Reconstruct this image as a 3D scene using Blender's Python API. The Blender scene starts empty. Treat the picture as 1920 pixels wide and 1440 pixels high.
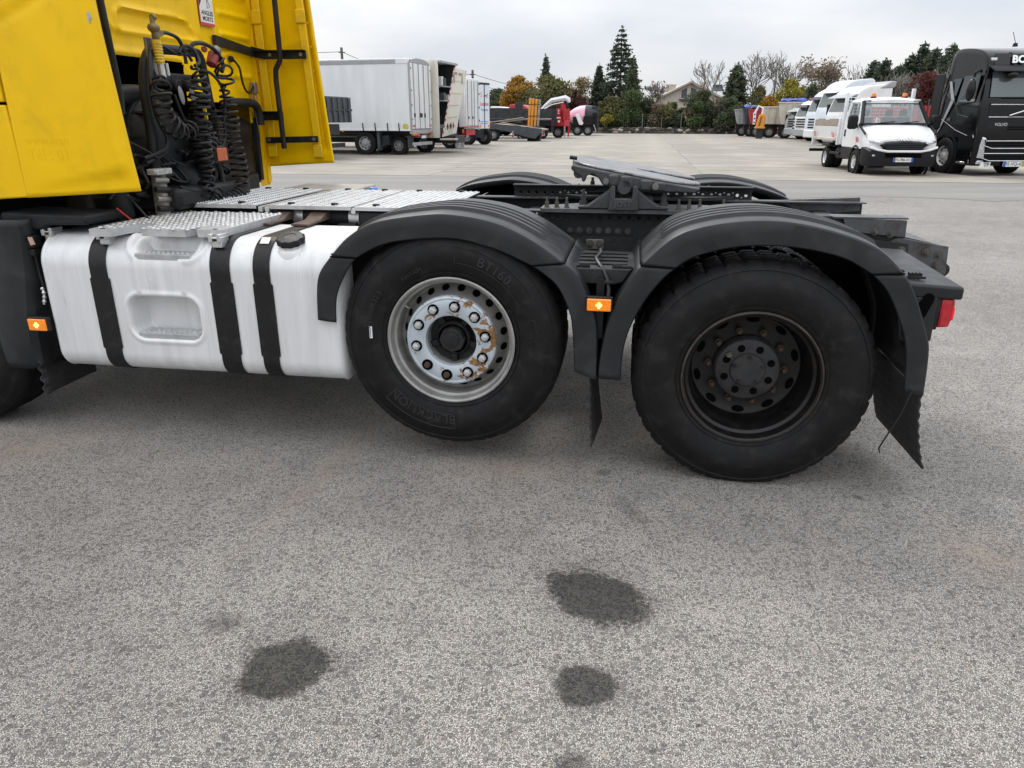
import bpy, math, random
import numpy as np
from mathutils import Vector, Matrix
random.seed(7); RNG = np.random.default_rng(7)
S = bpy.context.scene; COL = S.collection
PI = math.pi; R = math.radians

# ---------------------------------------------------------------- camera
F_PX, HOR, CAM_H = 1360.0, 221.0, 1.599          # focal length and horizon in a 1920 px wide frame
PITCH = math.atan((720 - HOR) / F_PX)
cd = bpy.data.cameras.new('camera'); cam = bpy.data.objects.new('camera', cd); COL.objects.link(cam)
cd.sensor_fit = 'HORIZONTAL'; cd.sensor_width = 36; cd.lens = 36 * F_PX / 1920
cd.clip_start = 0.05; cd.clip_end = 3000
cam.location = (0, 0, CAM_H); cam.rotation_euler = (PI/2 - PITCH, 0, 0)
S.camera = cam
# ---------------------------------------------------------------- world: overcast sky
SUN_EL, SUN_AZ = R(47), R(-22)       # azimuth from +Y towards +X
W = bpy.data.worlds.new('World'); S.world = W; W.use_nodes = True
nt = W.node_tree; N = nt.nodes; N.clear(); LK = nt.links.new
out = N.new('ShaderNodeOutputWorld'); bg = N.new('ShaderNodeBackground'); bg.inputs['Strength'].default_value = 0.1
sky = N.new('ShaderNodeTexSky'); sky.sky_type = 'NISHITA'; sky.sun_disc = False
sky.sun_elevation = SUN_EL; sky.sun_rotation = SUN_AZ; sky.air_density = 1.0; sky.dust_density = 3.0
tc = N.new('ShaderNodeTexCoord'); sep = N.new('ShaderNodeSeparateXYZ'); LK(tc.outputs['Generated'], sep.inputs[0])
def wmath(op, a, b, clamp=False):
    m = N.new('ShaderNodeMath'); m.operation = op; m.use_clamp = clamp
    for i, q in enumerate((a, b)):
        if isinstance(q, (int, float)): m.inputs[i].default_value = q
        else: LK(q, m.inputs[i])
    return m.outputs[0]
zc = wmath('MAXIMUM', sep.outputs['Z'], 0.0)
lum = wmath('ADD', wmath('MULTIPLY', zc, 13.6), 6.9)              # overcast luminance rises towards the zenith
mp = N.new('ShaderNodeMapping'); LK(tc.outputs['Generated'], mp.inputs[0]); mp.inputs['Scale'].default_value = (1.6, 1.6, 5.0)
nz = N.new('ShaderNodeTexNoise'); LK(mp.outputs[0], nz.inputs['Vector']); nz.inputs['Scale'].default_value = 1.7
nz.inputs['Detail'].default_value = 5; nz.inputs['Roughness'].default_value = 0.5
cr = N.new('ShaderNodeValToRGB'); LK(nz.outputs['Fac'], cr.inputs[0])
cr.color_ramp.elements[0].position = 0.36; cr.color_ramp.elements[0].color = (0.80, 0.855, 0.94, 1)
cr.color_ramp.elements[1].position = 0.64; cr.color_ramp.elements[1].color = (1.10, 1.10, 1.11, 1)
vm = N.new('ShaderNodeVectorMath'); vm.operation = 'SCALE'; LK(cr.outputs[0], vm.inputs[0]); LK(lum, vm.inputs['Scale'])
mx = N.new('ShaderNodeMix'); mx.data_type = 'RGBA'; mx.inputs['Factor'].default_value = 0.93
LK(sky.outputs[0], mx.inputs['A']); LK(vm.outputs[0], mx.inputs['B'])
LK(mx.outputs['Result'], bg.inputs[0]); LK(bg.outputs[0], out.inputs[0])
# ---------------------------------------------------------------- sun behind the clouds
sd = bpy.data.lights.new('sun', 'SUN'); sd.energy = 1.5; sd.angle = R(16); sd.color = (1.0, 0.965, 0.92)
so = bpy.data.objects.new('sun', sd); COL.objects.link(so)
sv = Vector((math.sin(SUN_AZ)*math.cos(SUN_EL), math.cos(SUN_AZ)*math.cos(SUN_EL), math.sin(SUN_EL)))
so.rotation_euler = sv.to_track_quat('Z', 'Y').to_euler(); so.location = (0, 0, 30)
# ---------------------------------------------------------------- exposure
S.view_settings.view_transform = 'Standard'; S.view_settings.look = 'None'
S.view_settings.exposure = 0.18; S.view_settings.gamma = 1.0; S.view_settings.use_curve_mapping = False
S.render.engine = 'CYCLES'; S.cycles.max_bounces = 6; S.cycles.diffuse_bounces = 3; S.cycles.glossy_bounces = 3; S.cycles.transparent_max_bounces = 8

# ---------------------------------------------------------------- helpers: pixel of the photograph (1920 px frame) to world
def ray(px, py):
    a = (px - 960) / F_PX; b = (720 - py) / F_PX; c, s = math.cos(PITCH), math.sin(PITCH)
    return Vector((a, c + b*s, -s + b*c))
def at(px, py, z=0.0):
    d = ray(px, py); return Vector((0, 0, CAM_H)) + d * ((z - CAM_H) / d.z)
def atY(px, py, Y):
    d = ray(px, py); return Vector((0, 0, CAM_H)) + d * (Y / d.y)

# ---------------------------------------------------------------- helpers: meshes
class MB:
    def __init__(s): s.v = []; s.f = []
    def add(s, vs, fs):
        o = len(s.v); s.v += [tuple(p) for p in vs]; s.f += [tuple(i + o for i in q) for q in fs]; return s
    def bx(s, x0, x1, y0, y1, z0, z1):
        return s.add([(x0,y0,z0),(x1,y0,z0),(x1,y1,z0),(x0,y1,z0),(x0,y0,z1),(x1,y0,z1),(x1,y1,z1),(x0,y1,z1)],
                     [(0,3,2,1),(4,5,6,7),(0,1,5,4),(1,2,6,5),(2,3,7,6),(3,0,4,7)])
    def obx(s, c, d, rot):
        b = MB().bx(-d[0]/2, d[0]/2, -d[1]/2, d[1]/2, -d[2]/2, d[2]/2)
        M = rot if isinstance(rot, Matrix) else Matrix.Rotation(rot[1], 3, rot[0])
        return s.add([M @ Vector(p) + Vector(c) for p in b.v], b.f)
    def cyl(s, p0, p1, r0, r1=None, n=14, caps=True):
        r1 = r0 if r1 is None else r1
        p0, p1 = Vector(p0), Vector(p1); a = (p1 - p0).normalized()
        t = Vector((0,0,1)) if abs(a.z) < .9 else Vector((1,0,0)); u = a.cross(t).normalized(); w = a.cross(u)
        vs = []
        for p, r in ((p0, r0), (p1, r1)):
            vs += [p + u*(r*math.cos(2*PI*i/n)) + w*(r*math.sin(2*PI*i/n)) for i in range(n)]
        fs = [(i, i+n, (i+1) % n + n, (i+1) % n) for i in range(n)]
        if caps: fs += [tuple(range(n)), tuple(range(2*n-1, n-1, -1))]
        return s.add(vs, fs)
    def tube(s, pts, r, n=8, caps=True):
        P = [Vector(p) for p in pts]; m = len(P); vs = []; u = None
        for i in range(m):
            a = (P[min(i+1, m-1)] - P[max(i-1, 0)])
            a = a.normalized() if a.length > 1e-9 else Vector((0,0,1))
            if u is None:
                t = Vector((0,0,1)) if abs(a.z) < .9 else Vector((1,0,0)); u = a.cross(t).normalized()
            else:
                u = (u - a * u.dot(a)); u = u.normalized() if u.length > 1e-6 else a.orthogonal().normalized()
            w = a.cross(u); rr = r[i] if isinstance(r, (list, tuple)) else r
            vs += [P[i] + u*(rr*math.cos(2*PI*k/n)) + w*(rr*math.sin(2*PI*k/n)) for k in range(n)]
        fs = [(i*n+k, i*n+(k+1) % n, (i+1)*n+(k+1) % n, (i+1)*n+k) for i in range(m-1) for k in range(n)]
        if caps: fs += [tuple(range(n-1, -1, -1)), tuple(range((m-1)*n, m*n))]
        return s.add(vs, fs)
    def lathe(s, prof, c=(0,0,0), axis='y', n=48, closed=False):
        vs = []; m = len(prof)
        for k in range(n):
            t = 2*PI*k/n; co, si = math.cos(t), math.sin(t)
            for r, a in prof:
                p = (r*co, a, r*si) if axis == 'y' else ((a, r*co, r*si) if axis == 'x' else (r*co, r*si, a))
                vs.append((p[0]+c[0], p[1]+c[1], p[2]+c[2]))
        fs = []
        for k in range(n):
            q = (k+1) % n
            for j in range(m if closed else m-1):
                j2 = (j+1) % m; f = (k*m+j, k*m+j2, q*m+j2, q*m+j)
                fs.append(f if axis != 'y' else f[::-1])
        return s.add(vs, fs)
    def prism(s, poly, a0, a1, plane='xz'):
        n = len(poly)
        def P(u, v, a): return {'xz': (u, a, v), 'xy': (u, v, a), 'yz': (a, u, v)}[plane]
        vs = [P(u, v, a0) for u, v in poly] + [P(u, v, a1) for u, v in poly]
        return s.add(vs, [tuple(range(n)), tuple(range(2*n-1, n-1, -1))] + [(i, i+n, (i+1) % n+n, (i+1) % n) for i in range(n)])
    def grid(s, G, keep=None, wrap=False):
        m = len(G); n = len(G[0]); vs = [p for row in G for p in row]; fs = []
        for i in range(m-1):
            for j in range(n if wrap else n-1):
                if keep is None or keep(i, j): fs.append((i*n+j, i*n+(j+1) % n, (i+1)*n+(j+1) % n, (i+1)*n+j))
        return s.add(vs, fs)
    def sphere(s, c, r, n=12, m=8, sc=(1,1,1)):
        G = [[(c[0]+r*sc[0]*math.sin(PI*i/m)*math.cos(2*PI*j/n), c[1]+r*sc[1]*math.sin(PI*i/m)*math.sin(2*PI*j/n), c[2]+r*sc[2]*math.cos(PI*i/m)) for j in range(n)] for i in range(m+1)]
        return s.grid(G, wrap=True)
    def build(s, name, mat, parent=None, bevel=0, smooth=True, ang=38, solid=0, segs=2, recalc=True):
        me = bpy.data.meshes.new(name); me.from_pydata(s.v, [], s.f); me.update()
        if recalc and len(s.f) < 60000:
            import bmesh
            b = bmesh.new(); b.from_mesh(me); bmesh.ops.recalc_face_normals(b, faces=b.faces); b.to_mesh(me); b.free()
        o = bpy.data.objects.new(name, me); COL.objects.link(o)
        me.materials.append(mat)
        if smooth:
            me.polygons.foreach_set('use_smooth', [True]*len(me.polygons)); me.set_sharp_from_angle(angle=R(ang))
        if parent: o.parent = parent
        if solid:
            m = o.modifiers.new('solid', 'SOLIDIFY'); m.thickness = solid; m.offset = -1
        if bevel:
            m = o.modifiers.new('bevel', 'BEVEL'); m.width = bevel; m.segments = segs; m.limit_method = 'ANGLE'; m.angle_limit = R(35)
        return o
def empty(name, label, cat, loc=(0,0,0), rz=0, group=None):
    o = bpy.data.objects.new(name, None); COL.objects.link(o); o.empty_display_size = 0.3
    o.location = loc; o.rotation_euler = (0, 0, rz); tag(o, label, cat, group); return o
def tag(o, label, cat, group=None):
    o['label'] = label; o['category'] = cat
    if group: o['group'] = group
    return o
def kind(o, k): o['kind'] = k; return o
def dup(o, parent, M=None, name=None):
    c = o.copy(); COL.objects.link(c); c.parent = parent
    if M is not None: c.matrix_basis = M
    return c
def text_mesh(txt, size=1.0, extrude=0.0, align='CENTER', shear=0.0, offset=0.0, spacing=1.0):
    c = bpy.data.curves.new('t', 'FONT'); c.body = txt; c.size = size; c.extrude = extrude
    c.align_x = align; c.align_y = 'CENTER'; c.shear = shear; c.offset = offset; c.space_character = spacing; c.resolution_u = 3
    o = bpy.data.objects.new('t', c); COL.objects.link(o)
    bpy.context.view_layer.update()
    me = bpy.data.meshes.new_from_object(o.evaluated_get(bpy.context.evaluated_depsgraph_get()))
    vs = [tuple(v.co) for v in me.vertices]; fs = [tuple(p.vertices) for p in me.polygons]
    bpy.data.objects.remove(o); bpy.data.curves.remove(c); bpy.data.meshes.remove(me)
    return vs, fs
def text_obj(name, txt, size, mat, parent, fn, extrude=0.002, **k):
    vs, fs = text_mesh(txt, size, extrude, **k)
    b = MB().add([fn(*p) for p in vs], fs); return b.build(name, mat, parent, smooth=False, recalc=False)
def resample(P, n):
    P = np.array(P, float); d = np.r_[0, np.cumsum(np.linalg.norm(np.diff(P, axis=0), axis=1))]
    # smooth interpolation (Catmull-Rom) then even spacing
    Q = []
    for i in range(len(P)-1):
        p0 = P[max(i-1, 0)]; p1 = P[i]; p2 = P[i+1]; p3 = P[min(i+2, len(P)-1)]
        for t in np.linspace(0, 1, 8, endpoint=False):
            Q.append(.5*((2*p1)+(-p0+p2)*t+(2*p0-5*p1+4*p2-p3)*t*t+(-p0+3*p1-3*p2+p3)*t**3))
    Q.append(P[-1]); Q = np.array(Q); d = np.r_[0, np.cumsum(np.linalg.norm(np.diff(Q, axis=0), axis=1))]
    t = np.linspace(0, d[-1], n); return np.stack([np.interp(t, d, Q[:, k]) for k in range(P.shape[1])], 1)

# ---------------------------------------------------------------- helpers: materials
class NT:
    def __init__(s, name):
        s.m = bpy.data.materials.new(name); s.m.use_nodes = True; s.t = s.m.node_tree
        s.b = s.t.nodes['Principled BSDF']; s.co = None
    def n(s, typ, **k):
        q = s.t.nodes.new(typ)
        for a, v in k.items():
            if hasattr(q, a): setattr(q, a, v)
        return q
    def L(s, a, b): s.t.links.new(a, b)
    def put(s, sock, v):
        if isinstance(v, bpy.types.NodeSocket): s.L(v, sock)
        else: sock.default_value = v
    def coord(s, scale=(1,1,1), rot=(0,0,0), loc=(0,0,0)):
        if s.co is None: s.co = s.n('ShaderNodeTexCoord')
        m = s.n('ShaderNodeMapping'); s.L(s.co.outputs['Object'], m.inputs[0])
        m.inputs['Scale'].default_value = scale; m.inputs['Rotation'].default_value = rot; m.inputs['Location'].default_value = loc
        return m.outputs[0]
    def noise(s, vec, scale, detail=4, rough=.55, dist=0, out='Fac'):
        q = s.n('ShaderNodeTexNoise'); s.L(vec, q.inputs['Vector']); q.inputs['Scale'].default_value = scale
        q.inputs['Detail'].default_value = detail; q.inputs['Roughness'].default_value = rough; q.inputs['Distortion'].default_value = dist
        return q.outputs[out]
    def vor(s, vec, scale, feature='F1', rnd=1.0):
        q = s.n('ShaderNodeTexVoronoi'); q.feature = feature; s.L(vec, q.inputs['Vector']); q.inputs['Scale'].default_value = scale
        q.inputs['Randomness'].default_value = rnd; return q
    def ramp(s, v, stops):
        q = s.n('ShaderNodeValToRGB'); s.L(v, q.inputs[0]); e = q.color_ramp.elements
        while len(e) < len(stops): e.new(.5)
        for i, (p, c) in enumerate(stops):
            e[i].position = p; e[i].color = c if len(c) == 4 else (*c, 1)
        return q.outputs[0]
    def step(s, v, a, b):
        q = s.n('ShaderNodeMapRange'); q.interpolation_type = 'SMOOTHSTEP'; s.L(v, q.inputs[0])
        q.inputs[1].default_value = a; q.inputs[2].default_value = b; return q.outputs[0]
    def math(s, op, a, b=0.0, clamp=False):
        q = s.n('ShaderNodeMath'); q.operation = op; q.use_clamp = clamp; s.put(q.inputs[0], a); s.put(q.inputs[1], b); return q.outputs[0]
    def mix(s, f, a, b, blend='MIX'):
        q = s.n('ShaderNodeMix'); q.data_type = 'RGBA'; q.blend_type = blend
        s.put(q.inputs['Factor'], f)
        s.put(q.inputs['A'], a if not isinstance(a, tuple) or len(a) == 4 else (*a, 1))
        s.put(q.inputs['B'], b if not isinstance(b, tuple) or len(b) == 4 else (*b, 1)); return q.outputs['Result']
    def bump(s, h, strength=.3, dist=.01):
        q = s.n('ShaderNodeBump'); s.L(h, q.inputs['Height']); q.inputs['Strength'].default_value = strength; q.inputs['Distance'].default_value = dist
        s.L(q.outputs[0], s.b.inputs['Normal']); return q
    def set(s, **k):
        for a, v in k.items(): s.put(s.b.inputs[a.replace('_', ' ')], v if not isinstance(v, tuple) or len(v) == 4 else (*v, 1))
        return s
def pbr(name, col, rough=.5, metal=0., var=.18, vs=6., dirt=None, da=.5, ds=3., bump=0., bs=150., coat=0., streak=False, spec=.5):
    t = NT(name); co = t.coord()
    n1 = t.noise(co, vs, 3, .6)
    lo = tuple(c*(1-var) for c in col); hi = tuple(min(1, c*(1+var)) for c in col)
    c = t.ramp(n1, [(.3, lo), (.7, hi)])
    r = t.math('ADD', t.math('MULTIPLY', t.noise(co, vs*3, 1), .22), rough-.11)
    if dirt:
        v = t.coord((ds, ds, ds*.18) if streak else (ds,)*3)
        d = t.math('MULTIPLY', t.step(t.noise(v, 1.0, 5, .65, .4), .48, .72), da)
        c = t.mix(d, c, dirt); r = t.math('ADD', r, t.math('MULTIPLY', d, .25))
    t.set(Base_Color=c, Roughness=r, Metallic=metal, Coat_Weight=coat, Coat_Roughness=.08, Specular_IOR_Level=spec)
    if bump: t.bump(t.noise(co, bs, 1), bump, .004)
    return t.m
def emis(name, col, strength, base=(.1,.1,.1)):
    t = NT(name); t.set(Base_Color=base, Roughness=.25, Emission_Color=col, Emission_Strength=strength); return t.m

M = {}
M['yellow'] = pbr('yellow_paint', (.84,.515,.0), .36, var=.05, vs=3, dirt=(.42,.26,.01), da=.28, ds=4, coat=.05, spec=.22)
M['yellow_in'] = pbr('yellow_primer', (.74,.465,.0), .5, var=.06, vs=4, dirt=(.25,.19,.06), da=.35, ds=5)
M['plastic'] = pbr('dark_plastic', (.0155,.017,.019), .42, var=.25, vs=5, dirt=(.05,.05,.049), da=.4, ds=5, bump=.08, bs=400, spec=.34)
M['plastic2'] = pbr('grey_plastic', (.013,.0145,.0165), .5, var=.25, vs=6, dirt=(.04,.04,.04), da=.5, ds=4, bump=.1, bs=300, spec=.25)
M['rubber'] = pbr('hose_rubber', (.009,.009,.0095), .42, var=.2, dirt=(.04,.038,.036), da=.4, ds=20, spec=.32)
M['black'] = pbr('black_metal', (.010,.010,.011), .45, var=.3, dirt=(.04,.037,.034), da=.5, ds=6, spec=.28)
M['frame'] = pbr('chassis_grey', (.020,.0215,.0235), .5, var=.25, dirt=(.055,.046,.038), da=.45, ds=7, bump=.1, bs=120, spec=.3)
M['frame_worn'] = pbr('worn_chassis_grey', (.085,.09,.095), .45, metal=.2, var=.2, vs=9, dirt=(.05,.03,.02), da=.8, ds=12, bump=.1, bs=120, spec=.35)
M['steel'] = pbr('dull_steel', (.22,.21,.20), .45, metal=.7, var=.25, dirt=(.10,.07,.05), da=.6, ds=20)
M['alu'] = pbr('bare_aluminium', (.62,.62,.62), .38, metal=.75, var=.12, vs=12, dirt=(.25,.24,.22), da=.5, ds=9)
M['bolt'] = pbr('bolt_zinc', (.10,.093,.08), .5, metal=.4, var=.3, vs=30, dirt=(.04,.03,.022), da=.6, ds=40)
M['rustbolt'] = pbr('rusty_bolt', (.06,.036,.022), .75, var=.4, vs=60)
M['amber'] = None
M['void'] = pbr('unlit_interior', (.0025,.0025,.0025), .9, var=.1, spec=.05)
M['white'] = pbr('white_paint', (.74,.75,.76), .35, var=.05, vs=2, dirt=(.45,.44,.42), da=.35, ds=2, coat=.2, streak=True)
M['cream'] = pbr('cream_paint', (.68,.66,.58), .45, var=.06, vs=2, dirt=(.36,.31,.24), da=.5, ds=2.5, streak=True)
M['bwhite'] = pbr('blue_white_paint', (.66,.72,.78), .4, var=.05, vs=2, dirt=(.45,.46,.47), da=.3, ds=2, streak=True)
M['dgrey'] = pbr('dark_grey_paint', (.024,.027,.031), .45, var=.2, vs=3, dirt=(.07,.065,.06), da=.5, ds=3, spec=.35)
M['mgrey'] = pbr('mid_grey_paint', (.055,.064,.073), .5, var=.2, vs=3, dirt=(.10,.095,.085), da=.5, ds=3, spec=.35)
M['lgrey'] = pbr('light_grey_paint', (.33,.34,.35), .5, var=.15, vs=3, dirt=(.2,.19,.17), da=.5, ds=3)
M['red'] = pbr('red_paint', (.42,.02,.025), .4, var=.15, vs=4, dirt=(.15,.03,.03), da=.4, ds=3)
M['orange'] = pbr('orange_paint', (.66,.27,.02), .5, var=.15, vs=3, dirt=(.25,.14,.05), da=.5, ds=3)
M['blue'] = pbr('blue_tarp', (.02,.07,.32), .5, var=.3, vs=6)
M['pink'] = pbr('pink_paint', (.72,.36,.45), .45, var=.08, vs=2)
M['beige'] = pbr('beige_steel', (.50,.47,.40), .55, var=.12, vs=2, dirt=(.28,.24,.18), da=.6, ds=2, streak=True)
M['blackcar'] = pbr('black_gloss_paint', (.0035,.0037,.0042), .16, var=.2, vs=3, spec=.3, coat=.12)
M['matblack'] = pbr('matt_black_paint', (.009,.0095,.011), .5, var=.2, vs=3, spec=.22)
M['chrome'] = pbr('chrome', (.6,.6,.6), .22, metal=.9, var=.1)
M['wood'] = pbr('weathered_board', (.30,.25,.20), .75, var=.3, vs=8, dirt=(.15,.12,.09), da=.5, ds=8)
M['tyre'] = pbr('tyre_rubber', (.0085,.0085,.009), .6, var=.25, vs=8, dirt=(.034,.032,.029), da=.5, ds=13, bump=.15, bs=220, spec=.2)
M['tyre_far'] = pbr('parked_tyre_rubber', (.013,.013,.0135), .75, var=.2, vs=5, spec=.2)
M['rim_far'] = pbr('steel_wheel', (.30,.30,.30), .5, metal=.4, var=.2, vs=6, dirt=(.1,.09,.08), da=.5, ds=6)
M['headlamp'] = pbr('headlamp_lens', (.55,.57,.58), .12, metal=.5, var=.35, vs=14)
M['redlens'] = pbr('red_lens', (.42,.006,.015), .15, var=.25, vs=30, coat=.6)
M['orangelens'] = pbr('orange_lens', (.75,.20,.012), .2, var=.1, vs=30, coat=.5)
M['stick_white'] = pbr('sticker_white', (.72,.72,.71), .4, var=.04)
M['stick_black'] = pbr('sticker_black', (.02,.02,.02), .5, var=.1)
M['stick_red'] = pbr('sticker_red', (.55,.05,.09), .5, var=.1)
M['stick_blue'] = pbr('sticker_blue', (.03,.10,.40), .5, var=.1)
t = NT('window_glass'); t.set(Base_Color=(.02,.028,.03), Roughness=.04, Specular_IOR_Level=.7); M['glass'] = t.m
t = NT('clear_glass'); g = t.n('ShaderNodeBsdfGlossy'); g.inputs['Roughness'].default_value = .03; tr = t.n('ShaderNodeBsdfTransparent'); tr.inputs[0].default_value = (.72,.82,.80,1)
mxs = t.n('ShaderNodeMixShader'); mxs.inputs[0].default_value = .14; t.L(tr.outputs[0], mxs.inputs[1]); t.L(g.outputs[0], mxs.inputs[2])
t.L(mxs.outputs[0], t.t.nodes['Material Output'].inputs[0]); M['clear'] = t.m
t = NT('windscreen_painted_sheen'); g = t.n('ShaderNodeBsdfGlossy'); g.inputs['Roughness'].default_value = .04; tr = t.n('ShaderNodeBsdfTransparent'); tr.inputs[0].default_value = (.80,.88,.86,1)
df = t.n('ShaderNodeBsdfDiffuse'); df.inputs[0].default_value = (.26,.31,.30,1); m1 = t.n('ShaderNodeMixShader'); m1.inputs[0].default_value = .28; t.L(tr.outputs[0], m1.inputs[1]); t.L(df.outputs[0], m1.inputs[2])  # pale diffuse film adds brightness, standing in for sky sheen on the glass
mxs = t.n('ShaderNodeMixShader'); mxs.inputs[0].default_value = .10; t.L(m1.outputs[0], mxs.inputs[1]); t.L(g.outputs[0], mxs.inputs[2])
t.L(mxs.outputs[0], t.t.nodes['Material Output'].inputs[0]); M['screen'] = t.m

# ================================================================ the setting: ground, yard, wall
YARD = R(-9.5)
def yard(x, y, z=0.0): return Vector((x*math.cos(YARD) - y*math.sin(YARD), x*math.sin(YARD) + y*math.cos(YARD), z))
def asphalt():
    t = NT('coarse_asphalt'); co = t.coord()
    w = t.n('ShaderNodeVectorMath', operation='ADD'); wn = t.n('ShaderNodeVectorMath', operation='SCALE')
    t.L(t.noise(co, 60, 2, out='Color'), wn.inputs[0]); wn.inputs['Scale'].default_value = .012
    t.L(co, w.inputs[0]); t.L(wn.outputs[0], w.inputs[1]); cw = w.outputs[0]
    def stones(scale, lo, hi):
        v = t.vor(cw, scale); sp = t.n('ShaderNodeSeparateColor'); t.L(v.outputs['Color'], sp.inputs[0])
        thr = t.math('ADD', t.math('MULTIPLY', sp.outputs[0], hi-lo), lo)
        m = t.step(t.math('SUBTRACT', thr, v.outputs['Distance']), 0.0, .09)
        return m, sp.outputs[1], sp.outputs[2], t.math('SUBTRACT', thr, v.outputs['Distance'])
    m1, g1, b1, d1 = stones(62, .20, .60); m2, g2, b2, d2 = stones(135, .10, .58)
    grit = t.noise(co, 300, 1, .75); grit2 = t.noise(co, 150, 2, .7)
    matrix = t.ramp(t.math('ADD', t.math('MULTIPLY', grit, .65), t.math('MULTIPLY', grit2, .35)), [(.38, (.045,.0445,.043)), (.47, (.145,.141,.135)), (.54, (.30,.292,.278)), (.66, (.60,.585,.56))])
    sc = lambda g: t.ramp(g, [(.0, (.062,.061,.062)), (.3, (.098,.095,.093)), (.55, (.130,.121,.115)), (.75, (.165,.150,.140)), (.9, (.115,.122,.126)), (1., (.34,.30,.25))])
    c = t.mix(t.math('MULTIPLY', m2, .85), matrix, sc(g2)); c = t.mix(t.math('MULTIPLY', m1, .94), c, t.mix(.22, sc(g1), matrix))
    big = t.noise(co, .55, 3, .6); c = t.mix(1.0, c, t.ramp(big, [(.3, (.96,.93,.91)), (.7, (1.26,1.21,1.17))]), 'MULTIPLY')
    mid = t.noise(co, 4.5, 2, .6); c = t.mix(1.0, c, t.ramp(mid, [(.3, (.90,.90,.90)), (.7, (1.08,1.075,1.06))]), 'MULTIPLY')
    sandn = t.noise(co, 1.3, 4, .65)
    sand = t.math('MULTIPLY', t.step(sandn, .60, .80), .45)
    edge = t.noise(co, 9, 3, .65); fine = t.noise(co, 60, 2, .6)
    sx = t.n('ShaderNodeSeparateXYZ'); t.L(co, sx.inputs[0])
    def blob(px, py, wpx, hpx, ang=0.0, soft=.25, wob=.55):
        c0 = at(px, py); rx = (at(px+wpx/2, py) - at(px-wpx/2, py)).length/2; ry = (at(px, py-hpx/2) - at(px, py+hpx/2)).length/2
        dx = t.math('SUBTRACT', sx.outputs[0], c0.x); dy = t.math('SUBTRACT', sx.outputs[1], c0.y)
        ca, sa = math.cos(ang), math.sin(ang)
        u = t.math('DIVIDE', t.math('ADD', t.math('MULTIPLY', dx, ca), t.math('MULTIPLY', dy, sa)), rx)
        v = t.math('DIVIDE', t.math('SUBTRACT', t.math('MULTIPLY', dy, ca), t.math('MULTIPLY', dx, sa)), ry)
        d = t.math('SQRT', t.math('ADD', t.math('MULTIPLY', u, u), t.math('MULTIPLY', v, v)))
        d = t.math('ADD', d, t.math('MULTIPLY', t.math('SUBTRACT', edge, .5), wob*1.6)); d = t.math('ADD', d, t.math('MULTIPLY', t.math('SUBTRACT', fine, .5), .5))
        return t.step(d, 1.0+soft, 1.0-soft)
    for b in ((618,880,50,190,-.25), (60,835,260,55,.5), (1850,1040,160,90,-.5), (960,880,220,45,0)):
        sand = t.math('MAXIMUM', sand, t.math('MULTIPLY', blob(*b, soft=.9, wob=2.0), .75))
    sand = t.math('MULTIPLY', sand, t.ramp(edge, [(.38, (.15,)*3), (.62, (1,)*3)]))
    sand = t.math('MULTIPLY', sand, t.ramp(grit2, [(.35, (.35,)*3), (.65, (1,)*3)]))
    c = t.mix(sand, c, (.34,.265,.195))
    oil = None
    for i, b in enumerate(((535,1250,165,112,.5), (1118,1118,205,92,-.72), (1097,1285,122,82,.1), (425,1168,75,32,.2), (1075,1432,75,40,0), (1185,960,30,70,.3), (1130,886,30,12,0))):
        q = blob(*b, soft=.2 if i < 3 else .6, wob=.5); q = t.math('MULTIPLY', q, (.95,.92,.92,.5,.7,.28,.5)[i]); oil = q if oil is None else t.math('MAXIMUM', oil, q)
    for b in ((535,1250,225,160,.5), (1118,1118,275,130,-.72), (1097,1285,165,118,.1)): oil = t.math('MAXIMUM', oil, t.math('MULTIPLY', blob(*b, soft=.5, wob=.9), .22))
    for i in range(4):
        b = (560+RNG.uniform(0, 1200), 930+RNG.uniform(0, 480), RNG.uniform(6, 16), RNG.uniform(5, 11), RNG.uniform(0, 1)); oil = t.math('MAXIMUM', oil, t.math('MULTIPLY', blob(*b, soft=.4), .6))
    c = t.mix(oil, c, t.mix(1.0, c, (.10,.094,.085), 'MULTIPLY'))
    rough = t.math('SUBTRACT', .86, t.math('MULTIPLY', oil, .36))
    t.set(Base_Color=c, Roughness=rough, Specular_IOR_Level=.45)
    hgt = t.math('ADD', t.math('MULTIPLY', t.step(d1, -.03, .2), 1.0), t.math('ADD', t.math('MULTIPLY', t.step(d2, -.03, .2), .45), t.math('MULTIPLY', grit, .55)))
    t.bump(hgt, .75, .006)
    return t.m
def fine_asphalt():
    t = NT('worn_smooth_asphalt'); co = t.coord()
    c = t.ramp(t.noise(co, 130, 3, .7), [(.3, (.115,.112,.107)), (.7, (.275,.267,.25))])
    c = t.mix(1.0, c, t.ramp(t.noise(t.coord((.25, 1.6, 1), (0, 0, -YARD)), .7, 7, .6), [(.3, (.80,.80,.80)), (.7, (1.14,1.12,1.09))]), 'MULTIPLY')
    t.set(Base_Color=c, Roughness=.88); t.bump(t.noise(co, 200, 3), .4, .004); return t.m
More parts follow.
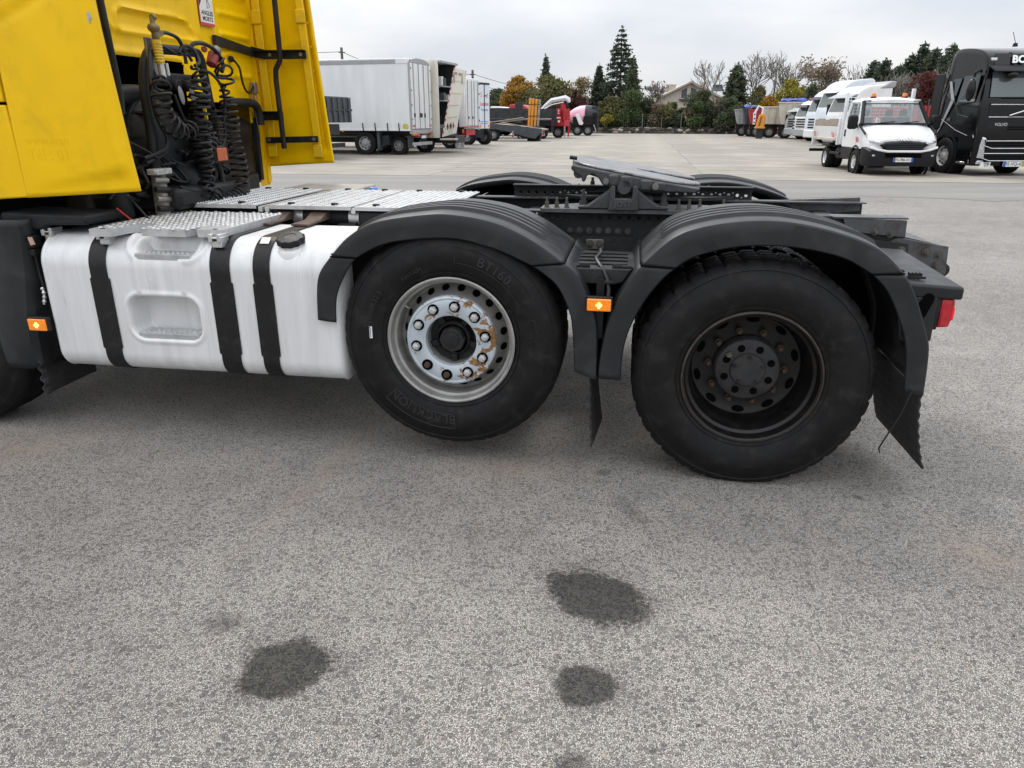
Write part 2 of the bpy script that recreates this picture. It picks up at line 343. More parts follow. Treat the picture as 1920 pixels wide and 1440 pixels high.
def concrete():
    t = NT('weathered_concrete'); co = t.coord()
    c = t.ramp(t.noise(co, .5, 7, .62, .3), [(.28, (.205,.188,.160)), (.52, (.285,.262,.225)), (.75, (.36,.333,.288))])
    c = t.mix(1.0, c, t.ramp(t.noise(co, 40, 4, .7), [(.3, (.86,.86,.86)), (.7, (1.1,1.09,1.08))]), 'MULTIPLY')
    st = t.step(t.noise(t.coord((.16, 1.4, 1), (0, 0, -YARD+.06)), .8, 6, .68, .8), .47, .62)     # old tyre tracks across the yard
    c = t.mix(t.math('MULTIPLY', st, .55), c, (.12,.113,.10)); 
    sp = t.step(t.noise(co, .9, 6, .7, .5), .66, .80); c = t.mix(t.math('MULTIPLY', sp, .45), c, (.10,.095,.088))
    oi = t.n('ShaderNodeObjectInfo'); c = t.mix(1.0, c, t.ramp(oi.outputs['Random'], [(0, (.93,.93,.935)), (1, (1.06,1.055,1.04))]), 'MULTIPLY')
    t.set(Base_Color=c, Roughness=.86); t.bump(t.noise(co, 60, 4), .25, .004); return t.m
M['asphalt'] = asphalt(); M['fine'] = fine_asphalt(); M['concrete'] = concrete()
g = MB().grid([[(-1500, -300, 0), (1500, -300, 0)], [(-1500, 1800, 0), (1500, 1800, 0)]]).build('asphalt_ground', M['asphalt'], smooth=False); kind(g, 'structure')
e0 = [yard(x, 16.4+RNG.uniform(-.35, .35)+.5*math.sin(x*.31), .004) for x in np.arange(-120, 121, .8)]
e1 = [yard(x, 21.31, .004) for x in np.arange(-120, 121, .8)]
s = MB().grid([e0, e1]).build('asphalt_strip', M['fine'], smooth=False); kind(s, 'structure')
s = MB().add([yard(-120, 21.3, .006), yard(120, 21.3, .006), yard(120, 86.5, .006), yard(-120, 86.5, .006)], [(0,1,2,3)]).build('concrete_apron', M['fine'], smooth=False); kind(s, 'structure')
SL = (8.0, 8.1); sb = MB().bx(.007, SL[0]-.007, .007, SL[1]-.007, .0, .022); sl0 = None
for i in range(-7, 8):
    for j in range(8):
        if sl0 is None: o = sl0 = sb.build('concrete_slab', M['concrete'], s, bevel=.008, segs=1)
        else: o = dup(sl0, s)
        o.location = yard(1.9 + SL[0]*i, 21.32 + SL[1]*j, -.008 + RNG.uniform(0, .003)); o.rotation_euler = (0, 0, YARD)
# raised ground behind the wall
t = NT('rough_grass'); co = t.coord(); t.set(Base_Color=t.ramp(t.noise(co, .8, 8, .7), [(.3, (.035,.045,.018)), (.55, (.075,.08,.035)), (.75, (.14,.12,.065))]), Roughness=.95); t.bump(t.noise(co, 6, 6), .8, .1); M['grass'] = t.m
terr = MB(); G = []
for j in range(14):
    Y = 85.6 + (j/13)**2 * 900
    G.append([(X, Y - (X+10)*.16*(1 if j < 1 else max(0, 1-j/6)), -.3 if j == 0 else (.55 + .5*math.sin(X*.05+j))) for X in np.linspace(-400, 420, 60)])
terr.grid(G).build('grassy_bank', M['grass']); kind(bpy.data.objects['grassy_bank'], 'structure')

# stone wall along the end of the yard
t = NT('wall_stone'); co = t.coord(); oi = t.n('ShaderNodeObjectInfo')
c = t.ramp(oi.outputs['Random'], [(0, (.035,.033,.03)), (.5, (.085,.078,.066)), (.8, (.20,.175,.14)), (.9, (.45,.41,.34)), (1, (.60,.55,.46))])
c = t.mix(.5, c, t.mix(1.0, c, t.ramp(t.noise(co, 6, 6), [(.3, (.5,)*3), (.7, (1.4,)*3)]), 'MULTIPLY')); t.set(Base_Color=c, Roughness=.9); t.bump(t.noise(co, 9, 6), .6, .05); M['stone'] = t.m
M['mortar'] = pbr('dark_mortar', (.08,.075,.065), .95, var=.4, vs=2)
wa, wb = Vector((5.5, 85.3, 0)), Vector((36, 77.2, 0)); wd = (wb-wa); wl = wd.length; wang = math.atan2(wd.y, wd.x)
wall = empty('stone_wall', 'low rough stone retaining wall under the wire fence at the far end of yard', 'wall', wa, wang)
MB().bx(0, wl, .06, .5, 0, .58).build('wall_core', M['mortar'], wall)
proto = []
for k in range(7):
    b = MB(); b.sphere((0,0,0), .5, 9, 6)
    b.v = [(p[0]*1.05*(1+.22*math.sin(5*p[1]+k)+RNG.uniform(-.10, .10)), p[1]*.5, p[2]*(1+.2*math.cos(4*p[0]+k*2)+RNG.uniform(-.1, .1))) for p in b.v]
    proto.append(b.build('stone', M['stone'], wall, ang=25))
used = [False]*7
for row, (z, hh) in enumerate(((.13, .27), (.37, .24), (.56, .15))):
    x = .1
    while x < wl:
        w = RNG.uniform(.22, .75); k = int(RNG.integers(0, 7)); o = proto[k] if not used[k] else dup(proto[k], wall); used[k] = True
        o.location = (x + w/2, .06 + RNG.uniform(-.03, .03), z + RNG.uniform(-.03, .03)); o.scale = (w, RNG.uniform(.35, .6), hh*RNG.uniform(.95, 1.25)); o.rotation_euler = (0, RNG.uniform(-.3, .3), 0)
        x += w*RNG.uniform(.92, 1.05)
# wire fence on the wall
fence = empty('wire_fence', 'thin green wire fence with pale posts on top of the stone wall', 'fence', wa, wang)
M['post'] = pbr('galvanised_post', (.22,.24,.21), .6, var=.2); M['wire'] = pbr('fence_wire', (.07,.10,.06), .6)
pst = None
for i in range(16):
    b = MB().cyl((0, 0, .5), (0, 0, 2.0), .032, n=8)
    pst = b.build('post', M['post'], fence) if pst is None else dup(pst, fence)
    pst.location = (.6+i*2.05, .3, 0)
b = MB()
for z in (.75, 1.0, 1.25, 1.5, 1.75, 1.95): b.tube([(0, .3, z), (wl*.5, .3, z-.01), (wl, .3, z)], .007, 4)
for i in range(int(wl/.3)): b.tube([(i*.3, .3, .62), (i*.3, .3, 1.95)], .0045, 3)
b.build('wire_mesh', M['wire'], fence)

# loose chippings lying on the asphalt
b = MB()
for k in range(150):
    p = at(RNG.uniform(-40, 1960), RNG.uniform(800, 1440)); r = RNG.uniform(.002, .006); q = MB().sphere((0,0,0), r, 6, 4, (1, RNG.uniform(.6, 1), .6)); b.add([(x+p.x+RNG.uniform(-.0008, .0008), y+p.y, z+r*.45) for x, y, z in q.v], q.f)
t = NT('loose_stone'); g_ = t.n('ShaderNodeNewGeometry'); t.set(Base_Color=t.ramp(g_.outputs['Random Per Island'], [(0, (.05,.05,.052)), (.5, (.14,.13,.125)), (.8, (.30,.27,.23)), (1, (.62,.60,.56))]), Roughness=.85)
o = b.build('loose_chippings', t.m, recalc=False); kind(o, 'stuff'); tag(o, 'small loose stone chippings scattered over the asphalt', 'gravel')
# ================================================================ the tractor unit in the foreground
T = empty('tractor_truck', 'yellow cabbed tractor unit seen from behind the cab with white fuel tank and lifted axle', 'truck', (1.062, 3.032, 0), -.161)
YC = 1.22                                      # centre line of the truck (local y runs away from the camera, x to the rear)
sstep = lambda a, b, v: (lambda q: q*q*(3-2*q))(min(1, max(0, (v-a)/(b-a))))
def sdf_rr(x, z, x0, x1, z0, z1, r):
    dx = abs(x-(x0+x1)/2)-(x1-x0)/2+r; dz = abs(z-(z0+z1)/2)-(z1-z0)/2+r
    return math.hypot(max(dx, 0), max(dz, 0)) + min(max(dx, dz), 0) - r
# ---------------------------------------------------------------- wheels
def tyre_mesh(R0=.528, lugs=False, n=200, y0=0.0):
    prof = [(.300,.012),(.312,-.002),(.325,-.006),(.328,-.002),(.345,-.012),(.385,-.023),(.425,-.026),(.428,-.0245),(.455,-.022),(.458,-.019),(.485,-.010),(.488,-.013),(.500,-.006),(.512,.010)]
    if lugs: tread = [(.520,.018),(R0,.030),(R0,.075),(R0-.012,.080),(R0-.012,.088),(R0,.093),(R0+.001,.137),(R0-.012,.141),(R0-.012,.149)]
    else: tread = [(.523,.022),(R0,.032),(R0,.072),(R0-.013,.076),(R0-.013,.084),(R0,.088),(R0+.001,.117),(R0-.013,.121),(R0-.013,.129),(R0+.001,.133),(R0+.001,.145)]
    half = prof + tread; full = half + [(r, .29-a) for r, a in half[::-1]]
    nn = len(half); G = []
    for k in range(n):
        row = []; th = 2*PI*k/n
        for j, (r, a) in enumerate(full):
            jj = min(j, 2*nn-1-j)
            if lugs and jj >= nn-len(tread)-1 and k % 6 == 0: r -= (.014 if jj > nn-len(tread) else .005)
            if not lugs and jj in (len(prof), len(prof)+1) and k % 4 == 0: r -= .004
            row.append((r*math.cos(th), a+y0, r*math.sin(th)))
        G.append(row)
    G.append(G[0]); return MB().grid(G)
def arc_text(name, txt, r0, ang, size, parent, c, y=-.0245, mat=None, rise=0.0022, slope=.0):
    def fn(x, yy, z):
        th = ang - x/r0; r = r0 + yy
        yb = y + (.06*(r-.43)**2/.01*.1 if r > .43 else 0.0)
        return (c[0]+r*math.cos(th), c[1]+yb-(rise if z > 0 else -.004), c[2]+r*math.sin(th))
    return text_obj(name, txt, size, mat or M['tyre_text'], parent, fn, extrude=.002, spacing=1.05)
M['tyre_text'] = pbr('tyre_lettering', (.027,.027,.0275), .5, var=.3, vs=30, spec=.3)
def silver():
    t = NT('silver_wheel_paint'); co = t.coord(); c = t.ramp(t.noise(co, 9, 6), [(.3, (.24,.235,.225)), (.7, (.37,.365,.35))])
    w = t.step(t.noise(co, 38, 6, .7), .60, .68); c = t.mix(t.math('MULTIPLY', w, .8), c, (.07,.06,.055))
    t.set(Base_Color=c, Roughness=.42, Metallic=.35); return t.m
def ring_paint():
    t = NT('chipped_blue_grey_ring'); co = t.coord(); c = t.ramp(t.noise(co, 12, 5), [(.3, (.40,.455,.50)), (.7, (.50,.555,.60))])
    sx = t.n('ShaderNodeSeparateXYZ'); t.L(co, sx.inputs[0]); n = t.noise(t.coord(loc=(1.2,0,.4)), 17, 7, .6, .6)
    bias = t.math('MULTIPLY', t.math('SUBTRACT', sx.outputs[0], -1.366), .42)
    m = t.step(t.math('ADD', n, bias), .565, .595); rust = t.ramp(t.noise(co, 70, 5, .7), [(.3, (.13,.06,.02)), (.7, (.34,.19,.08))])
    c = t.mix(m, c, rust); t.set(Base_Color=c, Roughness=t.math('ADD', t.math('MULTIPLY', m, .4), .42), Metallic=.1); t.bump(m, .5, -.002); return t.m
M['silver'] = silver(); M['ring'] = ring_paint()
M['hubblack'] = pbr('hub_black', (.012,.0125,.0135), .5, var=.25, vs=10, dirt=(.04,.038,.035), da=.6, ds=14, spec=.3)
M['rimblack'] = pbr('greasy_black_rim', (.006,.0058,.0058), .34, var=.3, vs=9, dirt=(.022,.016,.012), da=.5, ds=16, spec=.35)
M['nutcap'] = pbr('nut_cap', (.50,.50,.49), .4, metal=.4, var=.2, vs=40, dirt=(.2,.19,.18), da=.5, ds=60)
PX, PZ = -1.366, .619
pw = bpy.data.objects.new('wheel', None); COL.objects.link(pw); pw.parent = T; pw['label'] = 'lifted wheel with silver rim and chipped blue grey ring'
o = tyre_mesh().build('tyre', M['tyre'], pw, ang=50); o.location = (PX, 0, PZ)
C1 = (PX, 0, PZ)
arc_text('sidewall_lettering', 'BLACKLION', .385, R(247), .062, pw, C1, mat=M['tyre_text'])
arc_text('sidewall_lettering', 'BT160', .405, R(58), .062, pw, C1)
arc_text('sidewall_lettering', '315/80R22.5', .395, R(158), .036, pw, C1)
arc_text('sidewall_lettering', '156/150M', .36, R(118), .026, pw, C1)
for k in range(3):
    a = R(8-7*(k-1)); c0 = (PX+.40*math.cos(a), -.0262, PZ+.40*math.sin(a)); e1 = Vector((-math.sin(a), 0, math.cos(a)))*.018; e2 = Vector((math.cos(a), 0, math.sin(a)))*.013
    P = [Vector(c0)+e1+e2, Vector(c0)+e1-e2, Vector(c0)-e1-e2, Vector(c0)-e1+e2, Vector(c0)+e1+e2]; MB().tube(P, .0016, 5).build('sidewall_mark', M['tyre_text'], pw)
for r0, r1, a0, a1 in ((.362,.432,222,272), (.375,.45,30,85)):       # raised panels round the lettering
    P = []
    for a in np.linspace(R(a0), R(a1), 24): P.append((PX+r1*math.cos(a), -.0262, PZ+r1*math.sin(a)))
    for a in np.linspace(R(a1), R(a0), 24): P.append((PX+r0*math.cos(a), -.0238, PZ+r0*math.sin(a)))
    P.append(P[0]); MB().tube(P, .0016, 5).build('lettering_border', M['tyre_text'], pw)
rim = MB().lathe([(.296,.012),(.304,.0),(.3045,-.006),(.298,-.009),(.290,-.004),(.287,.012),(.283,.030),(.272,.036),(.268,.050),(.266,.075),(.262,.10),(.252,.108),(.222,.060),(.215,.035),(.12,.035),(.118,.08)], C1, n=96)
rim.build('rim', M['silver'], pw, ang=30)
for k in range(20):
    a = 2*PI*(k+.5)/20; r, yy = .240, .088
    b = MB(); n = 12; vs = []
    for i in range(n):
        q = 2*PI*i/n; du = .019*math.cos(q); dr = .021*math.sin(q); rr = r + dr*.6
        vs.append((PX+rr*math.cos(a)-du*math.sin(a), yy+dr*.95-.003, PZ+rr*math.sin(a)+du*math.cos(a)))
    b.add(vs, [tuple(range(n))]); b.build('hand_hole', M['void'], pw, smooth=False, recalc=False)  # flat black oval painted for the dark of the opening
MB().lathe([(.212,.034),(.216,.018),(.212,.006),(.204,.001),(.196,.004),(.188,.001),(.130,-.001),(.122,.004),(.121,.034)], C1, n=80).build('nut_ring', M['ring'], pw, ang=35)
nut0 = nut1 = None
for k in range(10):
    a = R(82+36*k); x, z = PX+.1675*math.cos(a), PZ+.1675*math.sin(a); rusty = k in (4, 5)
    MB().lathe([(.027,-.0015),(.027,-.0035),(.0,-.0035)], (x, 0, z), n=16).build('nut_seat', M['void'], pw)
    if rusty: MB().cyl((x, .02, z), (x, -.012, z), .0165, n=6).cyl((x, -.01, z), (x, -.022, z), .0105, n=10).build('wheel_nut', M['rustbolt'], pw, bevel=.0015)
    else: MB().cyl((x, .02, z), (x, -.022, z), .0195, .0185, n=6).cyl((x, -.022, z), (x, -.029, z), .0165, .011, n=6).build('wheel_nut', M['nutcap'], pw, bevel=.0015)
hub = MB().lathe([(.119,.085),(.085,.09),(.083,.06),(.079,.052),(.072,.048),(.07,.038)], C1, n=40)
hub.cyl((PX, .05, PZ), (PX, .018, PZ), .064, .060, n=8).cyl((PX, .02, PZ), (PX, .012, PZ), .036, .034, n=24)
for k in range(5):
    a = R(90+72*k+36); hub.obx((PX+.1*math.cos(a), .075, PZ+.1*math.sin(a)), (.035, .03, .028), ('Y', -a))
hub.build('hub_cap', M['hubblack'], pw, bevel=.002)
b = MB().bx(PX-.385, PX-.371, -.0265, -.0245, PZ+.005, PZ+.062); o = b.build('barcode_sticker', M['stick_white'], pw)
b = MB()
for i in range(9): b.bx(PX-.383, PX-.377, -.0272, -.0262, PZ+.012+i*.005, PZ+.012+i*.005+RNG.uniform(.0012, .003))
b.build('barcode', M['stick_black'], pw)
MB().tube([(PX-.262*.8, .0, PZ+.262*.62), (PX-.205, -.003, PZ+.158), (PX-.19, -.002, PZ+.15)], .004, 6).build('valve', M['steel'], pw)
# driven wheel (twin tyres, deep dish)
dw = bpy.data.objects.new('wheel', None); COL.objects.link(dw); dw.parent = T; dw['label'] = 'black driven rear wheel with deep dish and hub reduction'
C2 = (0, 0, .512)
dtm = tyre_mesh(lugs=True, n=240)
dtm.v = [(x, y - (.012*max(0, (-z-.36)/.17) if z < -.36 else 0)*(1 if y < .145 else -1), max(z, -.5115)) for x, y, z in dtm.v]     # flattened where it stands
o = dtm.build('tyre', M['tyre'], dw, ang=50); o.location = C2
o2 = dup(o, dw); o2.location = (0, .335, .512)
rim = MB().lathe([(.296,.014),(.304,.002),(.3045,-.005),(.298,-.008),(.291,-.003),(.287,.016),(.283,.04),(.270,.048),(.262,.07),(.258,.11),(.254,.175),(.244,.192),(.228,.196),(.200,.205),(.150,.20),(.140,.18)], C2, n=96)
rim.build('rim', M['rimblack'], dw, ang=30)
MB().lathe([(.2985,-.0095),(.3045,-.0075),(.307,-.002)], C2, n=96).build('rim_edge', pbr('rusty_rim_edge', (.042,.031,.025), .7, var=.6, vs=14), dw)
for k in range(10):
    a = R(15+36*k); r = .222; n = 14; vs = []
    for i in range(n):
        q = 2*PI*i/n; du = .030*math.cos(q); dr = .0155*math.sin(q)
        vs.append(((r+dr)*math.cos(a)-du*math.sin(a), .1945-dr*.25, .512+(r+dr)*math.sin(a)+du*math.cos(a)))
    MB().add(vs, [tuple(range(n))]).build('hand_hole', M['void'], dw, smooth=False, recalc=False)  # black oval laid on the disc, painting the dark of each opening
    a = R(33+36*k); x, z = .172*math.cos(a), .512+.172*math.sin(a)
    MB().cyl((x, .205, z), (x, .176, z), .0185, n=6).cyl((x, .178, z), (x, .155, z), .0105, n=10).build('wheel_nut', M['rustbolt'], dw, bevel=.0015)
hb = MB().lathe([(.150,.21),(.150,.165),(.146,.160),(.146,.152),(.149,.148),(.149,.136),(.142,.125),(.136,.122),(.080,.120),(.078,.112),(.074,.108),(.0,.108)], C2, n=56)
for k in range(18): a = 2*PI*k/18; hb.cyl((.146*math.cos(a), .19, .512+.146*math.sin(a)), (.146*math.cos(a), .163, .512+.146*math.sin(a)), .006, n=6)
hb.build('hub', pbr('hub_grey', (.026,.0265,.028), .5, var=.35, vs=14, dirt=(.05,.046,.04), da=.6, ds=22, spec=.35), dw, ang=30)
for k in range(8):
    a = R(45*k+20); x, z = .107*math.cos(a), .512+.107*math.sin(a)
    MB().lathe([(.0,.1185),(.0175,.1185)], (x, 0, z), n=14).build('hub_pocket', M['void'], dw, smooth=False)
for k in range(5):
    a = R(72*k+18); x, z = .064*math.cos(a), .512+.064*math.sin(a)
    MB().cyl((x, .112, z), (x, .100, z), .009, n=6).build('cap_bolt', M['hubblack'], dw)
MB().cyl((-.09, .125, .585), (-.09, .100, .585), .013, n=10).cyl((-.09, .101, .585), (-.09, .092, .585), .006, n=8).build('drain_plug', M['bolt'], dw)
# far side and front wheels
for nm, x, z, y in (('wheel', PX, PZ, 2.44), ('wheel', 0, .512, 2.44), ('wheel', -4.2, .52, 2.44)):
    w = bpy.data.objects.new('wheel', None); COL.objects.link(w); w.parent = T
    b = tyre_mesh(n=90); b.v = [(a, -q, max(c, -.5115) if x > -.5 else c) for a, q, c in b.v]; o = b.build('tyre', M['tyre'], w, ang=50); o.location = (x, y, z)
    MB().lathe([(.304, -.0),(.27,-.05),(.25,-.11),(.1,-.10),(.0,-.08)], (x, y, z), n=40).build('rim', M['rimblack'], w)
fw = bpy.data.objects.new('wheel', None); COL.objects.link(fw); fw.parent = T; fw['label'] = 'front wheel of which only the rear edge of the tyre shows'
b = tyre_mesh(n=120); b.v = [(x, y, max(z, -.5195)) for x, y, z in b.v]; o = b.build('tyre', M['tyre'], fw, ang=50); o.location = (-4.2, .03, .52)
MB().lathe([(.304,.03),(.28,.05),(.26,.12),(.22,.05),(.12,.04),(.10,.02),(.0,.0)], (-4.2, 0, .52), n=48).build('rim', M['silver'], fw)

# ---------------------------------------------------------------- mudguards
M1O = [(-2.006,.702),(-1.987,.899),(-1.915,1.005),(-1.829,1.089),(-1.693,1.163),(-1.478,1.2),(-1.337,1.205),(-1.148,1.174),(-.985,1.103),(-.839,1.006),(-.782,.956),(-.737,.868),(-.692,.729),(-.682,.473)]
M1I = [(-1.911,.693),(-1.895,.824),(-1.839,.936),(-1.79,.999),(-1.655,1.065),(-1.483,1.093),(-1.313,1.095),(-1.149,1.057),(-.983,.989),(-.876,.91),(-.817,.797),(-.798,.705),(-.782,.511)]
M2O = [(-.675,.484),(-.67,.583),(-.644,.739),(-.605,.862),(-.564,.928),(-.515,1.006),(-.394,1.123),(-.28,1.173),(-.116,1.202),(.046,1.205),(.21,1.18),(.376,1.13),(.462,1.082),(.546,1.005),(.6,.926),(.681,.744),(.701,.655),(.712,.483)]
M2I = [(-.572,.48),(-.569,.608),(-.544,.725),(-.488,.848),(-.416,.951),(-.367,.997),(-.302,1.043),(-.187,1.081),(-.064,1.1),(.059,1.101),(.183,1.087),(.308,1.057),(.421,.997),(.488,.93),(.556,.81),(.602,.686),(.628,.492)]
def guard_section(name, O, I, parent, crown, mirror=False, width=.59, flare=0):
    n = 56 if crown else 22
    O = resample(O, n); I = resample(I, n); tg = np.gradient(O, axis=0); nr = np.stack([-tg[:, 1], tg[:, 0]], 1); nr /= np.linalg.norm(nr, axis=1)[:, None]
    cols = [('I', 0, -.026), ('I', .06, -.03), ('I', .55, -.031), ('I', .90, -.029), ('I', .975, -.024), ('I', 1.0, -.012), ('N', .004, .012), ('N', .005, .05)]
    ridges = [.115, .195, .275, .355] if crown else []
    for y in ridges: cols += [('N', .005, y-.026), ('R', .005, y-.016), ('R', .005, y+.016), ('N', .005, y+.026)]
    cols += [('N', .005, .43), ('N', .005, width-.02), ('N', .0, width-.004), ('N', -.03, width)]
    G = []
    for i in range(n):
        s = i/(n-1); row = []
        ridx = 0
        for typ, f, y in cols:
            if typ == 'I': p = I[i]+(O[i]-I[i])*f
            elif typ == 'N': p = O[i]+nr[i]*f
            else:
                hgt = .015*sstep(.10, .125, s)*sstep(.90, .875, s); p = O[i]+nr[i]*(f+hgt)
            dy = 0
            if flare:       # lower pieces are fluted: the face falls back towards the tread side at the top
                q = s if flare > 0 else 1-s
                dy = .045*sstep(.62, .30, q)*(1 if f > .5 and typ == 'I' or typ != 'I' and y < .06 else 0)
            yy = y + (dy if y < .06 else 0); row.append((p[0], (2*YC-yy) if mirror else yy, p[1]))
        G.append(row)
    return MB().grid(G).build(name, M['plastic'], parent, solid=.006, ang=30)
def cut(P, a, b): return P[a:b]
def mudguard(O, I, io, ii, mirror, label):
    e = bpy.data.objects.new('mudguard', None); COL.objects.link(e); e.parent = T
    if label: e['label'] = label
    (oa, ob), (ia, ib) = io, ii
    guard_section('crown', O[oa:ob+1], I[ia:ib+1], e, True, mirror)
    sh = lambda P, d: [(x+(d*.0 if k else 0), z) for k, (x, z) in enumerate(P)]
    guard_section('front_section', O[:oa+1], I[:ia+1], e, False, mirror, .70, flare=0)
    guard_section('rear_section', O[ob:], I[ib:], e, False, mirror, .70, flare=0)
    # dark joints where the sections meet
    for po, pi in ((O[oa], I[ia]), (O[ob], I[ib])):
        y = -.0325; yy = (2*YC-y) if mirror else y
        MB().tube([(po[0], yy+.01*(1 if not mirror else -1), po[1]), (po[0]*.9+pi[0]*.1, yy, po[1]*.9+pi[1]*.1), (pi[0], yy, pi[1])], .0028, 5).build('joint', M['void'], e)
        MB().tube([(po[0], (2*YC-q) if mirror else q, po[1]+.006) for q in (-.01, .1, .5)], .003, 5).build('joint', M['void'], e)
    return e
mudguard(M1O, M1I, (2, 9), (3, 8), False, 'ribbed mudguard over the lifted wheel')
mudguard(M2O, M2I, (5, 13), (5, 12), False, 'ribbed mudguard over the driven wheel')
mudguard(M1O, M1I, (2, 9), (3, 8), True, None)
mudguard(M2O, M2I, (5, 13), (5, 12), True, None)
# tray and skirt bridging the two near mudguards
MB().prism([(-.835,.085),(-.535,.085),(-.545,.52),(-.825,.52)], .955, .972, 'xy').build('tray', M['plastic2'], T, bevel=.004)
b = MB()
for i in range(4): b.bx(-.80, -.57, .14+i*.09, .155+i*.09, .972, .980)
for i in range(2): b.tube([(-.83+i*.30, .09, .955), (-.80+i*.24, .075, .978), (-.735+i*.105, .075, .980)], .009, 6)
for i in range(5): b.bx(-.78+i*.009, -.775+i*.009, .066, .084, .97, .992); b.bx(-.60-i*.009, -.595-i*.009, .066, .084, .97, .992)
b.build('tray_ribs', M['plastic2'], T, bevel=.002)
MB().prism([(-.812,.972),(-.548,.972),(-.585,.912),(-.62,.900),(-.73,.900),(-.77,.906)], .055, .085, 'xz').build('skirt', M['plastic'], T, bevel=.006)
MB().bx(-.70, -.665, .02, .05, .66, .93).build('marker_bracket', M['black'], T)
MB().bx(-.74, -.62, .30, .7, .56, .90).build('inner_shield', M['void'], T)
# flaps hanging behind the wheels
def flap(x, z1, z0, y0, y1, lean, skew=-.06):
    n = 20; G = []
    for k in range(int((z1-z0)/.012)+1):
        z = z1-k*.012; f = (z1-z)/(z1-z0); row = []
        for j in range(n):
            y = y0+(y1-y0)*j/(n-1); row.append((x+lean*f*f+.003*math.sin(k*1.57)*(1 if j < 3 else .3)+skew*(.3+.7*f)*(y-y0), y, z))
        G.append(row)
    o = MB().grid(G).build('mud_flap', M['flap'], T, solid=.007)
    return o
t = NT('mud_flap_rubber'); co = t.coord(); v = t.vor(t.coord((1, 1, 1)), 95); t.set(Base_Color=t.ramp(t.noise(co, 8, 5), [(.3, (.012,.012,.013)), (.7, (.03,.03,.031))]), Roughness=.6); t.bump(v.outputs['Distance'], .9, .004); M['flap'] = t.m
flap(.705, .50, .135, -.025, .58, .07, -.03); flap(-.715, .50, .125, .0, .36, .02, .09); flap(.705, .50, .14, 2.0, 2.46, .05)
MB().tube([(.655, -.035, .50), (.63, -.04, .40), (.585, -.045, .29), (.565, -.045, .235), (.572, -.045, .215)], .0035, 6).build('hanging_cord', M['rubber'], T)

# ---------------------------------------------------------------- lamps
t = NT('amber_lens'); co = t.coord(); t.set(Base_Color=t.ramp(t.noise(co, 90, 2), [(.3, (.72,.17,.004)), (.7, (.90,.27,.008))]), Roughness=.18, Coat_Weight=.6, Emission_Color=(1.0,.26,.006,1), Emission_Strength=.22); M['amber'] = t.m
M['led'] = emis('lit_led', (1.0,.62,.10,1), 3.2, (.9,.6,.2))
def marker(x0, x1, z0, z1, y, nm='side_marker'):
    e = bpy.data.objects.new(nm, None); COL.objects.link(e); e.parent = T
    MB().bx(x0-.004, x1+.006, y-.004, y+.022, z0-.004, z1+.008).build('base', M['black'], e, bevel=.004)
    MB().bx(x0, x1, y-.016, y-.003, z0, z1).build('lens', M['amber'], e, bevel=.005, segs=3)
    cx, cz = (x0+x1)/2, (z0+z1)/2
    for dx, dz in ((.008,0),(-.008,0),(0,.0085),(0,-.0085)):
        MB().cyl((cx+dx, y-.0165, cz+dz), (cx+dx, y-.0185, cz+dz), .0062, n=10).build('led', M['led'], e)
marker(-.736, -.631, .803, .857, -.035); marker(-3.556, -3.458, .584, .644, -.03)
MB().tube([(-.700,.33,1.01),(-.695,.26,1.005),(-.715,.2,.99),(-.70,.12,.985),(-.675,.06,.965),(-.655,.03,.93),(-.645,-.005,.89),(-.646,-.02,.862)], .009, 8).build('lamp_cable', M['rubber'], T)
MB().bx(-.668, -.632, .0, .03, .915, .925).build('cable_tie', M['rubber'], T)
# ---------------------------------------------------------------- chassis
def perforated(name, x0, x1, z0, z1, y, holes, r, mat, parent, th=.008, bevel=0):
    """web plate with a row of round holes: holes = list of x, all at the same z"""
    zc = holes[0][1]; b = MB(); xs = sorted(h[0] for h in holes); n = 16
    h2 = min(r*1.6, (z1-zc)*.98, (zc-z0)*.98)
    edges = [x0]
    for i in range(len(xs)-1): edges.append((xs[i]+xs[i+1])/2)
    edges.append(x1); vs = []
    for yy in (y, y+th):
        for i, x in enumerate(xs):
            a, c = edges[i], edges[i+1]
            outer = []; inner = []
            for k in range(n):
                q = 2*PI*(k+.5)/n; co, si = math.cos(q), math.sin(q); m = max(abs(co), abs(si))
                px = x+(co/m)*((c-x) if co > 0 else (x-a)); pz = zc+(si/m)*h2
                outer.append((px, yy, pz)); inner.append((x+r*co, yy, zc+r*si))
            b.add(outer+inner, [(k, (k+1) % n, n+(k+1) % n, n+k) for k in range(n)])
        # corners closed by the strips above and below
    for i, x in enumerate(xs):
        ring = [(x+r*math.cos(2*PI*(k+.5)/n), yy, zc+r*math.sin(2*PI*(k+.5)/n)) for yy in (y, y+th) for k in range(n)]
        b.add(ring, [(k, (k+1) % n, n+(k+1) % n, n+k) for k in range(n)])
        a, c = edges[i], edges[i+1]
    b.bx(x0, x1, y, y+th, z0, zc-h2*.93); b.bx(x0, x1, y, y+th, zc+h2*.93, z1)
    return b.build(name, mat, parent, smooth=False)
NR, FR = .83, 1.61
holes = [(-1.04+.0515*i, 1.098) for i in range(24)]
perforated('frame_web', -1.07, .22, 1.00, 1.118, NR, holes, .0105, M['frame'], T)
b = MB().prism([(-4.6,.84),(.70,.84),(1.039,.844),(1.027,.986),(.81,1.03),(.806,1.112),(.50,1.118),(.23,1.118),(.23,1.0),(-1.08,1.0),(-1.08,1.118),(-4.6,1.118)], NR+.0015, NR+.0095, 'xz'); b.build('frame_rail', M['frame'], T)
MB().prism([(.50,1.119),(.806,1.113),(.81,1.03),(.62,1.045),(.52,1.06)], NR-.018, NR-.002, 'xz').build('rail_end_plate', M['frame_worn'], T, bevel=.003)
MB().bx(.45, .808, NR-.02, NR+.09, 1.119, 1.127).build('rail_end_flange', M['frame_worn'], T)
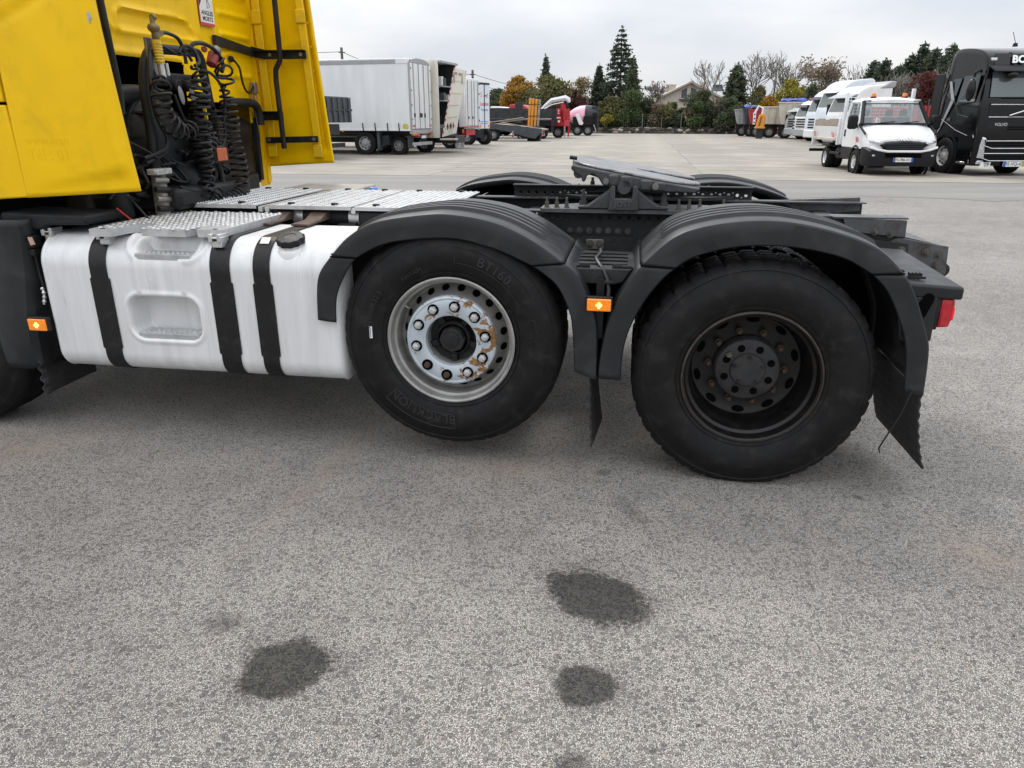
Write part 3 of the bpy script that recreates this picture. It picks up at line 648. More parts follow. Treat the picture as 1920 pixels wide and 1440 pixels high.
MB().prism([(.78,1.03),(1.027,.988),(1.037,.846),(.74,.846),(.70,.98)], NR-.010, NR-.001, 'xz').build('rail_tail', M['frame_worn'], T, bevel=.006)
MB().prism([(.60,1.02),(.83,1.0),(.84,.90),(.62,.91)], NR-.022, NR-.011, 'xz').build('bracket_plate', M['rustplate'] if 'rustplate' in M else M['frame'], T, bevel=.002)
for x in (-1.10, .24): pass
b = MB().bx(-4.6, .46, NR, NR+.085, 1.1185, 1.1265); b.build('rail_flange', M['frame'], T)
b = MB().prism([(-4.6,.84),(.70,.84),(1.039,.844),(1.027,.986),(.81,1.03),(.806,1.118),(-4.6,1.118)], FR-.008, FR, 'xz'); b.build('frame_rail', M['frame'], T)
MB().bx(-4.6, .808, FR-.085, FR-.001, 1.1185, 1.1265).build('rail_flange', M['frame_worn'], T)
perforated('angle_bar', -1.32, .16, 1.127, 1.196, FR-.01, [(-1.28+.052*i, 1.150) for i in range(28)], .010, M['frame'], T)
MB().bx(-1.32, .16, FR-.07, FR-.01, 1.196, 1.203).build('angle_bar_flange', M['frame'], T)
def bolt(x, y, z, r=.012, L=.028, d=(0,-1,0), mat='bolt', nm='bolt'):
    D = Vector(d); p = Vector((x, y, z)); b = MB().cyl(p, p+D*.004, r*1.45, n=14).cyl(p+D*.004, p+D*L*.6, r, n=6).cyl(p+D*L*.6, p+D*L, r*.55, n=8); return b.build(nm, M[mat], T)
for i in range(8):
    if i != 7: bolt(-.890+.0515*i, NR, 1.026)
bolt(-.44, NR, 1.03)
for x, z in ((.66,1.055),(.735,1.045)): bolt(x, NR-.018, z)
for x, z in ((.80,.965),(.925,.955),(.985,.945)): bolt(x, NR-.022 if x < .9 else NR-.010, z, .015)
bolt(.98, NR-.01, .89, .014); bolt(.24, NR, 1.02); bolt(.29, NR, 1.02); bolt(.34, NR, 1.02); bolt(.42, NR-.05, .955, .02, .04)
# lower plate with the scalloped edge behind the tray
P = [(-.93,1.0),(-.40,1.0),(-.40,.86),(-.93,.86)]
MB().prism(P, NR-.015, NR-.004, 'xz').build('suspension_plate', M['frame'], T)
sc = [(-.88,.985),(-.68,.985)]
for k in range(3):
    x = -.68+k*.055; sc += [(x+.028-.013*math.cos(q), .985-.028*math.sin(q)) for q in np.linspace(.0, PI, 7)]
sc += [(-.50,.985),(-.50,.88),(-.88,.88)]
MB().prism(sc, NR-.024, NR-.016, 'xz').build('scalloped_plate', M['frame'], T, bevel=.002)
MB().bx(-.80, -.705, NR-.033, NR-.025, .93, .985).build('nut_plate', M['steel'], T, bevel=.003)
for x in (-.777, -.727): bolt(x, NR-.034, .96, .014, .03)
for x in (-4.4, -3.2, -2.2, -1.15, -.2, .55):
    MB().bx(x-.05, x+.05, NR+.01, FR-.01, .88, 1.07).build('cross_member', M['frame'], T, bevel=.01)
MB().prism([(.93,NR),(1.03,NR+.02),(1.03,FR-.02),(.93,FR)], .86, .98, 'xy').build('rear_cross_member', M['frame_worn'], T, bevel=.02)
MB().cyl((1.02,NR-.004,.868), (1.02,NR+.05,.868), .035, n=20).build('tow_eye', M['frame'], T)
# far rail tail
MB().prism([(.30,1.127),(.785,1.15),(.79,1.07),(.60,1.05),(.45,1.06)], FR-.026, FR-.01, 'xz').build('rail_end_plate', M['frame_worn'], T, bevel=.003)
MB().prism([(.25,NR+.1),(.50,NR+.05),(.8,NR+.02),(.8,FR-.09),(.25,FR-.09)], 1.04, 1.06, 'xy').build('rear_deck_plate', M['frame_worn'], T)
# axles, springs, tanks under the frame
for x, z in ((PX, PZ), (0, .512), (-4.2, .52)):
    MB().cyl((x, .3, z), (x, 2.14, z), .075, n=18).build('axle', M['black'], T)
    for y in (.78, 1.66): MB().lathe([(.0,.0),(.13,.0),(.15,.06),(.145,.16),(.12,.22),(.0,.22)], (x+.3 if x > -4 else x, y, z+.05), axis='z', n=24).build('air_spring', M['rubber'], T)
    for y in (.42, 2.02): MB().cyl((x, y-.06, z), (x, y+.06, z), .21, n=28).build('brake_drum', M['black'], T)
MB().sphere((0, YC, .56), .26, 20, 14, (1.1,.9,1.0)).build('differential', M['black'], T)
MB().cyl((0, YC, .62), (-3.6, YC, .80), .06, n=14).build('drive_shaft', M['black'], T)
for x in (-1.9, -1.0, -.45): MB().cyl((x, .95, .80), (x, 1.5, .80), .12, n=20).build('air_tank', M['black'], T)
MB().prism([(-.15,.55),(.20,1.06),(.50,1.0),(.70,.93),(.76,.72),(.76,.45),(.45,.45)], .70, .712, 'xz').build('gap_shade_plate', M['void'], T)  # black sheet added to paint the shade in the gap behind the tyre
MB().bx(-3.3, -2.1, .95, 1.55, .42, .80).build('gearbox', M['black'], T, bevel=.06)
MB().bx(-3.46, -1.9, 1.72, 2.42, .36, 1.05).build('far_side_box', M['plastic2'], T, bevel=.06)  # unseen far-side tank, set low to block light from beyond
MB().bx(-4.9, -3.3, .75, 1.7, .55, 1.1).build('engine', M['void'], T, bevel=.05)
MB().bx(-1.98, -1.88, .15, .75, .45, 1.0).build('tank_shield', M['black'], T)
# ---------------------------------------------------------------- fifth wheel coupling
fz = lambda x: 1.385 - .168*(x+.9)
pl = [(-.905,.16),(-.885,.27),(-.84,.36),(-.75,.42),(-.6,.45),(-.45,.455),(-.35,.43),(-.27,.36),(-.225,.27),(-.205,.20),(-.215,.14),(-.36,.085),(-.52,.06)]
top = pl + [(-.575,.0)] + [(x, -y) for x, y in pl[::-1]]
def greasy():
    t = NT('greasy_coupling_plate'); co = t.coord(); c = t.ramp(t.noise(co, 9, 5), [(.3, (.12,.12,.12)), (.7, (.24,.24,.245))])
    w = t.step(t.noise(t.coord((5, 30, 5), (0, 0, .15)), 1.0, 8, .7, 1.2), .50, .64); c = t.mix(w, c, (.02,.02,.02))
    t.set(Base_Color=c, Roughness=t.math('ADD', t.math('MULTIPLY', w, -.1), .36), Metallic=.35); t.bump(t.noise(co, 60, 5), .4, .004); return t.m
M['greasy'] = greasy(); M['cast'] = pbr('cast_iron_grey', (.042,.044,.047), .55, var=.2, vs=8, dirt=(.016,.016,.016), da=.6, ds=9, bump=.25, bs=90)
fwp = bpy.data.objects.new('fifth_wheel', None); COL.objects.link(fwp); fwp.parent = T; fwp['label'] = 'tilted greasy fifth wheel coupling'
n = len(top); vs = [(x, YC+y, fz(x)) for x, y in top] + [(x, YC+y, fz(x)-.014) for x, y in top]
MB().add(vs, [tuple(range(n)), tuple(range(2*n-1, n-1, -1))] + [(i, i+n, (i+1) % n+n, (i+1) % n) for i in range(n)]).build('top_plate', M['greasy'], fwp, bevel=.006)
for s in (-1, 1):
    G = [[(x, YC+s*(y+.0015), fz(x)-.0135) for x, y in pl[:11]], [(x, YC+s*(y-.004), fz(x)-.045-.02*sstep(-.9, -.6, x)*sstep(-.2, -.45, x)) for x, y in pl[:11]]]
    MB().grid(G).build('plate_rim', M['cast'], fwp, solid=.012)
sk = [(-.885,fz(-.885)-.013),(-.89,1.350),(-.862,1.325),(-.835,1.312),(-.828,1.285),(-.815,1.287),(-.806,1.318),(-.775,1.325),(-.745,1.305),(-.722,1.270),(-.69,1.262),(-.52,1.248),(-.40,1.240),(-.25,1.236),(-.225,fz(-.225)-.013)]
sk = sk + [(x, fz(x)-.0145) for x in np.linspace(-.27, -.84, 10)]
for s in (-1, 1):
    y0 = YC+s*.43; MB().prism(sk, y0-.03, y0+.03, 'xz').build('side_skirt', M['cast'], fwp, bevel=.008)
for x, z0, z1, w in ((-.668,1.265,1.325,.025),(-.60,1.252,1.318,.030),(-.50,1.245,1.300,.030),(-.43,1.243,1.29,.028)):
    MB().bx(x-w, x+w, YC-.475, YC-.455, z0, z1).build('skirt_rib', M['cast'], fwp, bevel=.01)
for x, z in ((-.705,1.292),(-.452,1.268)):
    MB().cyl((x, YC-.475, z), (x, YC-.484, z), .017, n=16).cyl((x, YC-.484, z), (x, YC-.500, z), .0115, n=6).build('skirt_bolt', M['steel'], fwp)
MB().cyl((-.86, YC-.30, 1.318), (-.86, YC+.2, 1.318), .028, n=14).build('lock_bar', M['cast'], fwp)
MB().cyl((-.91, YC-.30, 1.40), (-.87, YC-.30, 1.395), .010, n=8).build('release_handle', M['black'], fwp)
for s in (-1, 1):
    y0, y1 = YC+s*.43-.055, YC+s*.43+.055
    for P in ([(-.845,1.152),(-.845,1.166),(-.79,1.170),(-.69,1.245),(-.678,1.268),(-.655,1.268),(-.655,1.152)], [(-.565,1.152),(-.565,1.268),(-.548,1.268),(-.535,1.245),(-.44,1.175),(-.379,1.168),(-.379,1.152)], [(-.655,1.152),(-.655,1.208),(-.565,1.208),(-.565,1.152)]):
        MB().prism(P, y0, y1, 'xz').build('pedestal', M['cast'], fwp, bevel=.006)
    MB().prism([(-.69,1.148),(-.53,1.148),(-.545,1.27),(-.562,1.27),(-.567,1.205),(-.653,1.205),(-.658,1.27),(-.675,1.27)], y0-.018, y0-.001, 'xz').build('pedestal_face', M['cast'], fwp, bevel=.004)
    MB().cyl((-.61, y0+.01, 1.262), (-.61, y1-.01, 1.262), .035, n=20).build('rocker_shaft', M['cast'], fwp)
text_obj('raised_lettering', 'JOST', .036, pbr('worn_letter_edges', (.10,.10,.105), .5), fwp, lambda x, y, z: (-.612+x*1.15, YC-.43-.073-.004-z, 1.180+y), extrude=.003)
bp_ = [(-1.045,-.475),(.045,-.475),(.045,-.33),(-.16,-.20),(-.86,-.20),(-1.045,-.33)]
for s in (-1, 1): MB().prism([(x, YC+s*abs(y)) for x, y in bp_], 1.128, 1.150, 'xy').build('base_plate', M['frame_worn'] if s < 0 else M['frame'], fwp, bevel=.002)
MB().bx(-.75, -.45, YC-.40, YC+.40, 1.128, 1.16).build('cross_plate', M['frame'], fwp)
for s in (-1, 1):
    for x in (-1.015,-.962,-.909,-.325,-.272,-.219,-.10): 
        MB().cyl((x, YC+s*.43, 1.15), (x, YC+s*.43, 1.154), .016, n=14).cyl((x, YC+s*.43, 1.154), (x, YC+s*.43, 1.178), .0125, .0115, n=6).cyl((x, YC+s*.43, 1.178), (x, YC+s*.43, 1.203), .007, n=8).build('stud', M['bolt'], fwp)
    for x in (-.822,-.402):
        MB().cyl((x, YC+s*.42, 1.165), (x, YC+s*.42, 1.185), .022, n=14).cyl((x, YC+s*.42, 1.185), (x, YC+s*.42, 1.222), .017, .015, n=6).cyl((x, YC+s*.42, 1.222), (x, YC+s*.42, 1.245), .009, n=8).build('anchor_bolt', M['cast'], fwp)
# ---------------------------------------------------------------- rear wing and tail lamp
wg = MB().add([(.575,.0,.962),(.795,.0,.950),(.735,.60,1.005),(.62,.60,1.012),(.575,.0,.90),(.795,.0,.895),(.735,.60,.95),(.62,.60,.96)], [(0,1,2,3),(7,6,5,4),(0,4,5,1),(1,5,6,2),(2,6,7,3),(3,7,4,0)])
wg.build('lamp_bracket', M['plastic'], T, bevel=.012)
MB().prism([(.545,.905),(.700,.905),(.705,.72),(.660,.70),(.58,.72)], .0, .02, 'xz').build('bracket_side', M['plastic'], T, bevel=.006)
kh = [(.662+.024*math.cos(q), .915-.022+.030*math.sin(q)) for q in np.linspace(.2, PI-.1, 9)] + [(.642+.026*math.cos(q), .848+.035*math.sin(q)) for q in np.linspace(PI-.4, 2*PI-.2, 10)]
MB().prism(kh, -.0035, -.001, 'xz').build('bracket_hole', M['void'], T, smooth=False)
MB().bx(.695, .722, .012, .42, .765, .905).build('tail_lamp_housing', M['black'], T, bevel=.006)
tl = bpy.data.objects.new('tail_lamp', None); COL.objects.link(tl); tl.parent = T
MB().prism([(.722,.775),(.765,.780),(.776,.84),(.772,.895),(.722,.897)], .010, .40, 'xz').build('lens', M['redlens'], tl, bevel=.006)
MB().bx(.728, .758, .0065, .0105, .785, .885).build('side_reflector', M['redlens'], tl, bevel=.002)
t = NT('lit_tail_lamp'); t.set(Base_Color=(.6,.01,.02), Roughness=.2, Emission_Color=(1,.03,.06,1), Emission_Strength=.3); M['taillit'] = t.m
MB().bx(.7675, .7755, .0062, .03, .81, .865).build('lit_segment', M['taillit'], tl, bevel=.003)
b = MB()
for i in range(4): b.bx(.60+i*.014, .606+i*.014, .07, .10, .972, .990)
b.build('clip', M['black'], T); MB().bx(.575, .66, .06, .067, .968, .978).build('clip_bar', M['black'], T)
# ---------------------------------------------------------------- fuel tank
def tank_paint():
    t = NT('brushed_white_tank'); co = t.coord()
    c = t.ramp(t.noise(t.coord((14, 14, 1.1)), 1.0, 7, .6, .3), [(.25, (.60,.605,.61)), (.6, (.73,.735,.74)), (.8, (.80,.805,.81))])
    d = t.step(t.noise(t.coord((22, 6, 1.3), loc=(.3, 0, .2)), 1.0, 8, .72, .6), .57, .72); c = t.mix(t.math('MULTIPLY', d, .42), c, (.27,.262,.25))
    d2 = t.step(t.noise(t.coord((3.0, 3, 2.2)), 1.0, 7, .65), .60, .78); c = t.mix(t.math('MULTIPLY', d2, .45), c, (.36,.345,.32))
    sc = t.step(t.noise(t.coord((5, 5, 60), (0, .15, 0)), 1.0, 4, .6), .70, .74); c = t.mix(t.math('MULTIPLY', sc, .4), c, (.12,.12,.12))
    t.set(Base_Color=c, Roughness=t.math('ADD', t.math('MULTIPLY', t.noise(t.coord((60, 60, 3)), 1.0, 4), .25), .26), Metallic=.12, Specular_IOR_Level=.55)
    t.bump(t.noise(t.coord((80, 80, 4)), 1.0, 4), .12, .002); return t.m
M['tank'] = tank_paint()
def sect(off=0.0, y0=.0, y1=.66, z0=.372, z1=1.058, rs=(.10,.15,.10,.09)):
    P = []
    cs = [(y0+rs[0], z0+rs[0], rs[0], PI, 1.5*PI), ]
    # start at back top, run over the top to the front, down the front, along the bottom
    def arc(cy, cz, r, a0, a1, n): return [(cy+(r+off)*math.cos(q), cz+(r+off)*math.sin(q)) for q in np.linspace(a0, a1, n)]
    P += arc(y1-rs[2], z1-rs[2], rs[2], 0, PI/2, 8)
    P += [(y, z1+off) for y in np.linspace(y1-rs[2], y0+rs[1], 16)[1:-1]]
    P += arc(y0+rs[1], z1-rs[1], rs[1], PI/2, PI, 22)
    P += [(y0-off, z) for z in np.linspace(z1-rs[1], z0+rs[0], 58)[1:-1]]
    P += arc(y0+rs[0], z0+rs[0], rs[0], PI, 1.5*PI, 12)
    P += [(y, z0-off) for y in np.linspace(y0+rs[0], y1-rs[3], 10)[1:-1]]
    P += arc(y1-rs[3], z0+rs[3], rs[3], 1.5*PI, 2*PI, 6)
    return P
TX0, TX1 = -3.462, -1.895
SEC = sect(); SN = []
for i, p in enumerate(SEC):
    a = np.array(SEC[(i+1) % len(SEC)])-np.array(SEC[i-1]); nrm = np.array([a[1], -a[0]]); SN.append(-nrm/np.linalg.norm(nrm))
cen = np.array([.33, .715]); SN = [n_ if np.dot(n_, np.array(p)-cen) > 0 else -n_ for n_, p in zip(SN, SEC)]
tank = bpy.data.objects.new('fuel_tank', None); COL.objects.link(tank); tank.parent = T; tank['label'] = 'scuffed white fuel tank with black straps and step recesses'
arcl = np.r_[0, np.cumsum([math.dist(SEC[i], SEC[i+1]) for i in range(len(SEC)-1)])]
def zdev(i):      # developed height: distance along the skin measured as if the front were flat
    y, z = SEC[i]
    return z
topi = max(i for i, p in enumerate(SEC) if p[1] > 1.0579 and p[0] > .1); zref = arcl[topi]
def depress(x, i):
    y, z = SEC[i]
    if y > .2 or z < .45: return 0
    zz = 1.058+.064 - (arcl[i]-zref)*1.0 if True else z      # unrolled height (top edge of the fillet is about 1.12)
    zz = z if z < .90 else .908 + (.908-1.058)*0 + max(0, (arcl[fi]-arcl[i]))
    d = 0
    s1 = sdf_rr(x, zz, -2.995, -2.632, .565, .768, .06); d += .115*sstep(.010, -.022, s1); d -= .007*math.exp(-((s1-.020)/.011)**2)
    s2 = sdf_rr(x, zz, -2.935, -2.615, .965, 1.115, .055); d += .07*sstep(.012, -.055, s2)
    s3 = min(sdf_rr(x, zz, -2.975, -2.575, .955, 1.20, .09), sdf_rr(x, zz, -2.915, -2.70, .70, 1.0, .03)+.0); s3 = max(s3, -1)
    if s1 > .03: d -= .009*math.exp(-((s3-.012)/.013)**2)
    return d
fi = min(i for i, p in enumerate(SEC) if p[0] < .001)
xs = list(np.arange(TX0+.04, -3.05, .03)) + list(np.arange(-3.05, -2.55, .0062)) + list(np.arange(-2.55, TX1-.03, .03))
G = []
def ring_at(x, off): return [(x, p[0]+n_[0]*off, p[1]+n_[1]*off) for p, n_ in zip(SEC, SN)]
for x, off in ((TX0,-.06),(TX0+.004,-.03),(TX0+.012,-.010),(TX0+.022,-.002),(TX0+.030,.003),(TX0+.036,.0)): G.append(ring_at(x, off))
for x in xs:
    row = []
    for i, (p, n_) in enumerate(zip(SEC, SN)):
        d = depress(x, i) if -3.06 < x < -2.54 else 0
        row.append((x, p[0]-n_[0]*d, p[1]-n_[1]*d))
    G.append(row)
for x, off in ((TX1-.028,.0),(TX1-.022,.004),(TX1-.015,.0),(TX1-.006,-.012),(TX1,-.035),(TX1+.012,-.08),(TX1+.014,-.14)): G.append(ring_at(x, off))
b = MB().grid(G, wrap=True); nn = len(SEC); b.f.append(tuple(range(nn))); b.f.append(tuple(range(len(b.v)-1, len(b.v)-nn-1, -1)))
b.build('tank_shell', M['tank'], tank, ang=50)
for k, (x0, x1) in enumerate(((-3.175,-3.085), (-2.535,-2.435), (-2.315,-2.232))):
    So = sect(.007); Si = sect(.0012); G = []
    for x, P in ((x0, Si), (x0, So), (x1, So), (x1, Si)):
        G.append([(x + (-.008 if (p[1] < .86 and p[1] > .50) else 0)*(1 if x == x0 else -1), p[0], p[1]) for p in P])
    MB().grid(G, wrap=True).build('strap', M['strap'] if 'strap' in M else M['rubber'], tank, ang=30)
M['tread'] = pbr('tread_plate_aluminium', (.52,.53,.535), .42, metal=.4, var=.12, vs=14, dirt=(.30,.29,.275), da=.55, ds=11)
def bump_dome(b, x, y, z, lx, ly, h, ang=0.0, sk=.3):
    n = 8; ca, sa = math.cos(ang), math.sin(ang); vs = []
    for f, hh in ((1.0, 0.0), (.62, h*.8)):
        for k in range(n):
            q = 2*PI*k/n; dx, dy = lx*f*math.cos(q), ly*f*math.sin(q); vs.append((x+dx*ca-dy*sa, y+dx*sa+dy*ca, z+hh))
    vs.append((x, y, z+h)); b.add(vs, [(k, (k+1) % n, n+(k+1) % n, n+k) for k in range(n)] + [(n+k, n+(k+1) % n, 2*n) for k in range(n)])
for z, xa, xb, ya, yb in ((.588,-2.975,-2.655,.004,.10), (.985,-2.925,-2.635,.006,.07)):
    b = MB().prism([(ya, z-.028),(ya-.004, z-.004),(ya+.006, z),(yb, z+.002),(yb, z-.01),(ya+.02, z-.03)], xa, xb, 'yz')
    for i in range(11):
        for j in range(3): bump_dome(b, xa+.02+i*(xb-xa-.04)/10+.006*(j % 2), ya+.018+j*.026, z+.001, .010, .007, .004)
    b.build('tank_step', M['tread'], tank)
# filler cap
cp = Vector((-2.145, .085, 1.022)); ax = Vector((0, -.30, .95)).normalized(); rot = ax.to_track_quat('Z', 'Y').to_matrix()
b = MB().lathe([(.085,-.04),(.075,.0),(.062,.012),(.055,.014),(.055,.03),(.0,.03)], axis='z', n=32); b.v = [tuple(cp + rot @ Vector(p)) for p in b.v]; b.build('filler_neck', M['tank'], tank, ang=50)
b = MB(); prof = []
G = []
for r_, z_ in ((.058,.022),(.064,.026),(.065,.048),(.060,.055),(.030,.058),(.028,.056),(.0,.056)):
    G.append([tuple(cp + rot @ Vector(((r_*(1+(.05*math.cos(10*2*PI*k/60) if r_ > .05 else 0)))*math.cos(2*PI*k/60), (r_*(1+(.05*math.cos(10*2*PI*k/60) if r_ > .05 else 0)))*math.sin(2*PI*k/60), z_))) for k in range(60)])
b.grid(G, wrap=True).build('filler_cap', M['plastic2'], tank, ang=40)
MB().obx((-2.275, .075, 1.052), (.045, .04, .002), ('X', R(38))).build('strap_label', M['stick_white'], tank)
M['rustplate'] = pbr('rusty_plate', (.10,.065,.045), .75, var=.4, vs=9, dirt=(.05,.045,.04), da=.5, ds=8)
for x in (-3.13, -2.485, -2.275): MB().prism([(.45,1.068),(.45,1.078),(.62,1.0785),(.70,1.105),(.82,1.112),(.83,1.068)], x-.045, x+.045, 'yz').build('tank_bracket', M['rustplate'], tank)
for x in (-3.44, -3.09, -2.50): MB().bx(x-.02, x+.03, .02+.06*(x < -3.4), .10+.06*(x < -3.4), 1.02, 1.05).bx(x-.03, x-.012, .01+.06*(x < -3.4), .09+.06*(x < -3.4), 1.045, 1.085).bx(x+.012, x+.03, .01+.06*(x < -3.4), .09+.06*(x < -3.4), 1.045, 1.085).bx(x-.032, x+.032, .01+.06*(x < -3.4), .09+.06*(x < -3.4), 1.062, 1.07).build('step_clamp', M['alu'], tank, bevel=.003)
# step plate above the tank
sp = [(-3.125,-.02),(-3.01,-.02),(-2.995,.10),(-2.965,.155),(-2.905,.155),(-2.885,.03),(-2.655,.03),(-2.63,.13),(-2.60,.04),(-2.475,.04),(-2.475,.70),(-3.155,.70)]
b = MB().prism(sp, 1.065, 1.100, 'xy')
for i in range(17):
    for j in range(15):
        x = -3.10+i*.038; y = .03+j*.046+(.023 if i % 2 else 0)
        if (-3.005 < x < -2.885 and y < .19) or (x > -2.64 and y < .16) or x > -2.49 or y > .68 or x < -3.115: continue
        bump_dome(b, x, y, 1.1005, .0165, .0125, .0075, .5 if (i+j) % 2 else -.5)
b.build('step_plate', M['tread'], T, bevel=.0)
for x, y in ((-3.07,.005),(-2.52,.065)): MB().cyl((x, y, 1.1003), (x, y, 1.1012), .012, n=14).build('bolt_hole', M['void'], T)
# catwalk plates
def cat(x0, x1, y0, y1, z, nm='catwalk_plate', tilt=0.0):
    b = MB().bx(x0, x1, y0, y1, z-.006, z).bx(x0, x1, y0-.0, y0+.004, z-.02, z-.006)
    nx = int((x1-x0)/.034); ny = int((y1-y0)/.028)
    for i in range(nx):
        for j in range(ny):
            x = x0+.02+i*(x1-x0-.04)/(nx-1); y = y0+.02+j*(y1-y0-.04)/(ny-1)
            bump_dome(b, x, y, z, .0135, .0075, .0062, .9 if i % 2 else -.9)
    o = b.build(nm, M['tread'], T)
    for y in (y0+.05, y1-.05):
        for x in (x0+.11, x1-.11): MB().bx(x-.018, x+.018, y-.012, y+.012, z+.002, z+.013).build('plate_clip', M['black'], T, bevel=.003)
    return o
cat(-3.13, -2.64, .70, 1.66, 1.143); cat(-2.56, -2.085, .70, 1.66, 1.143); cat(-2.065, -1.56, .70, 1.66, 1.142)
b = MB()
for x in (-2.62, -2.58, -2.075): b.bx(x-.012, x+.012, .71, 1.65, 1.105, 1.133)
b.build('catwalk_bearer', M['alu'], T)
MB().cyl((-3.0, .80, 1.075), (-1.80, .80, 1.075), .052, n=20).build('air_pipe', M['plastic2'], T)
for x in (-2.42, -2.09): MB().lathe([(.0545,-.03),(.0545,.03)], (x, .80, 1.075), axis='x', n=24).build('pipe_band', M['alu'], T)
MB().bx(-2.05, -1.70, .72, .78, .80, 1.115).build('side_cover', M['plastic2'], T, bevel=.01)
for x in (-2.3, -2.12, -1.98): MB().prism([(.70,.98),(.83,.98),(.83,1.06),(.72,1.05)], x-.05, x+.05, 'yz').build('pipe_bracket', M['black'], T, bevel=.004)
MB().lathe([(.0,.045),(.022,.044),(.032,.036),(.034,.014),(.038,.0)], (-2.42, 2.02, 1.085), axis='z', n=24).build('filler_lid', pbr('blue_plastic_lid', (.06,.20,.55), .45), T, ang=50)
MB().bx(-2.56, -2.28, 1.90, 2.12, 1.03, 1.085).build('additive_tank_top', M['black'], T, bevel=.01)
MB().bx(-3.05, -2.50, 1.85, 2.30, 1.06, 1.125).build('battery_lid', pbr('dusty_lid', (.30,.28,.25), .7), T, bevel=.01)

# ---------------------------------------------------------------- cab
cab = bpy.data.objects.new('cab', None); COL.objects.link(cab); cab.parent = T; cab['label'] = 'yellow sleeper cab of the tractor with pressed rear wall'
WX = -3.41
def line_d(y, z, a, b_):
    ay, az = a; by, bz = b_; t_ = max(0, min(1, ((y-ay)*(by-ay)+(z-az)*(bz-az))/((by-ay)**2+(bz-az)**2))); return math.hypot(y-ay-t_*(by-ay), z-az-t_*(bz-az))
def poly_d(y, z, P): return min(line_d(y, z, P[i], P[i+1]) for i in range(len(P)-1))
RIB = [[(.835,2.068),(.84,2.14),(.90,2.172),(1.40,2.182),(1.53,2.165),(1.586,2.125),(1.60,2.075)], [(.84,2.052),(1.61,2.060)], [(1.93,2.139),(2.30,2.139)], [(1.93,2.27),(2.30,2.272)], [(.755,2.6),(.755,2.10),(.79,2.06)], [(.84,2.30),(1.45,2.31),(1.56,2.345)], [(1.93,2.40),(2.30,2.40)], [(1.655,2.62),(1.655,2.12),(1.69,2.05)], [(1.93,2.01),(2.08,2.04),(2.30,2.035)], [(1.60,1.97),(1.95,1.96)], [(1.86,2.62),(1.86,2.02)], [(1.95,1.88),(2.28,1.88)]]
def wall_h(y, z):
    h = 0
    for k, P in enumerate(RIB):
        d = poly_d(y, z, P); h += .016*math.exp(-(d/.016)**2)
    s = sdf_rr(y, z, .735, 1.42, 1.66, 1.925, .05); h += .014*math.exp(-((s-.018)/.02)**2)      # rim round the opening
    s = sdf_rr(y, z, .84, 1.59, 2.06, 2.18, .04); h -= .012*sstep(.0, -.03, s)
    return h
ys = np.arange(.03, 2.42, .0125); zs = np.arange(1.10, 2.78, .0125); G = [[(WX+wall_h(y, z), y, z) for y in ys] for z in zs]
def keep(i, j):
    y, z = ys[j]+.006, zs[i]+.006
    if sdf_rr(y, z, .735, 1.42, 1.60, 1.925, .04) < 0: return False
    if z < 1.70 and .40 < y < 2.20: return False
    if z < 1.66 and y <= .40: return False
    if z < 1.56 and y > 1.9 and y < 2.26: return False
    return True
MB().grid(G, keep).build('rear_wall', M['yellow'], cab, ang=60)
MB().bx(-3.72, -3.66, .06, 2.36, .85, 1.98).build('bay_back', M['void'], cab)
MB().bx(-5.6, -3.74, .06, 2.38, 1.25, 3.3).build('cab_core', M['yellow'], cab, bevel=.08)
MB().bx(-3.75, -3.43, .05, 2.38, 2.74, 3.3).build('cab_roof_edge', M['yellow'], cab, bevel=.03)
MB().bx(-3.80, -3.40, 2.37, 2.425, 1.12, 2.8).build('cab_side', M['yellow'], cab)
# near side of the cab with its door joint
b = MB().bx(-5.5, -3.452, .004, .05, 1.668, 3.2); b.build('cab_side', M['yellow'], cab, bevel=.006)
b = MB().prism([(-5.5,1.10),(-3.60,1.228),(-3.43,1.240),(-3.452,1.655),(-5.5,1.655)], .004, .05, 'xz'); b.build('cab_sill', M['yellow'], cab, bevel=.008)
MB().bx(-5.5, -3.46, .03, .06, 1.64, 1.68).build('joint', M['void'], cab)
# side fairings
def fairing(mirror):
    G = []
    for z in np.linspace(0, 1, 70):
        row = []
        for s in list(np.linspace(0, .9, 50)) + list(np.linspace(.905, 1, 14)):
            zb = 1.238+(.036*s); zz = zb+(2.80-zb)*z
            xf = -3.441+.008*(zz-1.24); xr = -2.861-.082*(zz-1.274); x = xf+(xr-xf)*s
            y = .0 + .028*sstep(.90, 1.0, s) + .004*sstep(.02, .0, s)
            zl = 1.265+.10*s; y += .022*s*sstep(.022, -.012, zz-zl)*sstep(1.0, .9, s)
            zt = 1.985+.21*s; y += .008*math.exp(-((zz-zt)/.016)**2)*(1 if s < .7 else sstep(.85, .7, s)) - .004*sstep(-.02, .02, zz-zt)
            row.append((x, (2*YC-y) if mirror else y, zz))
        G.append(row)
    e = MB().grid(G).build('side_fairing', M['yellow'], cab, ang=60, solid=.022)
    return e
fairing(False); fairing(True)
# faded outline of removed lettering, a chip of grey primer
M['ghost'] = pbr('yellow_paint_ghost', (.80,.485,.0), .42, var=.05, vs=3, spec=.22)
for txt, x, z, sz in (('www.tran', -3.27, 1.50, .058), ('Tél : 01', -3.27, 1.435, .072)):
    text_obj('removed_lettering', txt, sz, M['ghost'], cab, lambda X, Y, Z: (x+X, -.0005-Z*.3, z+Y), extrude=.001)
ch = [(-.018,.02),(-.004,.028),(.008,.018),(.014,.026),(.019,.0),(.012,-.022),(-.004,-.026),(-.010,-.012),(-.022,-.004)]
MB().prism([(-2.957+a, 2.008+c) for a, c in ch], -.001+.012, .02, 'xz').build('primer_chip', pbr('grey_primer', (.40,.42,.45), .5), cab, smooth=False)
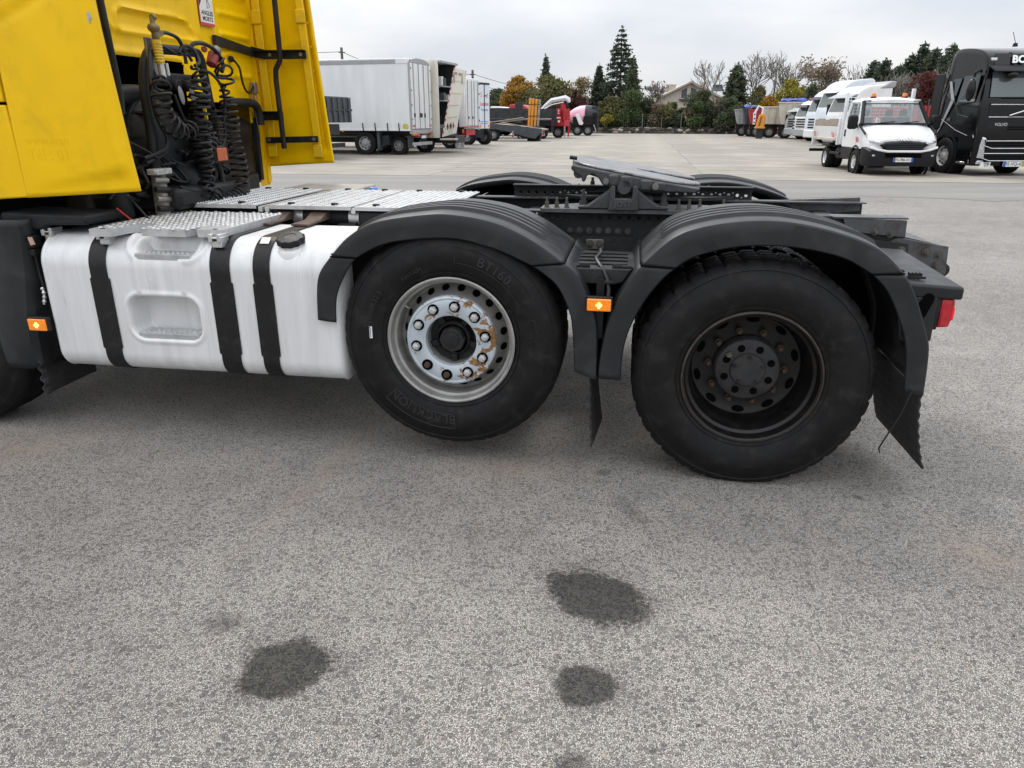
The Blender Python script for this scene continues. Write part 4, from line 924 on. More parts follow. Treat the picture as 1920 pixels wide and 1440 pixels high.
# black stay tubes
def stay(mirror):
    f = (lambda y: 2*YC-y) if mirror else (lambda y: y)
    e = MB().tube([(-3.155,f(.17),2.8),(-3.155,f(.17),2.04),(-3.16,f(.17),1.99),(-3.20,f(.17),1.93),(-3.205,f(.17),1.86),(-3.195,f(.17),1.38)], .019, 12).build('stay_tube', M['black'], cab)
    return e
stay(True)
MB().tube([(-3.0,.165,2.8),(-3.0,.18,2.1),(-3.0,.205,1.70),(-3.02,.22,1.62)], .017, 12).build('stay_tube', M['black'], cab)
MB().cyl((-3.0,.02,1.985), (-3.0,.14,1.985), .014, n=12).build('stay_pin', M['steel'], cab)
# far fairing fittings: two hat rails, brackets and clamps
for xa, xb in ((-3.365,-3.335), (-3.035,-2.965)):
    MB().add([(xa-.03,2.385,2.75),(xa+.03,2.385,2.75),(xa+.03,2.365,2.75),(xa-.03,2.365,2.75),(xb-.03,2.385,1.33),(xb+.03,2.385,1.33),(xb+.03,2.365,1.33),(xb-.03,2.365,1.33)], [(0,1,2,3),(4,5,6,7),(0,1,5,4),(1,2,6,5),(2,3,7,6),(3,0,4,7)]).build('hat_rail', M['yellow_in'], cab, bevel=.006)
    for z in (2.29, 1.36):
        x = xa+(xb-xa)*(2.75-z)/1.42; MB().bx(x-.036, x+.036, 2.352, 2.37, z-.045, z+.045).build('rail_clamp', M['yellow_in'], cab, bevel=.004)
    for z in np.arange(1.45, 2.7, .16):
        x = xa+(xb-xa)*(2.75-z)/1.42; pass
        for dx in (-.042, .042): MB().cyl((x+dx, 2.385, z), (x+dx, 2.376, z), .006, n=6).build('rivet', M['yellow_in'], cab)
b = MB().prism([(-3.43,2.10),(-3.30,2.07),(-2.985,2.065),(-2.985,2.005),(-3.30,2.005),(-3.43,2.025)], 2.335, 2.345, 'xz').bx(-3.41, -2.985, 2.30, 2.34, 2.058, 2.066); b.build('fairing_bracket', M['black'], cab, bevel=.002)
MB().add([(-3.40,1.80,2.12),(-3.40,2.33,2.075),(-3.40,2.33,2.02),(-3.40,1.80,2.06),(-3.375,1.80,2.12),(-3.375,2.33,2.075),(-3.375,2.33,2.02),(-3.375,1.80,2.06)], [(0,1,2,3),(7,6,5,4),(0,4,5,1),(1,5,6,2),(2,6,7,3),(3,7,4,0)]).build('fairing_bracket', M['black'], cab)
MB().bx(-3.42, -3.20, 2.31, 2.32, 1.58, 1.645).bx(-3.42, -3.20, 2.28, 2.32, 1.64, 1.646).build('fairing_bracket', M['black'], cab)
MB().prism([(-3.37,1.46),(-2.95,1.47),(-2.95,1.425),(-3.37,1.415)], 2.335, 2.345, 'xz').build('fairing_bracket', M['black'], cab)
for x, y, z in ((-3.26,2.334,2.035),(-3.02,2.334,2.035),(-3.36,2.31,1.61),(-2.975,2.334,1.447),(-3.34,2.334,1.44)): MB().cyl((x,y,z), (x,y-.014,z), .013, n=12).build('bracket_bolt', M['steel'], cab)
# blind spot warning sticker on the rear wall
stk = bpy.data.objects.new('warning_sticker', None); COL.objects.link(stk); stk.parent = cab
sx0 = WX+.019
MB().bx(sx0, sx0+.001, 1.665, 1.835, 2.168, 2.42).build('border', M['stick_red'], stk)
MB().bx(sx0+.0006, sx0+.0016, 1.673, 1.835, 2.186, 2.42).build('face', M['stick_white'], stk)
MB().prism([(1.673,2.335),(1.673,2.275),(1.725,2.345),(1.835,2.365),(1.835,2.385)], sx0+.0012, sx0+.0022, 'yz').build('pictogram', M['stick_black'], stk)
MB().tube([(sx0+.002,1.77,2.335),(sx0+.002,1.80,2.285),(sx0+.002,1.765,2.275),(sx0+.002,1.77,2.335)], .0022, 4).build('pictogram', M['stick_black'], stk)
for w, z in (('ANGLES', 2.243), ('MORTS', 2.208)): text_obj('lettering', w, .037, M['stick_black'], stk, lambda x, y, zz: (sx0+.002+zz, 1.757+x*1.02, z+y), extrude=.0004, offset=.0008)
# wall sockets and the little cables
MB().lathe([(.0,.02),(.018,.02),(.022,.0)], (WX+.01, 2.0, 1.985), axis='x', n=16).build('cable_gland', M['rubber'], cab)
MB().tube(resample([(WX+.03,2.0,1.985),(WX+.05,2.04,1.93),(WX+.05,2.06,1.84),(WX+.05,2.10,1.78),(WX+.05,2.16,1.775),(WX+.05,2.22,1.82)], 30), .008, 8).build('wall_cable', M['rubber'], cab)
MB().bx(WX+.02, WX+.06, 2.215, 2.265, 1.765, 1.845).cyl((WX+.04,2.24,1.765), (WX+.04,2.24,1.71), .012, n=10).build('connector', M['steel'], cab, bevel=.004)
MB().tube(resample([(WX+.04,2.24,1.71),(WX+.05,2.2,1.62),(WX+.08,2.16,1.5),(WX+.08,2.15,1.4)], 20), .006, 6).build('wall_cable', M['rubber'], cab)
# black plastic round the engine bay on the far side
MB().tube(resample([(WX+.03,1.85,1.70),(WX+.05,2.15,1.70),(WX+.05,2.24,1.66),(WX+.05,2.26,1.55)], 20), .03, 10).build('bay_edge', M['plastic2'], cab)
MB().bx(WX-.02, WX+.02, 2.24, 2.28, 1.15, 1.60).build('bay_edge', M['plastic2'], cab)
MB().prism([(1.55,1.66),(1.66,1.66),(1.66,1.58),(1.56,1.58)], WX+.02, WX+.04, 'yz').build('latch', M['yellow'], cab)

# ---------------------------------------------------------------- behind the cab: air duct, hose rack, coiled lines
dc = (-3.42, .74, 1.50)
b = MB().lathe([(.0,.30),(.10,.31),(.155,.29),(.165,.27),(.20,.22),(.205,.20),(.215,.195),(.235,.06),(.245,.0)], dc, axis='x', n=48); b.v = [(x, y+(.0 if y < .74 else (y-.74)*.18), z) for x, y, z in b.v]
b.build('air_duct', M['plastic2'], T, ang=28)
b = MB()
for k in range(7): a = R(-60+40*k); b.obx((-3.19, .74+.20*math.cos(a), 1.50+.19*math.sin(a)), (.06, .02, .012), ('X', a))
b.build('duct_ribs', M['plastic2'], T)
MB().tube(resample([(-3.25,.42,1.10),(-3.25,.36,1.40),(-3.27,.42,1.62),(-3.27,.55,1.70),(-3.27,.75,1.715),(-3.27,.95,1.70)], 40), .055, 12).build('duct_rim', M['plastic2'], T)
MB().cyl((-3.40,.80,1.40), (-3.05,.86,1.22), .11, .09, n=24).build('duct_elbow', M['plastic2'], T)
MB().prism([(.28,1.25),(.40,1.25),(.36,1.62),(.27,1.64)], -3.26, -3.2, 'yz').build('panel', M['plastic2'], T, bevel=.02)
MB().bx(-3.35, -3.0, .55, 1.35, 1.12, 1.24).build('lower_housing', M['black'], T, bevel=.03)
MB().bx(-3.60, -3.40, 1.45, 2.2, 1.10, 1.60).build('dark_cavity_block', M['black'], T, bevel=.05)  # block coloured black to stand in for the dark cavity here
MB().bx(-3.55, -3.38, .35, 2.2, .95, 1.22).build('rear_cab_mount', M['black'], T, bevel=.03)
rack = bpy.data.objects.new('hose_rack', None); COL.objects.link(rack); rack.parent = T; rack['label'] = 'black hose rack behind the cab holding coiled lines'
MB().tube(resample([(-3.12,.54,1.05),(-3.12,.555,1.30),(-3.12,.575,1.55),(-3.12,.575,1.75),(-3.12,.615,1.87),(-3.12,.67,1.93),(-3.12,.74,1.945),(-3.12,1.10,1.955),(-3.12,1.14,1.93),(-3.12,1.16,1.85),(-3.12,1.20,1.55),(-3.12,1.22,1.10)], 70), .026, 12).build('rack_tube', M['plastic2'], rack)
MB().cyl((-3.10,.535,1.06), (-3.10,.545,1.34), .040, .036, n=20).build('rack_foot', pbr('dirty_cast_alu', (.23,.22,.20), .6, metal=.3, var=.35, vs=15, dirt=(.06,.055,.05), da=.6, ds=18), rack)
for k in range(4): MB().cyl((-3.08,.47,1.14+k*.05), (-3.06,.56,1.13+k*.05), .017, n=10).build('fitting', M['steel'] if k % 2 else M['black'], rack, bevel=.003)
MB().bx(-3.10, -3.04, .45, .585, 1.315, 1.345).cyl((-3.05,.43,1.333), (-3.05,.52,1.333), .013, n=10).build('fitting', pbr('grey_plastic_fitting', (.33,.33,.31), .6, var=.3, vs=30), rack, bevel=.004)
MB().bx(-3.11, -3.07, .55, .64, 1.30, 1.315).build('foot_plate', M['plastic2'], rack)
MB().prism([(.60,1.99),(.655,1.99),(.70,1.86),(.70,1.80),(.66,1.79),(.60,1.90)], -3.10, -3.085, 'yz').build('holder_plate', M['steel'], rack, bevel=.003)
MB().bx(-3.11, -3.09, .62, 1.05, 1.76, 1.83).build('holder_bar', M['plastic2'], rack, bevel=.01)
for y in (.79, .90):
    b = MB().sphere((0,0,0), .05, 14, 10, (.18,.42,1.0)); Q = Matrix.Rotation(R(14), 3, 'X'); b.v = [tuple(Vector((-3.05, y, 1.715)) + Q @ Vector(p)) for p in b.v]
    b.build('coupling_flap', pbr('grey_coupling', (.22,.22,.215), .55, var=.2), rack)
    MB().cyl((-3.10,y,1.77), (-3.055,y,1.765), .03, n=16).build('coupling_body', M['black'], rack, bevel=.004)
# yellow coupling handle with brass head
M['handle'] = pbr('yellow_handle', (.55,.36,.02), .55, var=.2, vs=20, dirt=(.15,.11,.03), da=.6, ds=30); M['brass'] = pbr('dirty_brass', (.16,.125,.055), .55, metal=.3, var=.4, vs=25)
hx, hy = -3.05, .635
b = MB().cyl((hx,hy+.005,1.865), (hx,hy,1.98), .023, n=12)
for k in range(7): b.lathe([(.0235,1.872+k*.014),(.0262,1.877+k*.014),(.0235,1.882+k*.014)], (hx, hy+.003, 0), axis='z', n=12)
b.build('coupling_handle', M['handle'], rack)
MB().cyl((hx,hy+.007,1.865), (hx,hy+.012,1.80), .018, n=12).cyl((hx+.02,hy+.03,1.87), (hx+.02,hy+.035,1.81), .008, n=8).build('coupling_stem', M['alu'], rack)
MB().cyl((hx,hy,1.98), (hx,hy,2.02), .019, n=10).sphere((hx,hy-.005,2.035), .03, 12, 8, (1,1.1,.8)).cyl((hx,hy-.005,2.05), (hx-.005,hy+.0,2.085), .013, n=8).obx((hx, hy+.03, 2.01), (.03,.05,.025), ('X', .3)).cyl((hx,hy-.01,2.085), (hx,hy+.015,2.085), .016, n=8).build('coupling_head', M['brass'], rack, bevel=.003)
# red electric plug
MB().cyl((-3.08,1.19,1.895), (-3.08,1.235,1.955), .030, .034, n=16).build('plug', pbr('faded_red_plastic', (.26,.035,.032), .55, var=.3, vs=20), rack, bevel=.003)
MB().cyl((-3.08,1.225,1.95), (-3.08,1.275,1.985), .026, .030, n=14).build('plug_cap', M['steel'], rack, bevel=.004)
MB().sphere((-3.08,1.135,1.975), .022, 10, 8, (.6,1.3,.8)).build('plug_lid', pbr('faded_red_lid', (.27,.04,.035), .55), rack)
# coiled lines
def coil(name, path, Rc, turns, r=.0075, parent=None, per=14, mat='rubber', r2=None):
    P = resample(path, 200); tg = np.gradient(P, axis=0); tg /= np.linalg.norm(tg, axis=1)[:, None]
    turns = turns*.78; Rc = Rc*1.1; n = int(turns*per); out_ = []; u = None
    for i in range(n+1):
        s = i/n; k = s*199; a = int(min(k, 198)); f = k-a; p = P[a]*(1-f)+P[a+1]*f; t_ = tg[a]
        if u is None: u = np.cross(t_, [1, .3, 0]); u /= np.linalg.norm(u)
        u = u-t_*np.dot(u, t_); u /= np.linalg.norm(u); w = np.cross(t_, u); q = 2*PI*turns*s
        rr = Rc*(1+.12*math.sin(s*17+Rc*90))*min(1, .25+6*s, .25+6*(1-s)); jit = .004*math.sin(s*41+turns)
        out_.append(tuple(p+u*(rr*math.cos(q)+jit)+w*rr*math.sin(q)))
    return MB().tube(out_, r, 6).build(name, M[mat], T)
X = -3.0
coil('coiled_hose', [(X-.03,.60,1.80),(X,.535,1.74),(X,.53,1.66),(X,.555,1.585),(X+.01,.63,1.53),(X+.02,.70,1.535),(X+.02,.765,1.56)], .040, 15)
coil('coiled_hose', [(X,.86,1.87),(X+.02,.875,1.80),(X,.885,1.70),(X,.875,1.60),(X,.845,1.50),(X,.84,1.40),(X,.85,1.30),(X,.80,1.20),(X,.775,1.155)], .042, 25)
coil('coiled_hose', [(X-.06,.96,1.82),(X-.06,.955,1.68),(X-.06,.94,1.52),(X-.06,.92,1.40),(X-.05,.90,1.28),(X-.05,.86,1.20)], .038, 24)
coil('coiled_hose', [(X-.02,.96,1.57),(X-.02,.955,1.48),(X-.02,.90,1.40),(X-.02,.86,1.30),(X-.02,.91,1.22)], .036, 17)
coil('coiled_hose', [(X-.04,1.20,1.80),(X-.03,1.225,1.72),(X-.02,1.22,1.62),(X-.02,1.225,1.50),(X,1.215,1.40),(X,1.22,1.30),(X,1.225,1.20),(X,1.20,1.155),(X+.01,1.12,1.145),(X+.01,1.02,1.15)], .040, 30)
coil('coiled_hose', [(X-.08,1.18,1.66),(X-.07,1.165,1.56),(X-.07,1.15,1.46),(X-.06,1.13,1.38)], .040, 11)
coil('coiled_hose', [(X-.04,1.0,1.20),(X-.02,.94,1.17),(X,.90,1.155),(X,.85,1.15)], .034, 9)
coil('coiled_hose', [(X-.1,1.24,1.93),(X-.06,1.26,1.88),(X-.03,1.235,1.84),(X-.03,1.24,1.78)], .045, 4)
def hose(pts, r=.010, mat='rubber', n=8): return MB().tube(resample(pts, 44), r, n).build('hose', M[mat], T)
hose([(X-.05,.68,2.02),(X-.05,.76,2.02),(X-.05,.84,2.0),(X-.05,.875,1.94),(X-.05,.88,1.88)])
hose([(X-.06,.665,1.965),(X-.06,.74,1.945),(X-.06,.83,1.925),(X-.05,.90,1.93),(X-.05,.94,1.90)], .008)
hose([(X-.05,.83,1.93),(X-.05,.86,1.965),(X-.04,.92,1.97),(X-.02,.95,1.93),(X,.93,1.89),(X,.88,1.87)], .009)
hose([(X-.08,.98,1.955),(X-.07,1.02,1.995),(X-.06,1.12,2.0),(X-.05,1.22,1.965),(X-.05,1.27,1.90),(X-.05,1.245,1.86)], .012)
hose([(X-.1,1.10,1.86),(X-.06,1.14,1.845),(X-.04,1.20,1.78),(X-.04,1.22,1.68),(X-.03,1.17,1.60),(X-.03,1.16,1.50),(X-.03,1.10,1.42)], .009)
hose([(X-.09,.64,1.94),(X-.06,.575,1.90),(X-.05,.535,1.80),(X-.05,.525,1.68),(X-.05,.55,1.58),(X-.05,.60,1.50),(X-.06,.575,1.44),(X-.1,.45,1.40)], .011)
hose([(X-.09,.66,1.93),(X-.07,.60,1.89),(X-.06,.56,1.80),(X-.06,.55,1.68),(X-.06,.57,1.58),(X-.06,.615,1.50),(X-.07,.59,1.425),(X-.1,.46,1.375)], .011)
hose([(X-.04,1.04,1.36),(X-.03,1.06,1.28),(X-.02,1.04,1.20),(X-.02,.98,1.15),(X,.95,1.17)], .016)
hose([(X-.06,.74,1.72),(X-.05,.78,1.60),(X-.05,.86,1.53),(X-.04,.92,1.46),(X-.03,.88,1.36)], .008)
hose([(X-.04,.98,1.56),(X-.03,1.04,1.48),(X-.02,1.08,1.44),(X-.02,1.09,1.38)], .008)
hose([(X-.02,.60,1.245),(X,.72,1.215),(X,.84,1.235),(X-.02,.93,1.28)], .008)
for k in range(16):      # tangle of thin lines low behind the rack
    y = RNG.uniform(.35, 1.25); z = RNG.uniform(1.08, 1.5); P = [(X-.16, y, z)]
    for q in range(4): y += RNG.uniform(-.10, .10); z += RNG.uniform(-.10, .06); P.append((X-.16+RNG.uniform(0, .10), y, max(1.06, z)))
    hose(P, RNG.uniform(.005, .011))
for k in range(10):
    y, z = RNG.uniform(.30, .60), RNG.uniform(1.10, 1.42); P = [(X-.22, y, z)]
    for q in range(3): y += RNG.uniform(-.07, .07); z += RNG.uniform(-.08, .03); P.append((X-.22+RNG.uniform(0, .08), y, max(1.06, z)))
    hose(P, RNG.uniform(.005, .012))
for k in range(9): MB().obx((-3.14+RNG.uniform(-.05, .05), RNG.uniform(.95, 1.2), RNG.uniform(1.15, 1.6)), (.05, RNG.uniform(.03, .07), RNG.uniform(.03, .07)), ('X', RNG.uniform(-.4, .4))).build('valve_block', M['black'] if k % 3 else M['plastic2'], T, bevel=.006)
MB().tube(resample([(X-.2,.30,1.16),(X-.12,.33,1.08),(X-.05,.36,1.06)], 10), .005, 6).build('red_wire', M['red'], T)
MB().bx(-3.02, -3.0, .965, 1.10, 1.345, 1.445).build('reflector_base', M['black'], T, bevel=.01)
MB().bx(-2.999, -2.990, .978, 1.088, 1.358, 1.432).build('reflector', pbr('orange_reflector', (.42,.09,.03), .35, var=.3, vs=60), T, bevel=.004)
# ---------------------------------------------------------------- front mudguard beside the tank
G = []
for x_t, x_b, y in ((-3.76,-3.84,.03),(-3.70,-3.76,.0),(-3.60,-3.66,-.005),(-3.52,-3.62,.0),(-3.50,-3.585,.03),(-3.50,-3.57,.22)):
    G.append([(x_t+(x_b-x_t)*f**2*1.0-.03*math.sin(PI*f), y+.01*math.sin(6*f), 1.13+(.36-1.13)*f) for f in np.linspace(0, 1, 22)])
MB().grid(G).build('front_mudguard', M['plastic'], T, solid=.006)
G = []
for k in range(40):
    a = R(-14+k*2.6); r = .60; G.append([(-4.2+r*math.cos(a), y, .52+r*math.sin(a)) for y in (.03,.05,.2,.5)])
MB().grid(G).build('front_mudguard', M['plastic2'], T, solid=.006)
MB().prism([(-3.72,1.08),(-3.46,1.075),(-3.40,1.10),(-3.20,1.105),(-3.2,1.15),(-3.72,1.16)], .06, .35, 'xz').build('step_housing', M['plastic2'], T, bevel=.012)
n = 8; G = [[(-3.60+.012*math.sin(k*1.4)*(j == 0)-.01*j*.1, .005+.4*j/7, .40-k*.0125) for j in range(8)] for k in range(16)]
MB().grid(G).build('mud_flap', M['flap'], T, solid=.006)
MB().bx(-3.545, -3.49, .03, .09, .99, 1.05).bx(-3.53, -3.495, .03, .08, .95, .985).build('switch_box', M['black'], T, bevel=.004)
MB().prism([(-3.505,1.045),(-3.485,1.045),(-3.475,1.01),(-3.497,1.005)], .02, .028, 'xz').build('ceramic_tab', pbr('pinkish_tab', (.50,.30,.22), .6), T)
MB().tube(resample([(-3.51,.05,.95),(-3.51,.05,.87),(-3.50,.045,.80),(-3.495,.04,.74)], 16), .007, 6).build('hose', M['rubber'], T)
MB().tube(resample([(-3.50,.035,.79),(-3.492,.03,.76),(-3.498,.03,.73),(-3.505,.03,.705)], 14), [.008+.003*math.sin(k*1.9) for k in range(14)], 6).build('foil_wrap', M['alu'], T)
# ================================================================ parked vehicles
t = NT('pale_reflecting_glass'); t.set(Base_Color=(.085,.105,.105), Roughness=.06, Specular_IOR_Level=.8); M['wglass'] = t.m
M['alloy'] = pbr('polished_wheel', (.62,.62,.62), .35, metal=.25, var=.15, vs=12)
def part_empty(nm, parent):
    e = bpy.data.objects.new(nm, None); COL.objects.link(e); e.parent = parent; return e
def far_wheel(parent, x, y, r=.52, w=.30, axis='y', side=-1, rim='rim_far', dual=False, n=36):
    """wheel standing on the ground; axis 'y' or 'x' is the axle direction, side -1 / +1 the face that shows"""
    e = part_empty('wheel', parent); s = side
    prof = [(r*.56,0),(r*.60,.01*-1),(r*.80,-.02),(r*.94,-.005),(r,.03),(r,w-.03),(r*.94,w),(r*.56,w)]
    c = (x, y, r)
    def put(pr, nm, m, nn=n):
        b = MB().lathe([(q, a if s < 0 else -a) for q, a in pr], (0,0,0), axis=axis, n=nn); b.v = [(p[0]+c[0], p[1]+c[1], p[2]+c[2]) for p in b.v]; return b.build(nm, M[m], e, ang=35)
    put(prof, 'tyre', 'tyre_far')
    put([(r*.57,.0),(r*.54,.005),(r*.50,.05),(r*.46,.09),(r*.38,.05),(r*.20,.045),(r*.17,-.02),(0,-.03)] if not dual else [(r*.57,.0),(r*.53,.02),(r*.47,.12),(r*.25,.13),(r*.22,.04),(0,.03)], 'rim', rim)
    for k in range(8):
        a = 2*PI*k/8; q = r*.43; u, v = q*math.cos(a), q*math.sin(a); d = .065 if not dual else .115
        p0 = (c[0]+u, c[1]+(d if s < 0 else -d), c[2]+v) if axis == 'y' else (c[0]+(d if s < 0 else -d), c[1]+u, c[2]+v)
        D = Vector((0, .02*s, 0)) if axis == 'y' else Vector((.02*s, 0, 0))
        MB().cyl(p0, Vector(p0)+D, r*.055, n=8).build('rim_hole', M['void'], e)
    return e
def B(parent, nm, m, *a, bevel=.01, **k): return MB().bx(*a).build(nm, M[m], parent, bevel=bevel, segs=1, **k)
def text_on(parent, txt, size, m, origin, ux, uz, extrude=.004, nm='lettering', **k):
    o_, ux, uz = Vector(origin), Vector(ux), Vector(uz); nrm = ux.cross(uz)
    return text_obj(nm, txt, size, M[m], parent, lambda x, y, z: tuple(o_+ux*x+uz*y+nrm*z), extrude=extrude, **k)

# ---------------------------------------------------------------- left row, nearest: dark tipper end
LY = R(-15)
v = empty('tipper_truck', 'dark grey tipper body end showing between the yellow fairing and the white curtain truck', 'truck', (-7.3, 30.0, 0), LY)
B(v, 'tipper_body', 'mgrey', -4.2, -.05, .0, 2.3, 1.45, 2.40)
for x in (-1.25, -.95, -.65, -.35, -.08): B(v, 'body_stake', 'mgrey', x-.04, x+.04, -.07, .0, 1.42, 2.42)
B(v, 'top_rail', 'mgrey', -4.2, -.02, -.08, .02, 2.36, 2.44); B(v, 'bottom_rail', 'dgrey', -4.2, -.02, -.06, .02, 1.36, 1.47)
B(v, 'tail_board', 'mgrey', -.05, .03, .0, 2.3, 1.42, 2.38); B(v, 'tail_hinge', 'dgrey', -.28, -.02, .02, .15, 2.40, 2.56); B(v, 'tail_latch', 'dgrey', -.02, .09, .05, .15, 1.5, 1.62); B(v, 'tail_latch', 'dgrey', -.02, .09, .05, .15, 2.15, 2.3)
for y in (.25, .7, 1.15, 1.6, 2.05): B(v, 'tail_rib', 'mgrey', .03, .09, y-.05, y+.05, 1.44, 2.36)
B(v, 'tail_rail', 'dgrey', .03, .08, .0, 2.3, 1.86, 1.94)
B(v, 'subframe', 'dgrey', -4.2, -.2, .7, 1.6, .95, 1.36); B(v, 'rear_beam', 'dgrey', -.5, -.3, .1, 2.2, .45, .62); B(v, 'beam_arm', 'dgrey', -.9, -.3, .3, .42, .5, 1.0)
MB().tube([(-1.4, .1, 1.3), (-1.0, .1, .9), (-.5, .1, .55)], .04, 8).build('strut', M['dgrey'], v)
B(v, 'tail_lamp', 'redlens', -.34, -.28, .2, .5, .72, .84)
far_wheel(v, -1.9, .05, .5, dual=True)
# ---------------------------------------------------------------- white curtain sided truck
v = empty('curtain_truck', 'white curtain sided lorry with a dark top rail, nearest box lorry on the left', 'truck', (-4.45, 34.1, 0), LY)
t = NT('curtain_fabric'); co = t.coord(); c = t.ramp(t.noise(t.coord((3, 3, .5)), 1., 6), [(.3, (.66,.675,.69)), (.7, (.76,.77,.78))]); t.set(Base_Color=c, Roughness=.5); t.bump(t.noise(t.coord((5, 1, .7), (0, .35, 0)), 1., 3), .5, .05); M['curtain'] = t.m
G = [[(x, -.012*math.sin(x*3.1)*sstep(0, .4, z)*sstep(1, .6, z)-.02*math.exp(-((x+.6-z*.3)/.18)**2)*math.sin(PI*z), 1.12+2.68*z) for x in np.linspace(-8, -.03, 120)] for z in np.linspace(0, 1, 14)]
MB().grid(G).build('curtain', M['curtain'], v)
B(v, 'box_body', 'white', -8, -.02, .03, 2.48, 1.12, 3.9); B(v, 'top_rail', 'lgrey', -8, -.62, -.015, .05, 3.80, 3.95); B(v, 'top_rail', 'white', -.62, .0, -.02, .05, 3.80, 4.0); B(v, 'roof', 'white', -8, .0, -.01, 2.5, 3.95, 4.02, bevel=.02)
B(v, 'bottom_rail', 'white', -8, -.02, -.015, .04, 1.05, 1.13)
MB().prism([(.0,3.86),(.3,3.99),(.8,4.06),(1.7,4.06),(2.2,3.99),(2.5,3.86)], -.06, .02, 'yz').build('roof_bow', M['lgrey'], v)
B(v, 'corner_post', 'lgrey', -.06, .025, -.02, .07, 1.0, 3.9); B(v, 'corner_post', 'white', -.06, .025, 2.43, 2.5, 1.0, 3.9)
for y0, y1 in ((.08, 1.24), (1.26, 2.42)): B(v, 'rear_door', 'white', -.02, .03, y0, y1, 1.14, 3.84)
for y in (.35, .95, 1.55, 2.15): MB().cyl((.05, y, 1.1), (.05, y, 3.84), .02, n=8).build('lock_rod', M['lgrey'], v)
for y in (.28, .92, 1.1, 1.5): B(v, 'lock_handle', 'dgrey', .03, .07, y, y+.12, 1.62, 1.80)
for z in (3.6, 2.7, 2.1, 1.5):
    for y in (.05, 2.38): B(v, 'hinge', 'lgrey', .02, .05, y, y+.1, z, z+.08)
for y in (.1, 2.1): B(v, 'reflector', 'stick_red', .03, .035, y, y+.3, 1.22, 1.30, bevel=0)
for y in (.25, 2.2): B(v, 'marking_plate', 'cream', .03, .035, y, y+.14, 3.3, 3.5, bevel=0)
B(v, 'rear_sill', 'lgrey', -.1, .06, .0, 2.5, .92, 1.1); B(v, 'lamp_cluster', 'orangelens', -.05, .08, .05, .45, .86, .99); B(v, 'lamp_cluster', 'redlens', -.03, .08, .5, .8, .80, .92); B(v, 'lamp_cluster', 'redlens', -.03, .08, 2.0, 2.4, .86, .99)
B(v, 'under_run_bar', 'lgrey', .0, .08, .0, 2.3, .42, .56); B(v, 'number_plate', 'stick_white', .08, .085, .95, 1.5, .72, .84, bevel=0)
for x in (-.6, -1.15, -1.75, -2.35): MB().tube([(x, -.03, 1.38), (x+.01, -.035, 1.2), (x+.03, -.03, 1.02)], .022, 6).build('curtain_strap', M['matblack'], v)
for x in (-3.4, -3.9): B(v, 'side_lamp', 'orangelens', x, x+.1, -.03, -.01, 1.0, 1.06, bevel=0)
MB().lathe([(.0,-.016),(.14,-.014)], (-.28, 0, 1.22), n=20).build('emblem', pbr('yellow_emblem', (.5,.45,.1), .5), v)
B(v, 'subframe', 'dgrey', -8, -.2, .8, 1.7, .8, 1.1)
far_wheel(v, -2.35, .08, .52, rim='lgrey'); far_wheel(v, -.85, .45, .42, rim='rim_far', dual=True); far_wheel(v, -2.35, 2.1, .5)
B(v, 'mud_flap', 'mgrey', -1.72, -1.60, .05, .35, .22, 1.05); B(v, 'mud_flap', 'mgrey', -.35, -.25, .3, .8, .3, .85); B(v, 'tool_locker', 'dgrey', -1.55, -1.2, .2, .6, .45, .85)
# ---------------------------------------------------------------- cream workshop truck with an open door leaf
v = empty('workshop_truck', 'cream box lorry with a tall tilted door leaf edged in red and white', 'truck', (-3.42, 36.6, 0), LY)
B(v, 'side_wall', 'cream', -.55, -.03, .0, .06, .70, 4.08); B(v, 'side_wall', 'cream', -8, -.56, .0, .06, .70, 4.10); B(v, 'roof', 'white', -8, .06, .0, 2.4, 4.06, 4.16); B(v, 'far_wall', 'dgrey', -8, .02, 2.3, 2.4, .75, 4.06)  # far wall and partition coloured dark to paint the shade inside
B(v, 'partition', 'dgrey', -1.2, -1.1, .1, 2.3, .8, 4.0); B(v, 'floor', 'dgrey', -8, .05, .05, 2.35, .78, .9); B(v, 'gutter', 'lgrey', .03, .14, .0, 2.4, 4.0, 4.1); B(v, 'corner_edge', 'yellow', -.62, -.55, -.012, .0, .72, 4.08, bevel=0)
for z in (2.35, 3.0): B(v, 'shelf', 'lgrey', -1.0, -.1, .9, 2.2, z, z+.05)
for i in range(12):
    x, y, z = RNG.uniform(-.9, -.4), RNG.uniform(.9, 1.9), RNG.choice([.9, 2.4, 3.05]); s = RNG.uniform(.15, .38); B(v, 'stored_box', ['lgrey', 'dgrey', 'beige', 'white', 'mgrey'][i % 5], x, x+s, y, y+.3, z, z+s*1.1)
lf = part_empty('door_leaf', v)
def leafq(a, b_, c_, d_, th=.07): return MB().add([(x, y, z) for x, y, z in (a, b_, c_, d_)] + [(x, y+th, z) for x, y, z in (a, b_, c_, d_)], [(0,1,2,3),(7,6,5,4),(0,4,5,1),(1,5,6,2),(2,6,7,3),(3,7,4,0)])
P0, P1, P2, P3 = (.10,-.05,.74), (.82,-.12,.92), (1.40,-.10,3.62), (.78,-.04,3.78)
leafq(P0, P1, P2, P3).build('panel', M['cream'], lf)
lerp = lambda a, b_, f: tuple(p+(q-p)*f for p, q in zip(a, b_))
for k in range(22):
    a, b_ = lerp(P0, P3, k/22+.005), lerp(P0, P3, (k+1)/22-.005); MB().tube([(a[0]+.03, a[1]-.02, a[2]), (b_[0]+.03, b_[1]-.02, b_[2])], .022, 5).build('warning_stripe', M['stick_red'] if k % 2 else M['stick_white'], lf)
